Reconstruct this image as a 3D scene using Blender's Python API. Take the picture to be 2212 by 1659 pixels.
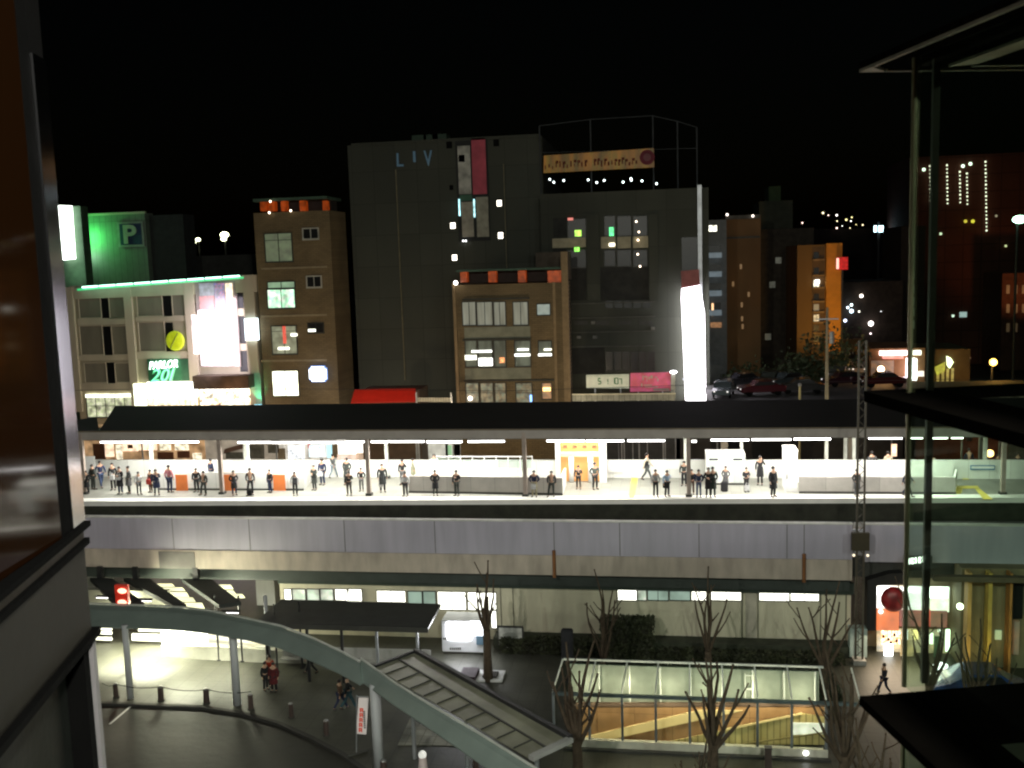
import bpy, bmesh, math, random
from math import sin, cos, radians as R, pi
from mathutils import Vector, Matrix
random.seed(7)
for o in list(bpy.data.objects): bpy.data.objects.remove(o)
S = bpy.context.scene
COL = S.collection

# ------------------------------------------------------------ camera
CAMH = 20.5
yw, pt, ro = R(9), R(7), R(1.8)
F = Vector((-sin(yw)*cos(pt), cos(yw)*cos(pt), -sin(pt)))
r0 = Vector((cos(yw), sin(yw), 0)); u0_ = r0.cross(F)
RT = r0*cos(ro) - u0_*sin(ro); UP = u0_*cos(ro) + r0*sin(ro)
CAMP = Vector((0, 0, CAMH))
cd = bpy.data.cameras.new('camera'); cam = bpy.data.objects.new('camera', cd); COL.objects.link(cam)
m = Matrix((RT, UP, -F)).transposed().to_4x4(); m.translation = CAMP
cam.matrix_world = m
cd.sensor_width = 36; cd.lens = 36*2150/2212; cd.clip_start = .1; cd.clip_end = 2000
S.camera = cam
# ------------------------------------------------------------ world, moon, exposure
W = bpy.data.worlds.new('World'); S.world = W; W.use_nodes = True
nt = W.node_tree; bg = nt.nodes['Background']
sky = nt.nodes.new('ShaderNodeTexSky'); sky.sky_type = 'NISHITA'; sky.sun_disc = False
sky.sun_elevation = R(3); sky.sun_rotation = R(200); sky.dust_density = 3
nt.links.new(sky.outputs[0], bg.inputs[0]); bg.inputs[1].default_value = 0.0005
sd = bpy.data.lights.new('moon', 'SUN'); sd.energy = .012; sd.angle = R(.5); sd.color = (.8, .87, 1)
so = bpy.data.objects.new('moon', sd); COL.objects.link(so); so.rotation_euler = (R(50), 0, R(-20))
S.view_settings.view_transform = 'Standard'; S.view_settings.look = 'None'
S.view_settings.exposure = 0; S.view_settings.gamma = 1
S.render.engine = 'CYCLES'
S.cycles.max_bounces = 6; S.cycles.transparent_max_bounces = 12
S.cycles.sample_clamp_indirect = 3; S.cycles.filter_width = 2.2
cd.dof.use_dof = True; cd.dof.focus_distance = 60; cd.dof.aperture_fstop = 1.8

# ------------------------------------------------------------ survey helpers (photo pixel -> place on a known plane)
def ray(u, v): return F + RT*((u-1106)/2150) - UP*((v-829.5)/2150)
def PY(u, v, Y):
    d = ray(u, v); return CAMP + d*(Y/d.y)
def PZ(u, v, z):
    d = ray(u, v); return CAMP + d*((z-CAMH)/d.z)
def PD(u, v, dep): return CAMP + ray(u, v)*dep
def zoom(x0, y0, s): return lambda x, y: ((x0+x/s)/1.1573, (y0+y/s)/1.1573)
ZA = zoom(100, 450, 2.765); ZB = zoom(850, 250, 2.765); ZC = zoom(850, 600, 2.765); ZD = zoom(1600, 400, 2.304)
Z1 = zoom(180, 1050, 4.254); Z2 = zoom(680, 1050, 4.254); Z3 = zoom(1180, 1050, 4.254); Z4 = zoom(1560, 1050, 4.254); Z5 = zoom(2040, 1050, 4.254)
ZL = zoom(180, 1400, 3.072); ZM = zoom(850, 1350, 2.911); ZR = zoom(1400, 1350, 2.911); ZS = zoom(2000, 1300, 2.675)
ZE = zoom(340, 860, 6.506); ZF = zoom(1340, 360, 6.912); ZG = zoom(1440, 900, 6.506); ZH = zoom(960, 330, 5.72)
def rc(z, x0, y0, x1, y1):
    a = z(x0, y0); b = z(x1, y1); return (a[0], a[1], b[0], b[1])

# ------------------------------------------------------------ materials
MC = {}
def mat(name, col, rough=.7, metal=0., var=.18, scale=1.5, bump=.15, brick=None, streak=0., coat=0.):
    if name in MC: return MC[name]
    m = bpy.data.materials.new(name); m.use_nodes = True; n = m.node_tree; L = n.links
    b = n.nodes['Principled BSDF']; b.inputs['Roughness'].default_value = rough; b.inputs['Metallic'].default_value = metal
    b.inputs['Coat Weight'].default_value = coat
    g = n.nodes.new('ShaderNodeNewGeometry')
    nz = n.nodes.new('ShaderNodeTexNoise'); nz.inputs['Scale'].default_value = scale; nz.inputs['Detail'].default_value = 6
    mp = n.nodes.new('ShaderNodeMapping'); mp.inputs['Scale'].default_value = (1, 1, (.25 if streak == 1 else streak) if streak else 1)
    L.new(g.outputs['Position'], mp.inputs[0]); L.new(mp.outputs[0], nz.inputs['Vector'])
    rp = n.nodes.new('ShaderNodeMapRange'); rp.inputs[1].default_value = .3; rp.inputs[2].default_value = .7
    rp.inputs[3].default_value = 1-var; rp.inputs[4].default_value = 1+var
    L.new(nz.outputs[0], rp.inputs[0])
    mx = n.nodes.new('ShaderNodeMix'); mx.data_type = 'RGBA'; mx.blend_type = 'MULTIPLY'; mx.inputs[0].default_value = 1
    L.new(rp.outputs[0], mx.inputs[7])
    if brick:
        bk = n.nodes.new('ShaderNodeTexBrick'); bk.inputs['Scale'].default_value = 1
        bk.inputs['Brick Width'].default_value = brick[0]; bk.inputs['Row Height'].default_value = brick[1]
        bk.inputs['Mortar Size'].default_value = brick[2]; bk.offset = brick[3] if len(brick) > 3 else .5
        bk.inputs['Color1'].default_value = (*col, 1); bk.inputs['Color2'].default_value = (*[c*.82 for c in col], 1)
        bk.inputs['Mortar'].default_value = (*[c*.5 for c in col], 1)
        if len(brick) > 4:
            L.new(g.outputs['Position'], bk.inputs['Vector'])
        else:
            sx = n.nodes.new('ShaderNodeSeparateXYZ'); cx = n.nodes.new('ShaderNodeCombineXYZ')
            L.new(g.outputs['Position'], sx.inputs[0]); L.new(sx.outputs[0], cx.inputs[0]); L.new(sx.outputs[2], cx.inputs[1]); L.new(cx.outputs[0], bk.inputs['Vector'])
        L.new(bk.outputs[0], mx.inputs[6])
    else: mx.inputs[6].default_value = (*col, 1)
    L.new(mx.outputs[2], b.inputs['Base Color'])
    if bump:
        bp = n.nodes.new('ShaderNodeBump'); bp.inputs['Strength'].default_value = bump; bp.inputs['Distance'].default_value = .05
        n2 = n.nodes.new('ShaderNodeTexNoise'); n2.inputs['Scale'].default_value = scale*6; L.new(g.outputs['Position'], n2.inputs['Vector'])
        L.new(n2.outputs[0], bp.inputs['Height']); L.new(bp.outputs[0], b.inputs['Normal'])
    MC[name] = m; return m
def emit(name, col, st, var=0., scale=2., base=(.3, .3, .3), stretch=(1, 1, 1), two=None):
    if name in MC: return MC[name]
    m = bpy.data.materials.new(name); m.use_nodes = True; n = m.node_tree; L = n.links
    b = n.nodes['Principled BSDF']; b.inputs['Base Color'].default_value = (*base, 1); b.inputs['Roughness'].default_value = .4
    b.inputs['Emission Color'].default_value = (*col, 1); b.inputs['Emission Strength'].default_value = st
    if var or two:
        g = n.nodes.new('ShaderNodeNewGeometry'); nz = n.nodes.new('ShaderNodeTexNoise'); nz.inputs['Scale'].default_value = scale; nz.inputs['Detail'].default_value = 3
        mp = n.nodes.new('ShaderNodeMapping'); mp.inputs['Scale'].default_value = stretch
        L.new(g.outputs['Position'], mp.inputs[0]); L.new(mp.outputs[0], nz.inputs['Vector'])
        rp = n.nodes.new('ShaderNodeMapRange'); rp.inputs[1].default_value = .35; rp.inputs[2].default_value = .65
        rp.inputs[3].default_value = st*(1-var); rp.inputs[4].default_value = st*(1+var)
        L.new(nz.outputs[0], rp.inputs[0]); L.new(rp.outputs[0], b.inputs['Emission Strength'])
        if two:
            r2 = n.nodes.new('ShaderNodeMapRange'); r2.inputs[1].default_value = .42; r2.inputs[2].default_value = .58
            n3 = n.nodes.new('ShaderNodeTexNoise'); n3.inputs['Scale'].default_value = scale*1.7; L.new(mp.outputs[0], n3.inputs['Vector'])
            mx = n.nodes.new('ShaderNodeMix'); mx.data_type = 'RGBA'; L.new(n3.outputs[0], r2.inputs[0]); L.new(r2.outputs[0], mx.inputs[0])
            mx.inputs[6].default_value = (*col, 1); mx.inputs[7].default_value = (*two, 1); L.new(mx.outputs[2], b.inputs['Emission Color'])
    MC[name] = m; return m
def glass(name, tint, refl=.12):
    if name in MC: return MC[name]
    m = bpy.data.materials.new(name); m.use_nodes = True; n = m.node_tree; L = n.links
    n.nodes.remove(n.nodes['Principled BSDF'])
    t = n.nodes.new('ShaderNodeBsdfTransparent'); t.inputs[0].default_value = (*tint, 1)
    g = n.nodes.new('ShaderNodeBsdfGlossy'); g.inputs['Roughness'].default_value = .03
    fr = n.nodes.new('ShaderNodeLayerWeight'); fr.inputs[0].default_value = .12
    mth = n.nodes.new('ShaderNodeMath'); mth.operation = 'MULTIPLY_ADD'; mth.inputs[1].default_value = .35*refl; mth.inputs[2].default_value = refl*.03
    L.new(fr.outputs['Fresnel'], mth.inputs[0])
    mx = n.nodes.new('ShaderNodeMixShader'); L.new(mth.outputs[0], mx.inputs[0]); L.new(t.outputs[0], mx.inputs[1]); L.new(g.outputs[0], mx.inputs[2])
    L.new(mx.outputs[0], n.nodes['Material Output'].inputs[0]); MC[name] = m; return m

concrete = mat('concrete', (.3, .3, .29), .85, streak=1)
asphalt = mat('asphalt', (.022, .021, .017), .6, var=.3, scale=.4, bump=.3)
paving = mat('paving', (.055, .055, .042), .5, var=.2, scale=.8, brick=(.9, .9, .02, 0, 'xy'))
darkmetal = mat('dark_metal', (.03, .03, .032), .5, .3)
steel = mat('steel', (.45, .47, .5), .4, .6)
whitepaint = mat('white_paint', (.8, .8, .78), .5, var=.06)
black = mat('black', (.006, .006, .006), .9)
black.node_tree.nodes['Principled BSDF'].inputs['Specular IOR Level'].default_value = .1
darkglass = mat('dark_glass', (.008, .009, .01), .35, 0, var=.3, bump=0)
dimglass = mat('dim_glass', (.06, .07, .06), .2, 0, var=.5, scale=1, bump=0, streak=1)
frame_d = mat('frame_dark', (.05, .05, .045), .5, .3)

# ------------------------------------------------------------ mesh builder
class MB:
    def __init__(s): s.v = []; s.f = []
    def box(s, x0, x1, y0, y1, z0, z1):
        if x1 < x0: x0, x1 = x1, x0
        if y1 < y0: y0, y1 = y1, y0
        if z1 < z0: z0, z1 = z1, z0
        i = len(s.v)
        s.v += [(x, y, z) for z in (z0, z1) for y in (y0, y1) for x in (x0, x1)]
        for q in ((0, 2, 3, 1), (4, 5, 7, 6), (0, 1, 5, 4), (2, 6, 7, 3), (0, 4, 6, 2), (1, 3, 7, 5)): s.f.append(tuple(i+k for k in q))
        return s
    def prism(s, pts, off):
        pts = [Vector(p) for p in pts]; off = Vector(off); i = len(s.v); n = len(pts)
        s.v += [tuple(p) for p in pts] + [tuple(p+off) for p in pts]
        s.f.append(tuple(i+k for k in range(n))); s.f.append(tuple(i+n+k for k in reversed(range(n))))
        for k in range(n): s.f.append((i+k, i+n+k, i+n+(k+1) % n, i+(k+1) % n))
        return s
    def beam(s, p0, p1, w, h, up=(0, 0, 1)):
        p0 = Vector(p0); p1 = Vector(p1); d = (p1-p0).normalized(); up = Vector(up)
        a = d.cross(up)
        if a.length < 1e-3: a = d.cross(Vector((0, 1, 0)))
        a.normalize(); b = a.cross(d)
        q = [p0+a*w/2+b*h/2, p0-a*w/2+b*h/2, p0-a*w/2-b*h/2, p0+a*w/2-b*h/2]
        return s.prism(q, p1-p0)
    def tube(s, pts, rad, n=7):
        pts = [Vector(p) for p in pts]; i0 = len(s.v)
        for k, p in enumerate(pts):
            d = (pts[min(k+1, len(pts)-1)]-pts[max(k-1, 0)]).normalized()
            a = d.cross(Vector((.3, .9, .2))); a = a.normalized() if a.length > 1e-4 else Vector((1, 0, 0)); b = d.cross(a)
            r = rad[k] if isinstance(rad, (list, tuple)) else rad
            for j in range(n):
                t = 2*pi*j/n; s.v.append(tuple(p+a*cos(t)*r+b*sin(t)*r))
        for k in range(len(pts)-1):
            for j in range(n):
                q = i0+k*n; s.f.append((q+j, q+(j+1) % n, q+n+(j+1) % n, q+n+j))
        s.f.append(tuple(i0+j for j in reversed(range(n)))); e = i0+(len(pts)-1)*n; s.f.append(tuple(e+j for j in range(n)))
        return s
    def ball(s, c, r, n=8, sq=(1, 1, 1)):
        c = Vector(c); i0 = len(s.v); m_ = n//2
        for a in range(m_+1):
            for b in range(n):
                th = pi*a/m_; ph = 2*pi*b/n
                s.v.append((c.x+r*sq[0]*sin(th)*cos(ph), c.y+r*sq[1]*sin(th)*sin(ph), c.z+r*sq[2]*cos(th)))
        for a in range(m_):
            for b in range(n):
                s.f.append((i0+a*n+b, i0+(a+1)*n+b, i0+(a+1)*n+(b+1) % n, i0+a*n+(b+1) % n))
        return s
    def build(s, name, material, parent=None, smooth=False, org=None, bevel=0):
        me = bpy.data.meshes.new(name)
        xs = [v[0] for v in s.v]; ys = [v[1] for v in s.v]; zs = [v[2] for v in s.v]
        o0 = Vector(org) if org is not None else Vector(((min(xs)+max(xs))/2, (min(ys)+max(ys))/2, min(zs)))
        me.from_pydata([tuple(Vector(v)-o0) for v in s.v], [], s.f)
        bm = bmesh.new(); bm.from_mesh(me); bmesh.ops.remove_doubles(bm, verts=bm.verts, dist=1e-5); bmesh.ops.recalc_face_normals(bm, faces=bm.faces)
        if bevel: bmesh.ops.bevel(bm, geom=[e for e in bm.edges], offset=bevel, segments=2, affect='EDGES')
        bm.to_mesh(me); bm.free()
        if smooth:
            for p in me.polygons: p.use_smooth = True
        me.materials.append(material)
        o = bpy.data.objects.new(name, me); COL.objects.link(o); place(o, o0, parent)
        return o
def wpos(o):
    p = Vector(o.location)
    while o.parent: o = o.parent; p = p + Vector(o.location)
    return p
def place(o, w, parent):
    if parent is not None:
        o.parent = parent; o.location = Vector(w) - wpos(parent)
    else: o.location = w
def tag(o, label, cat, group=None, kind=None):
    if label: o['label'] = label
    if cat: o['category'] = cat
    if group: o['group'] = group
    if kind: o['kind'] = kind
    return o
def empty(name, w, label, cat, group=None):
    o = bpy.data.objects.new(name, None); o.empty_display_size = .2; COL.objects.link(o); o.location = w
    return tag(o, label, cat, group)
def struct(name, mb, m_): return tag(mb.build(name, m_), None, None, kind='structure')
def light(kind, w, energy, col=(1, 1, 1), parent=None, size=.3, rot=None, sy=None, spot=None, target=None):
    d = bpy.data.lights.new('lamp_light', kind); d.energy = energy; d.color = col
    if kind == 'AREA':
        d.size = size
        if sy: d.shape = 'RECTANGLE'; d.size_y = sy
    elif kind in ('POINT', 'SPOT'): d.shadow_soft_size = size
    if spot: d.spot_size = R(spot); d.spot_blend = .7
    o = bpy.data.objects.new('lamp_light', d); COL.objects.link(o); place(o, Vector(w), parent)
    if target is not None: o.rotation_euler = (Vector(target)-Vector(w)).to_track_quat('-Z', 'Y').to_euler()
    if rot: o.rotation_euler = rot
    return o
def text(name, s, rect, Y, m_, parent, shear=0., ext=.06, bold=0., skew=0.):
    c = bpy.data.curves.new(name, 'FONT'); c.body = s; c.extrude = ext; c.shear = shear; c.offset = bold; c.resolution_u = 3
    t = bpy.data.objects.new('tmp', c); COL.objects.link(t)
    bpy.context.view_layer.update()
    me = bpy.data.meshes.new_from_object(t.evaluated_get(bpy.context.evaluated_depsgraph_get()))
    bpy.data.objects.remove(t)
    xs = [v.co.x for v in me.vertices]; ys = [v.co.y for v in me.vertices]
    a, b, cc, d = min(xs), max(xs), min(ys), max(ys)
    x0, x1, z0, z1 = rect
    for v in me.vertices:
        tx = (v.co.x-a)/(b-a); ty = (v.co.y-cc)/(d-cc)
        v.co = Vector(((tx-.5)*(x1-x0), v.co.z, ty*(z1-z0)+skew*(tx-.5)))
    me.materials.clear(); me.materials.append(m_); me.name = name
    o = bpy.data.objects.new(name, me); COL.objects.link(o); place(o, Vector(((x0+x1)/2, Y, z0)), parent)
    return o

# ------------------------------------------------------------ facades
class Bld:
    def __init__(s, name, label, cat, rect, Y, depth, m_, z0=0., group=None):
        s.Y = Y; x0, x1, _, z1 = s.R(rect, Y); s.x0, s.x1, s.z1 = x0, x1, z1
        s.root = empty(name, ((x0+x1)/2, Y, z0), label, cat, group)
        s.wall = MB().box(x0, x1, Y, Y+depth, z0, z1).build('wall', m_, s.root)
    def R(s, r, Y=None):
        Y = Y or s.Y; u0, v0, u1, v1 = r; uc = (u0+u1)/2; vc = (v0+v1)/2
        return PY(u0, vc, Y).x, PY(u1, vc, Y).x, PY(uc, v1, Y).z, PY(uc, v0, Y).z
    def box(s, name, rect, proud, m_, parent=None, back=0, label=None):
        x0, x1, z0, z1 = s.R(rect)
        o = MB().box(x0, x1, s.Y-proud, s.Y+back-(0 if back else .002), z0, z1).build(name, m_, parent or s.root)
        if label: o['label'] = label
        return o
    def boxes(s, name, rects, proud, m_, parent=None, back=0):
        for r in rects: s.box(name, r, proud, m_, parent, back)
    def win(s, rect, pane, cols=2, rows=1, fm=None, w=.09, split=None, label=None):
        x0, x1, z0, z1 = s.R(rect); Y = s.Y; b = MB()
        b.box(x0, x1, Y-.14, Y-.002, z1-w, z1); b.box(x0, x1, Y-.2, Y-.002, z0-.05, z0+w)
        b.box(x0, x0+w, Y-.14, Y-.002, z0+w, z1-w); b.box(x1-w, x1, Y-.14, Y-.002, z0+w, z1-w)
        for k in range(1, cols):
            x = x0+(x1-x0)*k/cols; b.box(x-w*.4, x+w*.4, Y-.12, Y-.06, z0+w, z1-w)
        for k in range(1, rows):
            z = z0+(z1-z0)*k/rows; b.box(x0+w, x1-w, Y-.11, Y-.062, z-w*.3, z+w*.3)
        if split:
            z = z0+(z1-z0)*split; b.box(x0+w, x1-w, Y-.11, Y-.062, z-w*.3, z+w*.3)
        f = b.build('window', fm or frame_d, s.root)
        p = MB().box(x0+w, x1-w, Y-.055, Y-.03, z0+w, z1-w).build('pane', pane, f)
        if label: f['label'] = label
        return f

# ============================================================ GROUND
g = MB(); g.box(-400, 400, -60, 700, -.9, -.12); struct('ground', g, asphalt)
kerbpx = [(250, 1085), (470, 1093), (700, 1105), (1000, 1115), (1300, 1160), (1600, 1240), (1850, 1350), (2100, 1480), (2350, 1660), (2600, 1900)]
kp = [PZ(*ZL(*p), 0) for p in kerbpx]
kp = [Vector((-70, 42.3, 0)), Vector((-40, 42.3, 0))]+kp
last = kp[-1]; kp += [Vector((last.x+3, last.y-8, 0)), Vector((last.x+5, 2, 0))]
g = MB(); g.prism([(p.x, p.y, -.115) for p in kp]+[(70, 2, -.115), (70, 95, -.115), (-70, 95, -.115)], (0, 0, .115)); struct('plaza_paving', g, paving)
kb = MB()
for a, b in zip(kp, kp[1:]):
    n = Vector((-(b-a).y, (b-a).x, 0)).normalized()*-.22
    kb.prism([a+Vector((0, 0, .004)), b+Vector((0, 0, .004)), b+n+Vector((0, 0, .004)), a+n+Vector((0, 0, .004))], (0, 0, -.12))
struct('kerb', kb, mat('kerb_stone', (.035, .033, .03), .8))
rl = MB()
for a, b, w in [((455, 1120), (290, 1260), .12)]:
    p = PZ(*ZL(*a), -.11); q = PZ(*ZL(*b), -.11); rl.beam(p, q, w, .008)
struct('road_marking', rl, whitepaint)
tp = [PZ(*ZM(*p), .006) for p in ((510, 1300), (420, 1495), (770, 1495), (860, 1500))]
g = MB(); g.prism(tp, (0, 0, .02)); struct('light_patch', g, mat('light_patch_paving', (.34, .34, .28), .7, brick=(.6, .6, .02, 0, 'xy')))  # pool of light on the plaza painted as paler paving

# ============================================================ VIADUCT
wallY = 50.6
upper = mat('viaduct_panel', (.43, .41, .49), .75, var=.09, scale=2.2, streak=.12, bump=.1)
beige = mat('viaduct_beige', (.45, .39, .33), .8, var=.2, scale=1.8, streak=.3)
vd = empty('railway_viaduct', (-10, wallY, 0), 'long elevated railway deck with pale grey parapet wall in front of the platform', 'railway viaduct')
zt = 6.9; zm_ = PY(1100, 1198, wallY).z; zb_ = PY(1100, 1240, wallY).z
xe = PY(1841, 1180, wallY).x; xs2 = PY(1868, 1180, wallY).x
MB().box(-60, xe, wallY, wallY+.25, zm_, zt).build('parapet', upper, vd)
MB().box(-60, xe, wallY-.05, wallY+.3, zt, zt+.06).build('coping', mat('coping', (.6, .6, .56), .6), vd)
MB().box(-60, xe, wallY-.06, wallY+.4, zb_, zm_-.003).build('edge_beam', beige, vd)
MB().box(-60, 60, wallY+.42, 70, zb_+.05, 5.2).build('deck', mat('deck', (.05, .05, .045), .9), vd)
MB().box(xs2, 60, wallY, wallY+.25, zm_-.1, zt).build('parapet', upper, vd)
MB().box(xs2, 60, wallY-.05, wallY+.3, zt, zt+.06).build('coping', MC['coping'], vd)
jt = MB()
for u in (375, 540, 745, 940, 1197, 1339, 1510, 1700, 1737):
    x = PY(u, 1170, wallY).x; jt.box(x-.025, x+.025, wallY-.012, wallY-.001, zm_+.02, zt-.02)
jt.build('joint', mat('joint', (.2, .2, .2), .9), vd)
for u in (1198, 1736):
    x = PY(u, 1220, wallY).x
    MB().tube([(x, wallY-.14, zm_+.3), (x, wallY-.14, zb_-.1)], .09).build('drain_pipe', mat('rust', (.22, .09, .03), .8), vd)
x0 = PY(345, 1205, wallY).x; x1 = PY(422, 1205, wallY).x
MB().box(x0, x1, wallY-.1, wallY-.062, zb_+.02, zm_-.1).build('panel', mat('grey_panel', (.16, .15, .14), .8), vd)
# girder and dark band below, underside shade put into their colour
MB().box(-60, xe, wallY+.5, wallY+1.1, 3.25, zb_+.04).build('girder', mat('girder', (.035, .045, .04), .6), vd)
for x in (-46, -36, -24.6):
    MB().box(x-.6, x+.6, 56, 57.4, 0, zb_).build('pier', concrete, vd)
# tracks on the deck
tr = empty('railway_track', (-5, 54, 5.2), 'ballasted railway track running between the parapet and the platform edge', 'railway track')
MB().box(-60, 60, 52, 56, 5.203, 5.35).build('ballast', mat('ballast', (.06, .05, .04), .95, var=.5, scale=6, bump=.8), tr)
for y in (53.4, 54.47): MB().box(-60, 60, y, y+.07, 5.47, 5.6).build('rail', steel, tr)
sl = MB()
for k in range(130): x = -50+k*.7; sl.box(x, x+.24, 52.8, 55.1, 5.36, 5.468)
sl.build('sleeper', mat('sleeper', (.1, .09, .08), .9), tr)['kind'] = 'stuff'
MB().box(-60, xe, 50.9, 51.2, 5.203, 5.6).build('cable_duct', concrete, tr)

# ============================================================ PLATFORM
PZt = 6.5
pf = empty('station_platform', (-8, 60, 5.2), 'brightly lit railway platform with waiting passengers and white painted edge', 'platform')
eL = PZ(0, 1083.7, PZt); eR = PZ(2330, 1074, PZt)
d = (eR-eL)/(eR.x-eL.x)
def edge(x): return eL.y + (x-eL.x)*d.y
A = (-62, edge(-62)); B = (60, edge(60))
floor_m = mat('platform_floor', (.3, .3, .26), .45, var=.1, scale=.5, brick=(.6, .6, .008, 0, 'xy'))
MB().prism([(A[0], A[1], 5.1), (B[0], B[1], 5.1), (60, 69, 5.1), (-62, 69, 5.1)], (0, 0, PZt-5.1)).build('floor', floor_m, pf)
MB().prism([(A[0], A[1]-.06, 5.1), (B[0], B[1]-.06, 5.1), (B[0], B[1]-.003, 5.1), (A[0], A[1]-.003, 5.1)], (0, 0, PZt-5.1-.283)).build('side_wall', mat('side_dark', (.03, .032, .022), .9, var=.4), pf)
MB().prism([(A[0], A[1]-.1, PZt-.28), (B[0], B[1]-.1, PZt-.28), (B[0], B[1]+.75, PZt-.28), (A[0], A[1]+.75, PZt-.28)], (0, 0, .295)).build('edge_strip', mat('edge_white', (.86, .86, .8), .5, var=.05), pf)
ye = mat('tactile_yellow', (.72, .6, .12), .6)
def flat(name, pts, z, th, m_, parent):
    w = [PZ(u, v, z) for u, v in pts]; return MB().prism(w, (0, 0, th)).build(name, m_, parent)
flat('tactile_strip', [Z3(1665, 835), Z3(1725, 835), Z3(1765, 610), Z3(1700, 610)], PZt+.004, .012, ye, pf)
flat('tactile_strip', [Z3(1480, 606), Z3(1800, 606), Z3(1820, 592), Z3(1500, 592)], PZt+.004, .012, ye, pf)
for q in ([(1490, 700), (1720, 700), (1740, 730), (1490, 730)], [(1490, 733), (1560, 733), (1540, 785), (1490, 785)], [(1690, 733), (1745, 733), (1880, 845), (1780, 845)], [(1540, 575), (1600, 575), (1625, 635), (1560, 635)]):
    flat('tactile_strip', [Z5(*p) for p in q], PZt+.004, .012, ye, pf)
bw = mat('barrier_white', (.82, .83, .78), .5, var=.06, brick=(1.2, 3, .012, 0))
def wtop(v, Y): return PY(1106, v, Y).z
# far barrier
bY = PZ(900, 1031, PZt).y
bz = PY(*Z4(700, 425), bY).z
MB().box(-40, PY(*Z5(2212, 500), bY).x+8, bY, bY+.1, PZt, bz).build('barrier', bw, pf)
# enclosures round the stairwells
greyw = mat('enclosure_grey', (.5, .47, .43), .6, var=.1, brick=(1.5, 3, .01, 0))
orange = mat('orange_panel', (.72, .2, .05), .5, var=.1)
dk = mat('skirting', (.05, .05, .045), .8)
def enclosure(label, fl, fr, frb, ttop, front, Yb, hgap=.0):
    # fl, fr : px of the front wall base corners; ttop : px y of front wall top
    a = PZ(*fl, PZt); b = PZ(*fr, PZt); c = PZ(*frb, PZt)
    zt_ = PY((fl[0]+fr[0])/2, ttop, (a.y+b.y)/2).z
    e = empty('stairwell_enclosure', ((a.x+b.x)/2, a.y, PZt), label, 'stairwell enclosure')
    n = Vector((0, .12, 0))
    MB().prism([a, b, b+n, a+n], (0, 0, zt_-PZt)).build('front_panel', front, e)
    MB().prism([a-Vector((0, .02, 0)), b-Vector((0, .02, 0)), b-Vector((0, .002, 0)), a-Vector((0, .002, 0))], (0, 0, .13)).build('skirting', dk, e)
    MB().prism([b+n, c, c+Vector((-.12, 0, 0)), b+n+Vector((-.12, 0, 0))], (0, 0, zt_-PZt-.003)).build('end_panel', bw, e)
    a2 = Vector((a.x, Yb, PZt))
    MB().prism([a2, Vector((c.x, Yb, PZt)), Vector((c.x, Yb+.1, PZt)), a2+Vector((0, .1, 0))], (0, 0, PY(1106, 995, Yb).z-PZt)).build('rear_panel', bw, e)
    return e, a, b, zt_
e1, a, b, z1_ = enclosure('long white stairwell enclosure with orange panels at the left of the platform', Z1(930, 745), Z2(340, 750), Z2(430, 630), Z1(1500, 555)[1], bw, 61.9)
for (zf, x0, x1) in ((Z1, 1115, 1240), (Z1, 1620, 1745), (Z1, 2150, 2277)):
    p = PZ(*zf(x0, 752), PZt); q = PZ(*zf(x1, 752), PZt)
    MB().box(p.x, q.x, p.y-.07, p.y-.003-.02, PZt+.02, PY(*zf(x0, 580), p.y).z).build('poster_panel', orange, e1)
e2, *_ = enclosure('long grey stairwell enclosure with white inner wall at the middle of the platform', Z2(1455, 775), Z3(965, 800), Z3(1005, 690), Z3(300, 603)[1], greyw, 61.9)
e3, *_ = enclosure('long grey stairwell enclosure beside the tall white cabinet at the right', Z4(1860, 780), Z5(1485, 790), Z5(1500, 700), Z5(300, 605)[1], greyw, 61.9)
for x in (-7.6, -5.3, -3.2): pass
# handrail frame above the middle enclosure
hr = empty('glazed_stair_screen', tuple(PZ(*Z3(0, 600), PZt)), 'low white framed screen above the middle stairwell enclosure', 'screen')
yy = 61.0; zz0 = PY(*Z3(100, 520), yy).z; zz1 = PY(*Z3(100, 385), yy).z
xa = PY(*Z2(1755, 450), yy).x; xb = PY(*Z3(640, 450), yy).x; fr = MB(); fr.box(xa, xb, yy, yy+.05, zz1-.06, zz1); fr.box(xa, xb, yy, yy+.05, zz0-.03, zz0+.03)
for k in range(9): x = xa+(xb-xa)*k/8; fr.box(x-.03, x+.03, yy-.01, yy+.06, PZt, zz1+.01)
fr.build('frame', whitepaint, hr); MB().box(xa, xb, yy+.02, yy+.03, zz0, zz1-.06).build('pane', glass('clear', (.85, .9, .88)), hr)

# booth with orange doors
p = PZ(*Z3(900, 660), PZt); q = PZ(*Z3(1425, 660), PZt); by = p.y
bo = empty('lift_lobby', ((p.x+q.x)/2, by, PZt), 'white framed lift lobby with warm orange wooden doors in mid platform', 'lift lobby')
zt_ = PY(*Z3(1150, 230), by).z
wood = emit('orange_wood_glow', (1, .42, .12), .2, .35, 3, base=(.6, .3, .1), stretch=(1, 1, .3))  # light on the doors put in as a faint glow
for (x0, x1) in ((895, 945), (1360, 1392), (1395, 1435)):
    xa = PZ(*Z3(x0, 660), PZt).x; xb = PZ(*Z3(x1, 660), PZt).x; MB().box(xa, xb, by-.1, by+.25, PZt, zt_).build('post', whitepaint, bo)
xa = PZ(*Z3(945, 660), PZt).x+.01; xb = PZ(*Z3(1360, 660), PZt).x-.01
MB().box(xa, xb, by+.1, by+.2, PZt+.05, zt_).build('door_wall', wood, bo)
zh = PY(*Z3(1150, 372), by).z; MB().box(xa, xb, by-.05, by+.095, zh-.1, zh+.12).build('lintel', mat('cream', (.8, .6, .35), .5), bo)
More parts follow.
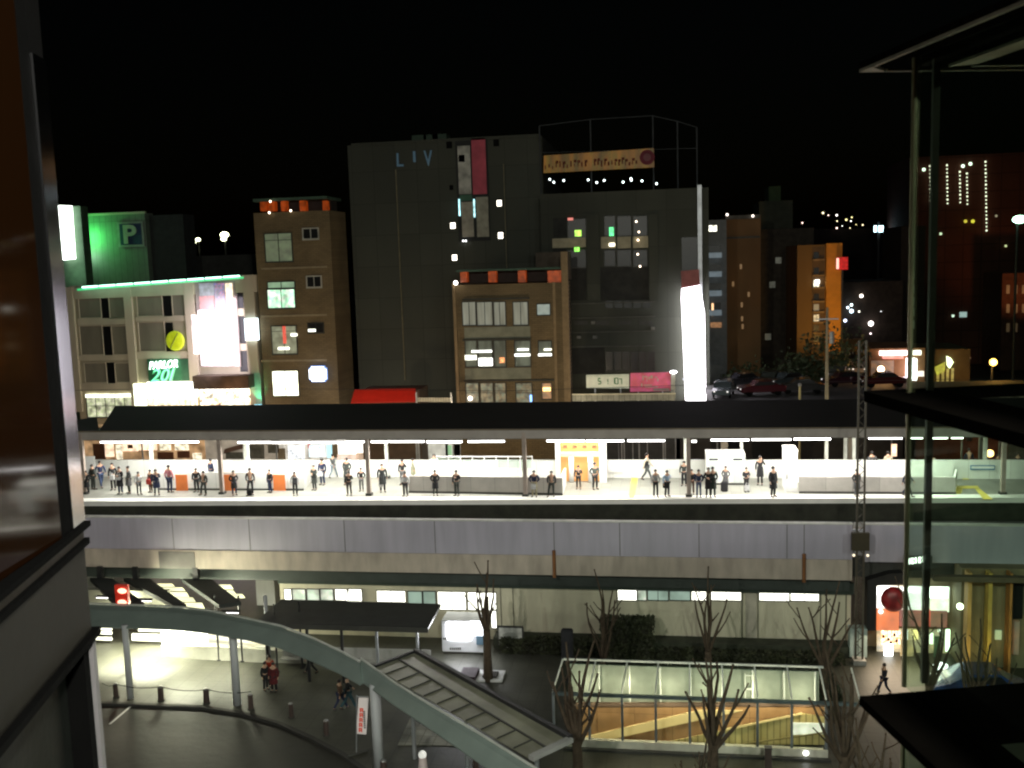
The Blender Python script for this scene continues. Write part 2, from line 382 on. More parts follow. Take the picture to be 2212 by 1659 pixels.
for (x0, x1) in ((1030, 1085), (1232, 1290)):
    x = PY(*Z3((x0+x1)/2, 500), by).x; MB().tube([(x, by-.1, PZt), (x, by-.1, zh-.11)], .16, 12).build('column', whitepaint, bo, smooth=True)
MB().box(xa, xb, by-.04, by-.01, zh+.13, zh+.2).build('transom', whitepaint, bo)
sig = MB()
for k in range(4): x = xa+(xb-xa)*(k+.5)/4; sig.box(x-.12, x+.12, by+.06, by+.095, zh+.45, zh+.6)
sig.build('pictogram', mat('picto', (.25, .12, .06), .6), bo)

# white kiosk right of centre
p = PZ(*Z4(875, 690), PZt); q = PZ(*Z4(1290, 690), PZt); ky = p.y
ko = empty('waiting_room', ((p.x+q.x)/2, ky, PZt), 'small white waiting room with two windows behind the suitcase traveller', 'kiosk')
kz = PY(*Z4(1080, 365), ky).z
MB().box(p.x, q.x, ky, ky+1.6, PZt+.12, kz).build('wall', mat('kiosk_white', (.85, .86, .82), .4, var=.04), ko)
MB().box(p.x+.03, q.x-.03, ky+.03, ky+1.5, PZt, PZt+.12).build('base', dk, ko)
for (x0, x1) in ((905, 1000), (1160, 1260)):
    xa = PY(*Z4(x0, 480), ky).x; xb = PY(*Z4(x1, 480), ky).x; za = PY(*Z4(1080, 660), ky).z; zb = PY(*Z4(1080, 405), ky).z
    f = MB().box(xa, xb, ky-.05, ky-.002, za, zb).build('window', mat('frost', (.6, .66, .64), .3, var=.1), ko)
    MB().box(xa, xb, ky-.056, ky-.052, zb-.12, zb-.02).build('header', black, f)
# tall white cabinet
p = PZ(*Z4(1715, 765), PZt); q = PZ(*Z4(1845, 765), PZt)
cb = empty('equipment_cabinet', ((p.x+q.x)/2, p.y, PZt), 'tall white equipment cabinet standing left of the right hand stairwell enclosure', 'cabinet')
cz = PY(*Z4(1780, 335), p.y).z; cx = PZ(*Z4(1680, 700), PZt)
MB().box(p.x, q.x, p.y, cx.y, PZt, cz).build('body', whitepaint, cb, bevel=.02)
MB().box(p.x-.02, q.x+.02, p.y-.03, cx.y+.02, cz+.002, cz+.08).build('lid', whitepaint, cb)
hd = MB(); hd.box(p.x+.08, p.x+.12, p.y-.04, p.y-.002, PZt+.8, PZt+1.1); hd.build('handle', dk, cb)
# other white boards, machines and signs on the platform
def board(name, label, cat, z, x0, y0, x1, y1, m_, legs=True, Y=None, marks=None):
    b0 = PZ(*z((x0+x1)/2, y1 if Y is None else y1), PZt)
    Y = Y or b0.y; xa = PY(*z(x0, (y0+y1)/2), Y).x; xb = PY(*z(x1, (y0+y1)/2), Y).x
    za = PY(*z((x0+x1)/2, y1), Y).z; zb = PY(*z((x0+x1)/2, y0), Y).z
    e = empty(name, ((xa+xb)/2, Y, max(PZt, min(za, PZt+2))), label, cat)
    MB().box(xa, xb, Y-.05, Y, max(za, PZt+.003), zb).build('panel', m_, e)
    MB().box(xa+.05, xb-.05, Y-.054, Y-.051, (za*.7+zb*.3), (za*.2+zb*.8)).build('face', marks or whitepaint, e)
    return e
board('notice_board', 'white notice board on the far barrier right of the lift lobby', 'notice board', Z3, 1440, 430, 1610, 555, whitepaint, Y=bY-.04, marks=mat('poster_pale', (.7, .73, .76), .5, var=.3, scale=5))
board('notice_board', 'large plain white board on the far barrier behind the pair in pale tops', 'notice board', Z3, 2090, 430, 2212, 520, whitepaint, Y=bY-.04)
board('ticket_machine', 'white machine standing at the far left end of the platform', 'machine', Z1, 60, 385, 250, 560, whitepaint, Y=61.4)
board('vending_machine', 'pale blue lit vending machine beyond the barrier by the grey jacketed walker', 'vending machine', Z2, 400, 265, 560, 385, emit('vend', (.5, .85, 1), 1.3, .4, 6, two=(1, 1, 1)), Y=66, marks=emit('vend2', (.75, .93, 1), 1.6, .5, 8, two=(.3, .6, .7)))
board('lit_sign', 'amber lit station name sign beyond the right hand enclosure', 'sign', Z5, 800, 255, 858, 385, emit('amber_sign', (1, .62, .35), 1.3), Y=64.5, marks=emit('amber_sign2', (1, .75, .5), 1.6, .4, 8))
board('advert_board', 'blue and white advert board on the far barrier at the right end', 'advert board', Z5, 1640, 480, 1900, 530, mat('blue_board', (.12, .25, .4), .5), Y=bY-.05)
MB_ = MB()
# white standing figures of cleaning carts are skipped ; bins
for (z, x, y, lab) in ((Z4, 1300, 690, 'slim'),): pass

# roof
rf = empty('platform_roof', (-10, 61, PZt), 'long dark platform roof on brown steel posts', 'platform roof')
fY = 57.9; fz = PY(1100, 930, fY).z; fzb = PY(1100, 947, fY).z
xl = PY(168, 935, fY).x; bz_ = 10.8
rp = mat('roof_dark', (.008, .0065, .005), .8, var=.4, scale=.5)
xm = PZ(250, 880, bz_)
rfb = MB(); rfb.prism([(xl+1.5, fY, fz), (60, fY, fz), (60, 66.9, bz_), (xm.x, 66.9, bz_)], (0, 0, .12)); rfb.build('covering', rp, rf)
lowp = PZ(165, 905, 10.4)
MB().prism([(xl, fY+.02, fz-.05), (xl+1.49, fY+.02, fz-.05), (xm.x-.02, 64.5, 10.4), (lowp.x, 63.4, 10.3)], (0, 0, .1)).build('covering', rp, rf)
MB().box(xl, 60, fY-.1, fY-.003, fzb, fz+.1).build('fascia', mat('fascia_grey', (.34, .31, .28), .6, var=.1), rf)
MB().box(xl, 60, fY-.16, fY-.101, fz+.04, fz+.12).build('gutter', mat('gutter', (.14, .11, .07), .6), rf)
MB().box(xl, 60, fY+.3, 66, fz-.28, fz-.1).build('ceiling', mat('ceiling', (.35, .34, .32), .8), rf)
MB().box(xl, 60, fY+.05, fY+.28, fzb-.05, fz-.1).build('beam', mat('beam_dark', (.08, .07, .06), .6), rf)
postm = mat('post_brown', (.34, .28, .24), .6); postp = mat('post_pale', (.6, .62, .55), .5)
def post(zb, bx, by_, ztp, tx, w, m_, ztop=None):
    p = PZ(*zb(bx, by_), PZt)
    o = MB().box(p.x-w/2, p.x+w/2, p.y-w/2, p.y+w/2, PZt, ztop or (fz-.1)).build('post', m_, rf); 
    MB().box(p.x-w*.8, p.x+w*.8, p.y-w*.8, p.y+w*.8, PZt, PZt+.15).build('post_base', dk, o)
for a in ((Z1, 145, 785), (Z1, 1600, 785), (Z2, 1035, 800), (Z3, 570, 810), (Z4, 690, 815), (Z5, 1985, 790)): post(*a, None, 0, .23, postm)
for a in ((Z1, 870, 700), (Z1, 1865, 640), (Z2, 1230, 620), (Z4, 655, 640), (Z4, 1250, 600), (Z4, 2150, 600), (Z5, 310, 560), (Z5, 400, 600), (Z5, 1790, 600)): post(*a, None, 0, .19, postp)
# fluorescent tubes
tubes = [(Z1, 300, 1350, 235), (Z1, 1760, 2212, 238), (Z2, 0, 400, 240), (Z2, 410, 780, 238), (Z2, 790, 1000, 232), (Z2, 1050, 1240, 232), (Z2, 1250, 1620, 230), (Z2, 1640, 2025, 232), (Z2, 2080, 2212, 230),
         (Z3, 0, 350, 228), (Z3, 790, 1200, 222), (Z3, 1210, 1620, 222), (Z3, 1650, 2055, 220), (Z4, 715, 775, 228), (Z4, 920, 1335, 213), (Z4, 1355, 1780, 208), (Z4, 1800, 2200, 203),
         (Z5, 0, 160, 200), (Z5, 555, 920, 193), (Z5, 990, 1140, 190), (Z5, 1190, 1405, 190), (Z5, 1435, 1570, 188)]
tm = emit('tube_white', (1, .98, .95), 9)
ords = ['first', 'second', 'third', 'fourth', 'fifth', 'sixth', 'seventh', 'eighth', 'ninth', 'tenth', 'eleventh', 'twelfth', 'thirteenth', 'fourteenth', 'fifteenth', 'sixteenth', 'seventeenth', 'eighteenth', 'nineteenth', 'twentieth', 'twenty-first', 'twenty-second', 'twenty-third', 'twenty-fourth']
for k, (z, x0, x1, y) in enumerate(tubes):
    Y = 58.5; a = PY(*z(x0, y), Y); b = PY(*z(x1, y), Y); zc = (a.z+b.z)/2
    e = empty('fluorescent_light', ((a.x+b.x)/2, Y, zc), f'{ords[k]} white fluorescent tube from the left under the platform roof', 'ceiling light', 'fluorescent tubes under the platform roof')
    MB().tube([(a.x+.03, Y, zc), (b.x-.03, Y, zc)], .055, 8).build('tube', tm, e)
    MB().box(a.x, b.x, Y-.09, Y+.09, zc+.07, zc+.14).build('housing', whitepaint, e)
    MB().box((a.x+b.x)/2-.02, (a.x+b.x)/2+.02, Y-.02, Y+.02, zc+.142, fz-.285).build('hanger', steel, e)
    light('AREA', ((a.x+b.x)/2, Y, zc-.1), 74*(b.x-a.x), (1, .97, .9), e, size=max(.5, b.x-a.x), sy=.25)
    light('AREA', ((a.x+b.x)/2, Y+2.6, zc+.1), 50*(b.x-a.x), (1, .97, .9), e, size=max(.5, b.x-a.x), sy=.25)

# ============================================================ PEOPLE
def skin(verts, edges, rad, root=0, sub=1):
    me = bpy.data.meshes.new('s'); me.from_pydata(verts, edges, []); o = bpy.data.objects.new('s', me); COL.objects.link(o)
    md = o.modifiers.new('k', 'SKIN'); md.use_smooth_shade = True; md.branch_smoothing = .6
    sv = me.skin_vertices[0].data
    for i, r in enumerate(rad):
        sv[i].radius = r if isinstance(r, tuple) else (r, r); sv[i].use_root = (i == root)
    if sub: s2 = o.modifiers.new('s', 'SUBSURF'); s2.levels = sub; s2.render_levels = sub
    bpy.context.view_layer.update()
    out = bpy.data.meshes.new_from_object(o.evaluated_get(bpy.context.evaluated_depsgraph_get()))
    bpy.data.objects.remove(o)
    out.materials.clear(); out.materials.append(None)
    for p in out.polygons: p.use_smooth = True
    return out
class Sk:
    def __init__(s): s.v = []; s.e = []; s.r = []
    def add(s, p, r, par=None):
        s.v.append(tuple(p)); s.r.append(r); i = len(s.v)-1
        if par is not None: s.e.append((par, i))
        return i
def pose(kind):
    # facing -Y, height 1.7 ; returns joint dictionary
    J = dict(pel=(0, 0, .92), waist=(0, 0, 1.06), chest=(0, .0, 1.28), neck=(0, .01, 1.44), head=(0, -.01, 1.57), crown=(0, 0, 1.64))
    for s, n in ((-1, 'l'), (1, 'r')):
        J['sh'+n] = (s*.17, .01, 1.39); J['el'+n] = (s*.25, .03, 1.12); J['wr'+n] = (s*.25, -.03, .88)
        J['hip'+n] = (s*.09, 0, .88); J['kn'+n] = (s*.1, -.015, .49); J['an'+n] = (s*.11, .02, .09); J['toe'+n] = (s*.13, -.13, .035)
    if kind == 'phone': J['elr'] = (.24, .0, 1.13); J['wrr'] = (.1, -.2, 1.24); J['head'] = (0, -.04, 1.56); J['crown'] = (0, -.03, 1.63)
    if kind == 'pocket':
        for s, n in ((-1, 'l'), (1, 'r')): J['el'+n] = (s*.28, .06, 1.13); J['wr'+n] = (s*.17, -.06, .97)
    if kind == 'folded':
        for s, n in ((-1, 'l'), (1, 'r')): J['el'+n] = (s*.24, -.02, 1.13); J['wr'+n] = (s*.03, -.2, 1.13+.02*s)
    if kind == 'walk':
        J['knl'] = (-.09, -.16, .52); J['anl'] = (-.09, -.3, .1); J['toel'] = (-.09, -.43, .07)
        J['knr'] = (.09, .08, .47); J['anr'] = (.09, .33, .14); J['toer'] = (.09, .22, .04)
        J['elr'] = (.24, -.08, 1.13); J['wrr'] = (.22, -.24, .95); J['ell'] = (-.24, .12, 1.14); J['wrl'] = (-.25, .16, .9)
    if kind == 'shift':
        J['knl'] = (-.17, -.06, .49); J['anl'] = (-.22, -.04, .09); J['toel'] = (-.27, -.18, .035); J['pel'] = (.03, 0, .92); J['wrl'] = (-.22, -.1, .92)
    if kind == 'call': J['elr'] = (.3, -.06, 1.2); J['wrr'] = (.13, -.06, 1.5)
    return {k: Vector(v) for k, v in J.items()}
def person_meshes(kind):
    J = pose(kind); out = {}
    b = Sk(); pel = b.add(J['pel'], (.14, .1)); wa = b.add(J['waist'], (.12, .09), pel); ch = b.add(J['chest'], (.15, .105), wa)
    nk = b.add(J['neck'], .055, ch); hd = b.add(J['head'], (.078, .09), nk); cr = b.add(J['crown'], (.06, .07), hd)
    b.add(J['head']+Vector((0, -.115, -.005)), .012, hd)
    for s, n in ((-1, 'l'), (1, 'r')):
        sh = b.add(J['sh'+n], .055, ch); el = b.add(J['el'+n], .04, sh); wr = b.add(J['wr'+n], .026, el)
        d = (J['wr'+n]-J['el'+n]).normalized(); sd_ = Vector((0, 1, 0)); a = d.cross(Vector((1, 0, 0)))
        if a.length < .3: a = Vector((0, 0, 1))
        a.normalize(); pm = b.add(J['wr'+n]+d*.07, (.03, .022), wr)
        for k, ln in enumerate((.07, .08, .075, .06)):
            q = J['wr'+n]+d*.1+a*(k-1.5)*.02; f1 = b.add(q, .009, pm); b.add(q+d*ln*.6-Vector((s*.012, 0, 0)), .008, f1)
        b.add(J['wr'+n]+d*.06-a*.05, .01, pm)
        hp = b.add(J['hip'+n], .085, pel); kn = b.add(J['kn'+n], .055, hp); an = b.add(J['an'+n], .038, kn); b.add(J['toe'+n], .03, an)
    out['body'] = skin(b.v, b.e, b.r)
    j = Sk(); c0 = j.add(J['waist']+Vector((0, 0, -.12)), (.165, .125)); c1 = j.add(J['waist'], (.15, .12), c0); c2 = j.add(J['chest'], (.18, .135), c1); c3 = j.add(J['neck']+Vector((0, 0, -.01)), (.075, .07), c2)
    for n in 'lr':
        sh = j.add(J['sh'+n], .075, c2); el = j.add(J['el'+n], .06, sh); j.add(J['wr'+n], .045, el)
    out['jacket'] = skin(j.v, j.e, j.r)
    t = Sk(); p0 = t.add(J['pel'], (.15, .115))
    for n in 'lr':
        h = t.add(J['hip'+n], .098, p0); k = t.add(J['kn'+n], .072, h); t.add(J['an'+n], .058, k)
    out['trousers'] = skin(t.v, t.e, t.r)
    h = MB(); c = J['head']
    h.ball(c+Vector((0, .022, .045)), .103, 10, (.95, 1.02, .95)); 
    me = bpy.data.meshes.new('hair'); me.from_pydata(h.v, [], h.f); me.materials.append(None)
    for p in me.polygons: p.use_smooth = True
    out['hair'] = me
    for n in 'lr':
        h = MB(); a = J['an'+n]; t_ = J['toe'+n]; h.tube([a+Vector((0, .05, -.05)), a+Vector((0, 0, -.035)), t_+Vector((0, 0, .01)), t_+(t_-a)*.25], [.03, .045, .042, .02], 8)
        me = bpy.data.meshes.new('shoe'); me.from_pydata(h.v, [], h.f); me.materials.append(None); out['shoe'+n] = me
    # long coat skirt: lofted rings from waist to below knee
    me = bpy.data.meshes.new('coat'); vs = []; fs = []; N = 14
    mid = (J['knl']+J['knr'])/2
    for k, (cz, cx, rx, ry) in enumerate(((1.08, .0, .165, .13), (.92, .1, .185, .15), (.72, .5, .2, .17), (.5, 1., .215, .185))):
        cc = Vector((J['waist'].x*(1-cx)+mid.x*cx, mid.y*cx*.6, cz))
        for q in range(N): w = 1+.05*sin(q*3+k); vs.append((cc.x+rx*w*cos(2*pi*q/N), cc.y+ry*w*sin(2*pi*q/N), cc.z))
    for k in range(3):
        for q in range(N): fs.append((k*N+q, k*N+(q+1) % N, (k+1)*N+(q+1) % N, (k+1)*N+q))
    me.from_pydata(vs, [], fs); me.materials.append(None)
    for p in me.polygons: p.use_smooth = True
    out['coat_skirt'] = me
    return out
PM = {k: person_meshes(k) for k in ('stand', 'phone', 'pocket', 'folded', 'walk', 'shift', 'call')}
def cloth(c): return mat('cloth_%d_%d_%d' % tuple(int(x*1000) for x in c), c, .85, var=.25, scale=7, bump=.2)
SKIN = mat('skin', (.5, .3, .2), .5, var=.05); HAIR = mat('hair', (.015, .011, .01), .5); SHOE = mat('shoe', (.02, .018, .017), .4)
BLK, NVY, DGR, GRY, CRM, WHT, BRN, JEAN = (.012, .012, .014), (.014, .022, .06), (.03, .035, .03), (.1, .1, .1), (.55, .5, .38), (.6, .6, .6), (.07, .035, .02), (.03, .05, .11)
def person(label, kind, foot, h, top, leg, rz=0, coat=False, hair=None, group='passengers on the platform'):
    e = empty('person', foot, label, 'person', group); s = h/1.72; w_ = s*random.uniform(.94, 1.14); e.scale = (w_, w_, s); rz += random.uniform(-35, 35); e.rotation_euler = (0, 0, R(rz))
    M = PM[kind]
    for n, m_ in (('body', SKIN), ('jacket', cloth(top)), ('trousers', cloth(leg)), ('hair', hair or HAIR), ('shoel', SHOE), ('shoer', SHOE))+((('coat_skirt', cloth(top)),) if coat else ()):
        o = bpy.data.objects.new('shoe' if n.startswith('shoe') else n, M[n]); COL.objects.link(o); o.parent = e
        o.material_slots[0].link = 'OBJECT'; o.material_slots[0].material = m_
    return e
BAGS = []
def bag(label, w, col, sz=(.3, .12, .34), kind='bag'):
    x, y, z = w; a, b, c = sz
    e = empty('shoulder_bag' if kind == 'bag' else 'suitcase', (x, y, z), label, kind)
    m_ = cloth(col); t = MB(); t.prism([(x-a/2, y-b/2, z), (x+a/2, y-b/2, z), (x+a/2, y+b/2, z), (x-a/2, y+b/2, z)], (0, 0, c)); t.build('bag_body', m_, e, bevel=min(a, b, c)*.2)
    MB().tube([(x-a*.3, y, z+c-.01), (x-a*.2, y, z+c+.12), (x+a*.2, y, z+c+.12), (x+a*.3, y, z+c-.01)], .012, 6).build('handle', m_, e)
def pf_person(label, kind, z, x, yh, yf, top, leg, rz=0, coat=False, Y=None, bagd=None):
    if Y is None:
        p = PZ(*z(x, yf), PZt)
        if p.y < edge(p.x)+.35: p = Vector((p.x, edge(p.x)+.35, PZt))
    else:
        p = PY(*z(x, (yh+yf)/2), Y); p.z = PZt
    hh = PY(*z(x, yh), p.y).z-PZt; hh = max(1.52, min(1.84, hh*1.05))
    person(label, kind, p, hh, top, leg, rz, coat)
    if bagd:
        side, col, lab, hz = bagd; bag(lab, (p.x+side*.3, p.y-.12, p.z+hz), col)
P = pf_person
P('hunched person in black coat at far left end of platform', 'pocket', Z1, 165, 545, 785, BLK, BLK, 20, True)
P('person in charcoal coat just right of the far left black coat', 'stand', Z1, 232, 480, 740, DGR, DGR, 190)
P('person in navy jacket and blue jeans walking near the left platform end', 'walk', Z1, 315, 400, 720, NVY, JEAN, 60)
P('person in black jacket carrying pale bag at left of a close group', 'stand', Z1, 445, 400, 745, BLK, BLK, 10, bagd=(.1, WHT, 'pale bag carried by person at the left of a close group', .7))
P('person in black coat with white scarf in the middle of the left group', 'folded', Z1, 520, 430, 788, BLK, NVY, 0, True, bagd=(0, WHT, 'white bag held by the middle person of the left group', .95))
P('person in long pale grey coat at right of the left group', 'pocket', Z1, 612, 480, 782, GRY, DGR, -15, True)
P('small person in white and grey top standing alone near platform edge', 'phone', Z1, 718, 555, 795, WHT, GRY, 30)
P('person in brown coat holding a red bag by the leftmost brown post', 'stand', Z1, 842, 540, 770, BRN, BRN, 0, bagd=(-.2, (.4, .04, .03), 'red bag held by the person in brown coat', .55))
P('person in dark jacket and grey skirt beside the brown coated person', 'phone', Z1, 905, 530, 798, NVY, GRY, 0, True)
P('person in pink top and dark trousers facing the barrier', 'stand', Z1, 1045, 385, 772, (.6, .22, .25), NVY, 180)
P('person in dark jacket leaning beside the leftmost orange panel', 'stand', Z1, 1330, 520, 765, BLK, BLK, 30)
P('person in dark grey jacket right of the leaning dark jacket', 'shift', Z1, 1410, 550, 800, DGR, DGR, 0)
P('person with dark hair seen above the left stairwell wall', 'stand', Z1, 1480, 420, 700, NVY, NVY, 180, Y=61.0)
P('person in navy coat in front of the second orange panel', 'pocket', Z1, 1730, 545, 800, BLK, NVY, 15, True)
P('leaning person in brownish jacket with black bag at feet', 'shift', Z1, 1905, 520, 800, (.05, .035, .03), BLK, 20, bagd=(-.15, BLK, 'black bag on the ground by leaning person in brownish jacket', .01))
P('person in dark jacket left of the third orange panel', 'stand', Z1, 2110, 535, 772, BLK, NVY, -20)
P('small person in pale top with grey shoulder bag by the white panels', 'stand', Z2, 250, 565, 802, WHT, BLK, 60, bagd=(.2, (.06, .06, .07), 'grey shoulder bag of the small person in pale top', .8))
P('person in long dark grey coat at the corner of the left stairwell', 'folded', Z2, 455, 485, 748, DGR, BLK, 0, True)
P('person in navy suit right behind the long dark grey coat', 'stand', Z2, 540, 420, 690, NVY, NVY, -10, bagd=(-.15, WHT, 'white bag held by person in navy suit', .6))
P('person in grey jacket and pale jeans walking far back', 'walk', Z2, 655, 370, 615, (.07, .08, .08), (.2, .25, .28), 150)
P('tall person in dark grey coat at back of a standing pair', 'pocket', Z2, 803, 410, 690, DGR, DGR, 0, True)
P('person in black with white collar in front of the tall grey coat', 'phone', Z2, 825, 550, 802, BLK, (.05, .04, .035), -10)
P('short person in black jacket just left of the second brown post', 'pocket', Z2, 955, 515, 757, BLK, GRY, 0)
P('person in dark coat and black tights holding a white bag', 'stand', Z2, 1180, 470, 768, (.02, .024, .024), BLK, 0, True, bagd=(-.25, WHT, 'white bag held low by person in dark coat', .35))
P('person in open black jacket and white shirt by the middle enclosure end', 'call', Z2, 1393, 430, 690, BLK, GRY, 0)
P('person in white top and black legs at left end of the grey enclosure', 'stand', Z2, 1422, 560, 812, WHT, BLK, 15)
P('person in beige coat standing behind the grey enclosure end', 'stand', Z2, 1500, 450, 640, (.3, .3, .2), (.3, .3, .2), 90, True, Y=62.0)
P('person in black hood and coat before the grey enclosure wall', 'pocket', Z2, 1740, 540, 806, BLK, DGR, 20, True)
P('person in white behind the glazed screen above the stairwell', 'stand', Z2, 1725, 370, 560, WHT, WHT, 0, Y=62.1)
P('thin person in dark jacket right of the black hooded one', 'phone', Z2, 1968, 540, 808, BLK, DGR, -25)
P('person in navy jacket and khaki trousers right of the third brown post', 'pocket', Z3, 665, 545, 818, NVY, (.35, .32, .2), 10, bagd=(-.1, WHT, 'white bag held by person in khaki trousers', .5))
P('person in grey jacket with striped sleeve by the enclosure right end', 'shift', Z3, 850, 550, 815, (.05, .05, .05), DGR, 0)
P('small dark person crouching over luggage at the lift lobby', 'phone', Z3, 1135, 540, 735, BLK, BLK, 0)
P('person in grey green coat standing before the orange lift doors', 'pocket', Z3, 1310, 460, 738, (.06, .07, .06), (.03, .03, .03), 0)
P('walking person in cream jacket with dark rucksack', 'walk', Z3, 1862, 362, 645, CRM, (.07, .08, .08), 70, bagd=(-.15, BLK, 'dark rucksack carried by the walker in cream', .95))
P('person in black and white striped top left of pale blue coat', 'stand', Z3, 1955, 535, 822, (.32, .32, .32), BLK, 0)
P('person in pale blue jacket and dark trousers', 'phone', Z3, 2075, 540, 816, (.33, .45, .6), BLK, 0, bagd=(-.3, BLK, 'small black bag left of the pale blue jacket', .55))
P('person in dark coat half hidden behind the fourth brown post', 'stand', Z4, 640, 445, 700, DGR, BLK, 0)
P('person in black coat directly right of the fourth brown post', 'stand', Z4, 722, 530, 790, BLK, BRN, -20)
P('person in navy jacket and blue trousers with hands in pockets', 'pocket', Z4, 797, 535, 830, NVY, (.08, .1, .17), 0)
P('person in black coat at left of a close pair', 'folded', Z4, 900, 515, 826, BLK, BLK, 20, True)
P('person in dark green coat at right of a close pair', 'pocket', Z4, 945, 500, 822, (.012, .02, .015), BLK, -10, True)
P('grey haired person in grey coat with suitcase before the white kiosk', 'pocket', Z4, 1082, 520, 750, GRY, BLK, 0, True)
q = PZ(*Z4(1065, 752), PZt); bag('black wheeled suitcase in front of grey haired person', (q.x, q.y-.25, PZt+.01), BLK, (.42, .25, .6), 'suitcase')
P('person in black and white top with a white carrier bag', 'folded', Z4, 1300, 540, 765, BLK, BLK, 0, bagd=(.12, WHT, 'white carrier bag at the legs of person in black and white', .1))
P('tall person in open black coat over white shirt holding a phone', 'call', Z4, 1447, 380, 692, BLK, BLK, -10, True)
P('person in long black coat left of the tall white cabinet', 'stand', Z4, 1592, 485, 832, BLK, BLK, 15, True)
P('person in grey hood seen above the right stairwell wall', 'pocket', Z5, 592, 330, 560, (.08, .08, .08), BLK, 180, Y=62.6)
P('person in cream coat beside the amber lit sign', 'phone', Z5, 765, 300, 540, CRM, CRM, 200, Y=62.6)
P('person in grey coat partly behind the tall lattice mast', 'pocket', Z5, 462, 530, 852, (.07, .07, .07), GRY, 0, True)
P('person in navy jacket walking just inside the glass corner', 'walk', Z5, 1010, 535, 852, (.02, .03, .06), (.02, .03, .05), 80)
P('person with pale hood above the wall seen through the glass', 'stand', Z5, 1230, 370, 560, WHT, GRY, 0, Y=62.6)
P('person in dark navy suit near the yellow tactile path', 'shift', Z5, 1622, 310, 592, (.012, .016, .03), BLK, 0)
P('person in grey coat right of the yellow post', 'pocket', Z5, 1930, 380, 618, DGR, (.05, .06, .055), 30, True)
P('person in black coat at the far right end of the platform', 'stand', Z5, 2140, 400, 608, BLK, BLK, 0, True)

# ============================================================ CITY BEHIND
GX = 'buildings across the tracks'
def dots(parent, name, pts, Y, r, m_):
    for (u, v) in pts:
        p = PY(u, v, Y); MB().ball(p, r, 8).build(name, m_, parent)
warmw = emit('warm_window', (1, .85, .55), 1.6, .5, 2.2, two=(1, .95, .8)); hot = emit('hot_window', (1, 1, .92), 3.2, .25, 2)
yel = emit('yellow_window', (1, .97, .7), 2.2, .5, 2.5, two=(1, 1, .9)); grn = emit('green_window', (.45, 1, .6), 1.1, .5, 1.2, two=(.85, 1, .8))
dimw = emit('dim_window', (.75, .85, .6), .06, .7, 1.5, base=(.1, .11, .09), stretch=(1, 1, .3)); curt = emit('curtain_window', (.8, .85, .72), .11, .55, 3, base=(.35, .36, .3), stretch=(1, 1, .1))
orl = emit('orange_light', (1, .3, .06), .5, .4, 2); wht = emit('white_light', (1, 1, 1), 6); wht2 = emit('cool_light', (.75, 1, 1), 4)
brick_m = mat('tan_brick', (.2, .145, .075), .85, brick=(.6, .2, .015, .5), var=.2, scale=.3)
stone = mat('pale_stone', (.55, .48, .37), .8, var=.15, scale=.4, streak=1)
greyf = mat('grey_facade', (.055, .06, .046), .8, var=.22, scale=.12, streak=1, brick=(2.4, 3.4, .03, 0))

# ---- parlor building
Y = 100
b = Bld('parlor_building', 'four storey pale building with green neon roof line and green parlor sign', 'building', (160, 612, 556, 870), Y, 14, mat('parlor_wall', (.4, .36, .27), .85, var=.15, scale=.35, streak=1), group=GX)
r_ = b.root
# pilasters, floor bands
pil = [rc(ZA, 225, 740, 268, 1600), rc(ZA, 615, 730, 668, 1590), rc(ZA, 1022, 700, 1090, 1400), rc(ZA, 1430, 655, 1500, 1330)]
b.boxes('pilaster', pil, .35, stone)
b.boxes('floor_band', [rc(ZA, 268, 955, 615, 1000), rc(ZA, 270, 1212, 618, 1245), rc(ZA, 268, 1405, 640, 1460), rc(ZA, 668, 945, 1022, 975), rc(ZA, 668, 1186, 1030, 1235)], .2, stone)
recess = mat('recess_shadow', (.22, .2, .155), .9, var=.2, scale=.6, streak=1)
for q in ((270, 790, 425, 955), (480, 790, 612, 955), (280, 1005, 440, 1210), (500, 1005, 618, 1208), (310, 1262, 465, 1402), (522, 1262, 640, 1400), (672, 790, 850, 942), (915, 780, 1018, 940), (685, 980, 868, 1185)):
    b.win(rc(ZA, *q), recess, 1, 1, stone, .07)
for q in ((425, 812, 482, 960), (440, 1012, 500, 1210), (465, 1262, 524, 1405), (852, 780, 912, 940), (1352, 742, 1405, 888), (1368, 940, 1418, 1132), (1382, 1180, 1434, 1325), (1066, 850, 1092, 915), (870, 985, 925, 1185)):
    b.box('window', rc(ZA, *q), .03, darkglass)
nx0, ny0 = ZA(285, 742); nx1, ny1 = ZA(1385, 662)
p0 = PY(nx0, ny0, Y-.5); p1 = PY(nx1, ny1, Y-.5)
neo = emit('neon_green_white', (.45, 1, .75), 5); neog = emit('neon_green', (.02, 1, .3), .7)
for k in range(9):
    a_ = p0.lerp(p1, k/9+.006); c_ = p0.lerp(p1, (k+1)/9-.006); MB().tube([a_, c_], .075, 6).build('neon_tube', neo, r_)
MB().beam(p0+Vector((-.6, .2, -.25)), p1+Vector((.3, .2, -.2)), .1, .2).build('neon_backing', neog, r_)
tp = [PY(*ZA(225, 748), Y-.3), PY(*ZA(1490, 655), Y-.3)]
MB().prism([tp[0]+Vector((0, 0, -1.2)), tp[1]+Vector((0, 0, -1.8)), tp[1], tp[0]], (0, 1, 0)).build('parapet', stone, r_)
light('AREA', (p0+p1)/2+Vector((0, -1, -.3)), 60, (.3, 1, .6), r_, size=17, sy=.3, rot=(0, 0, 0))
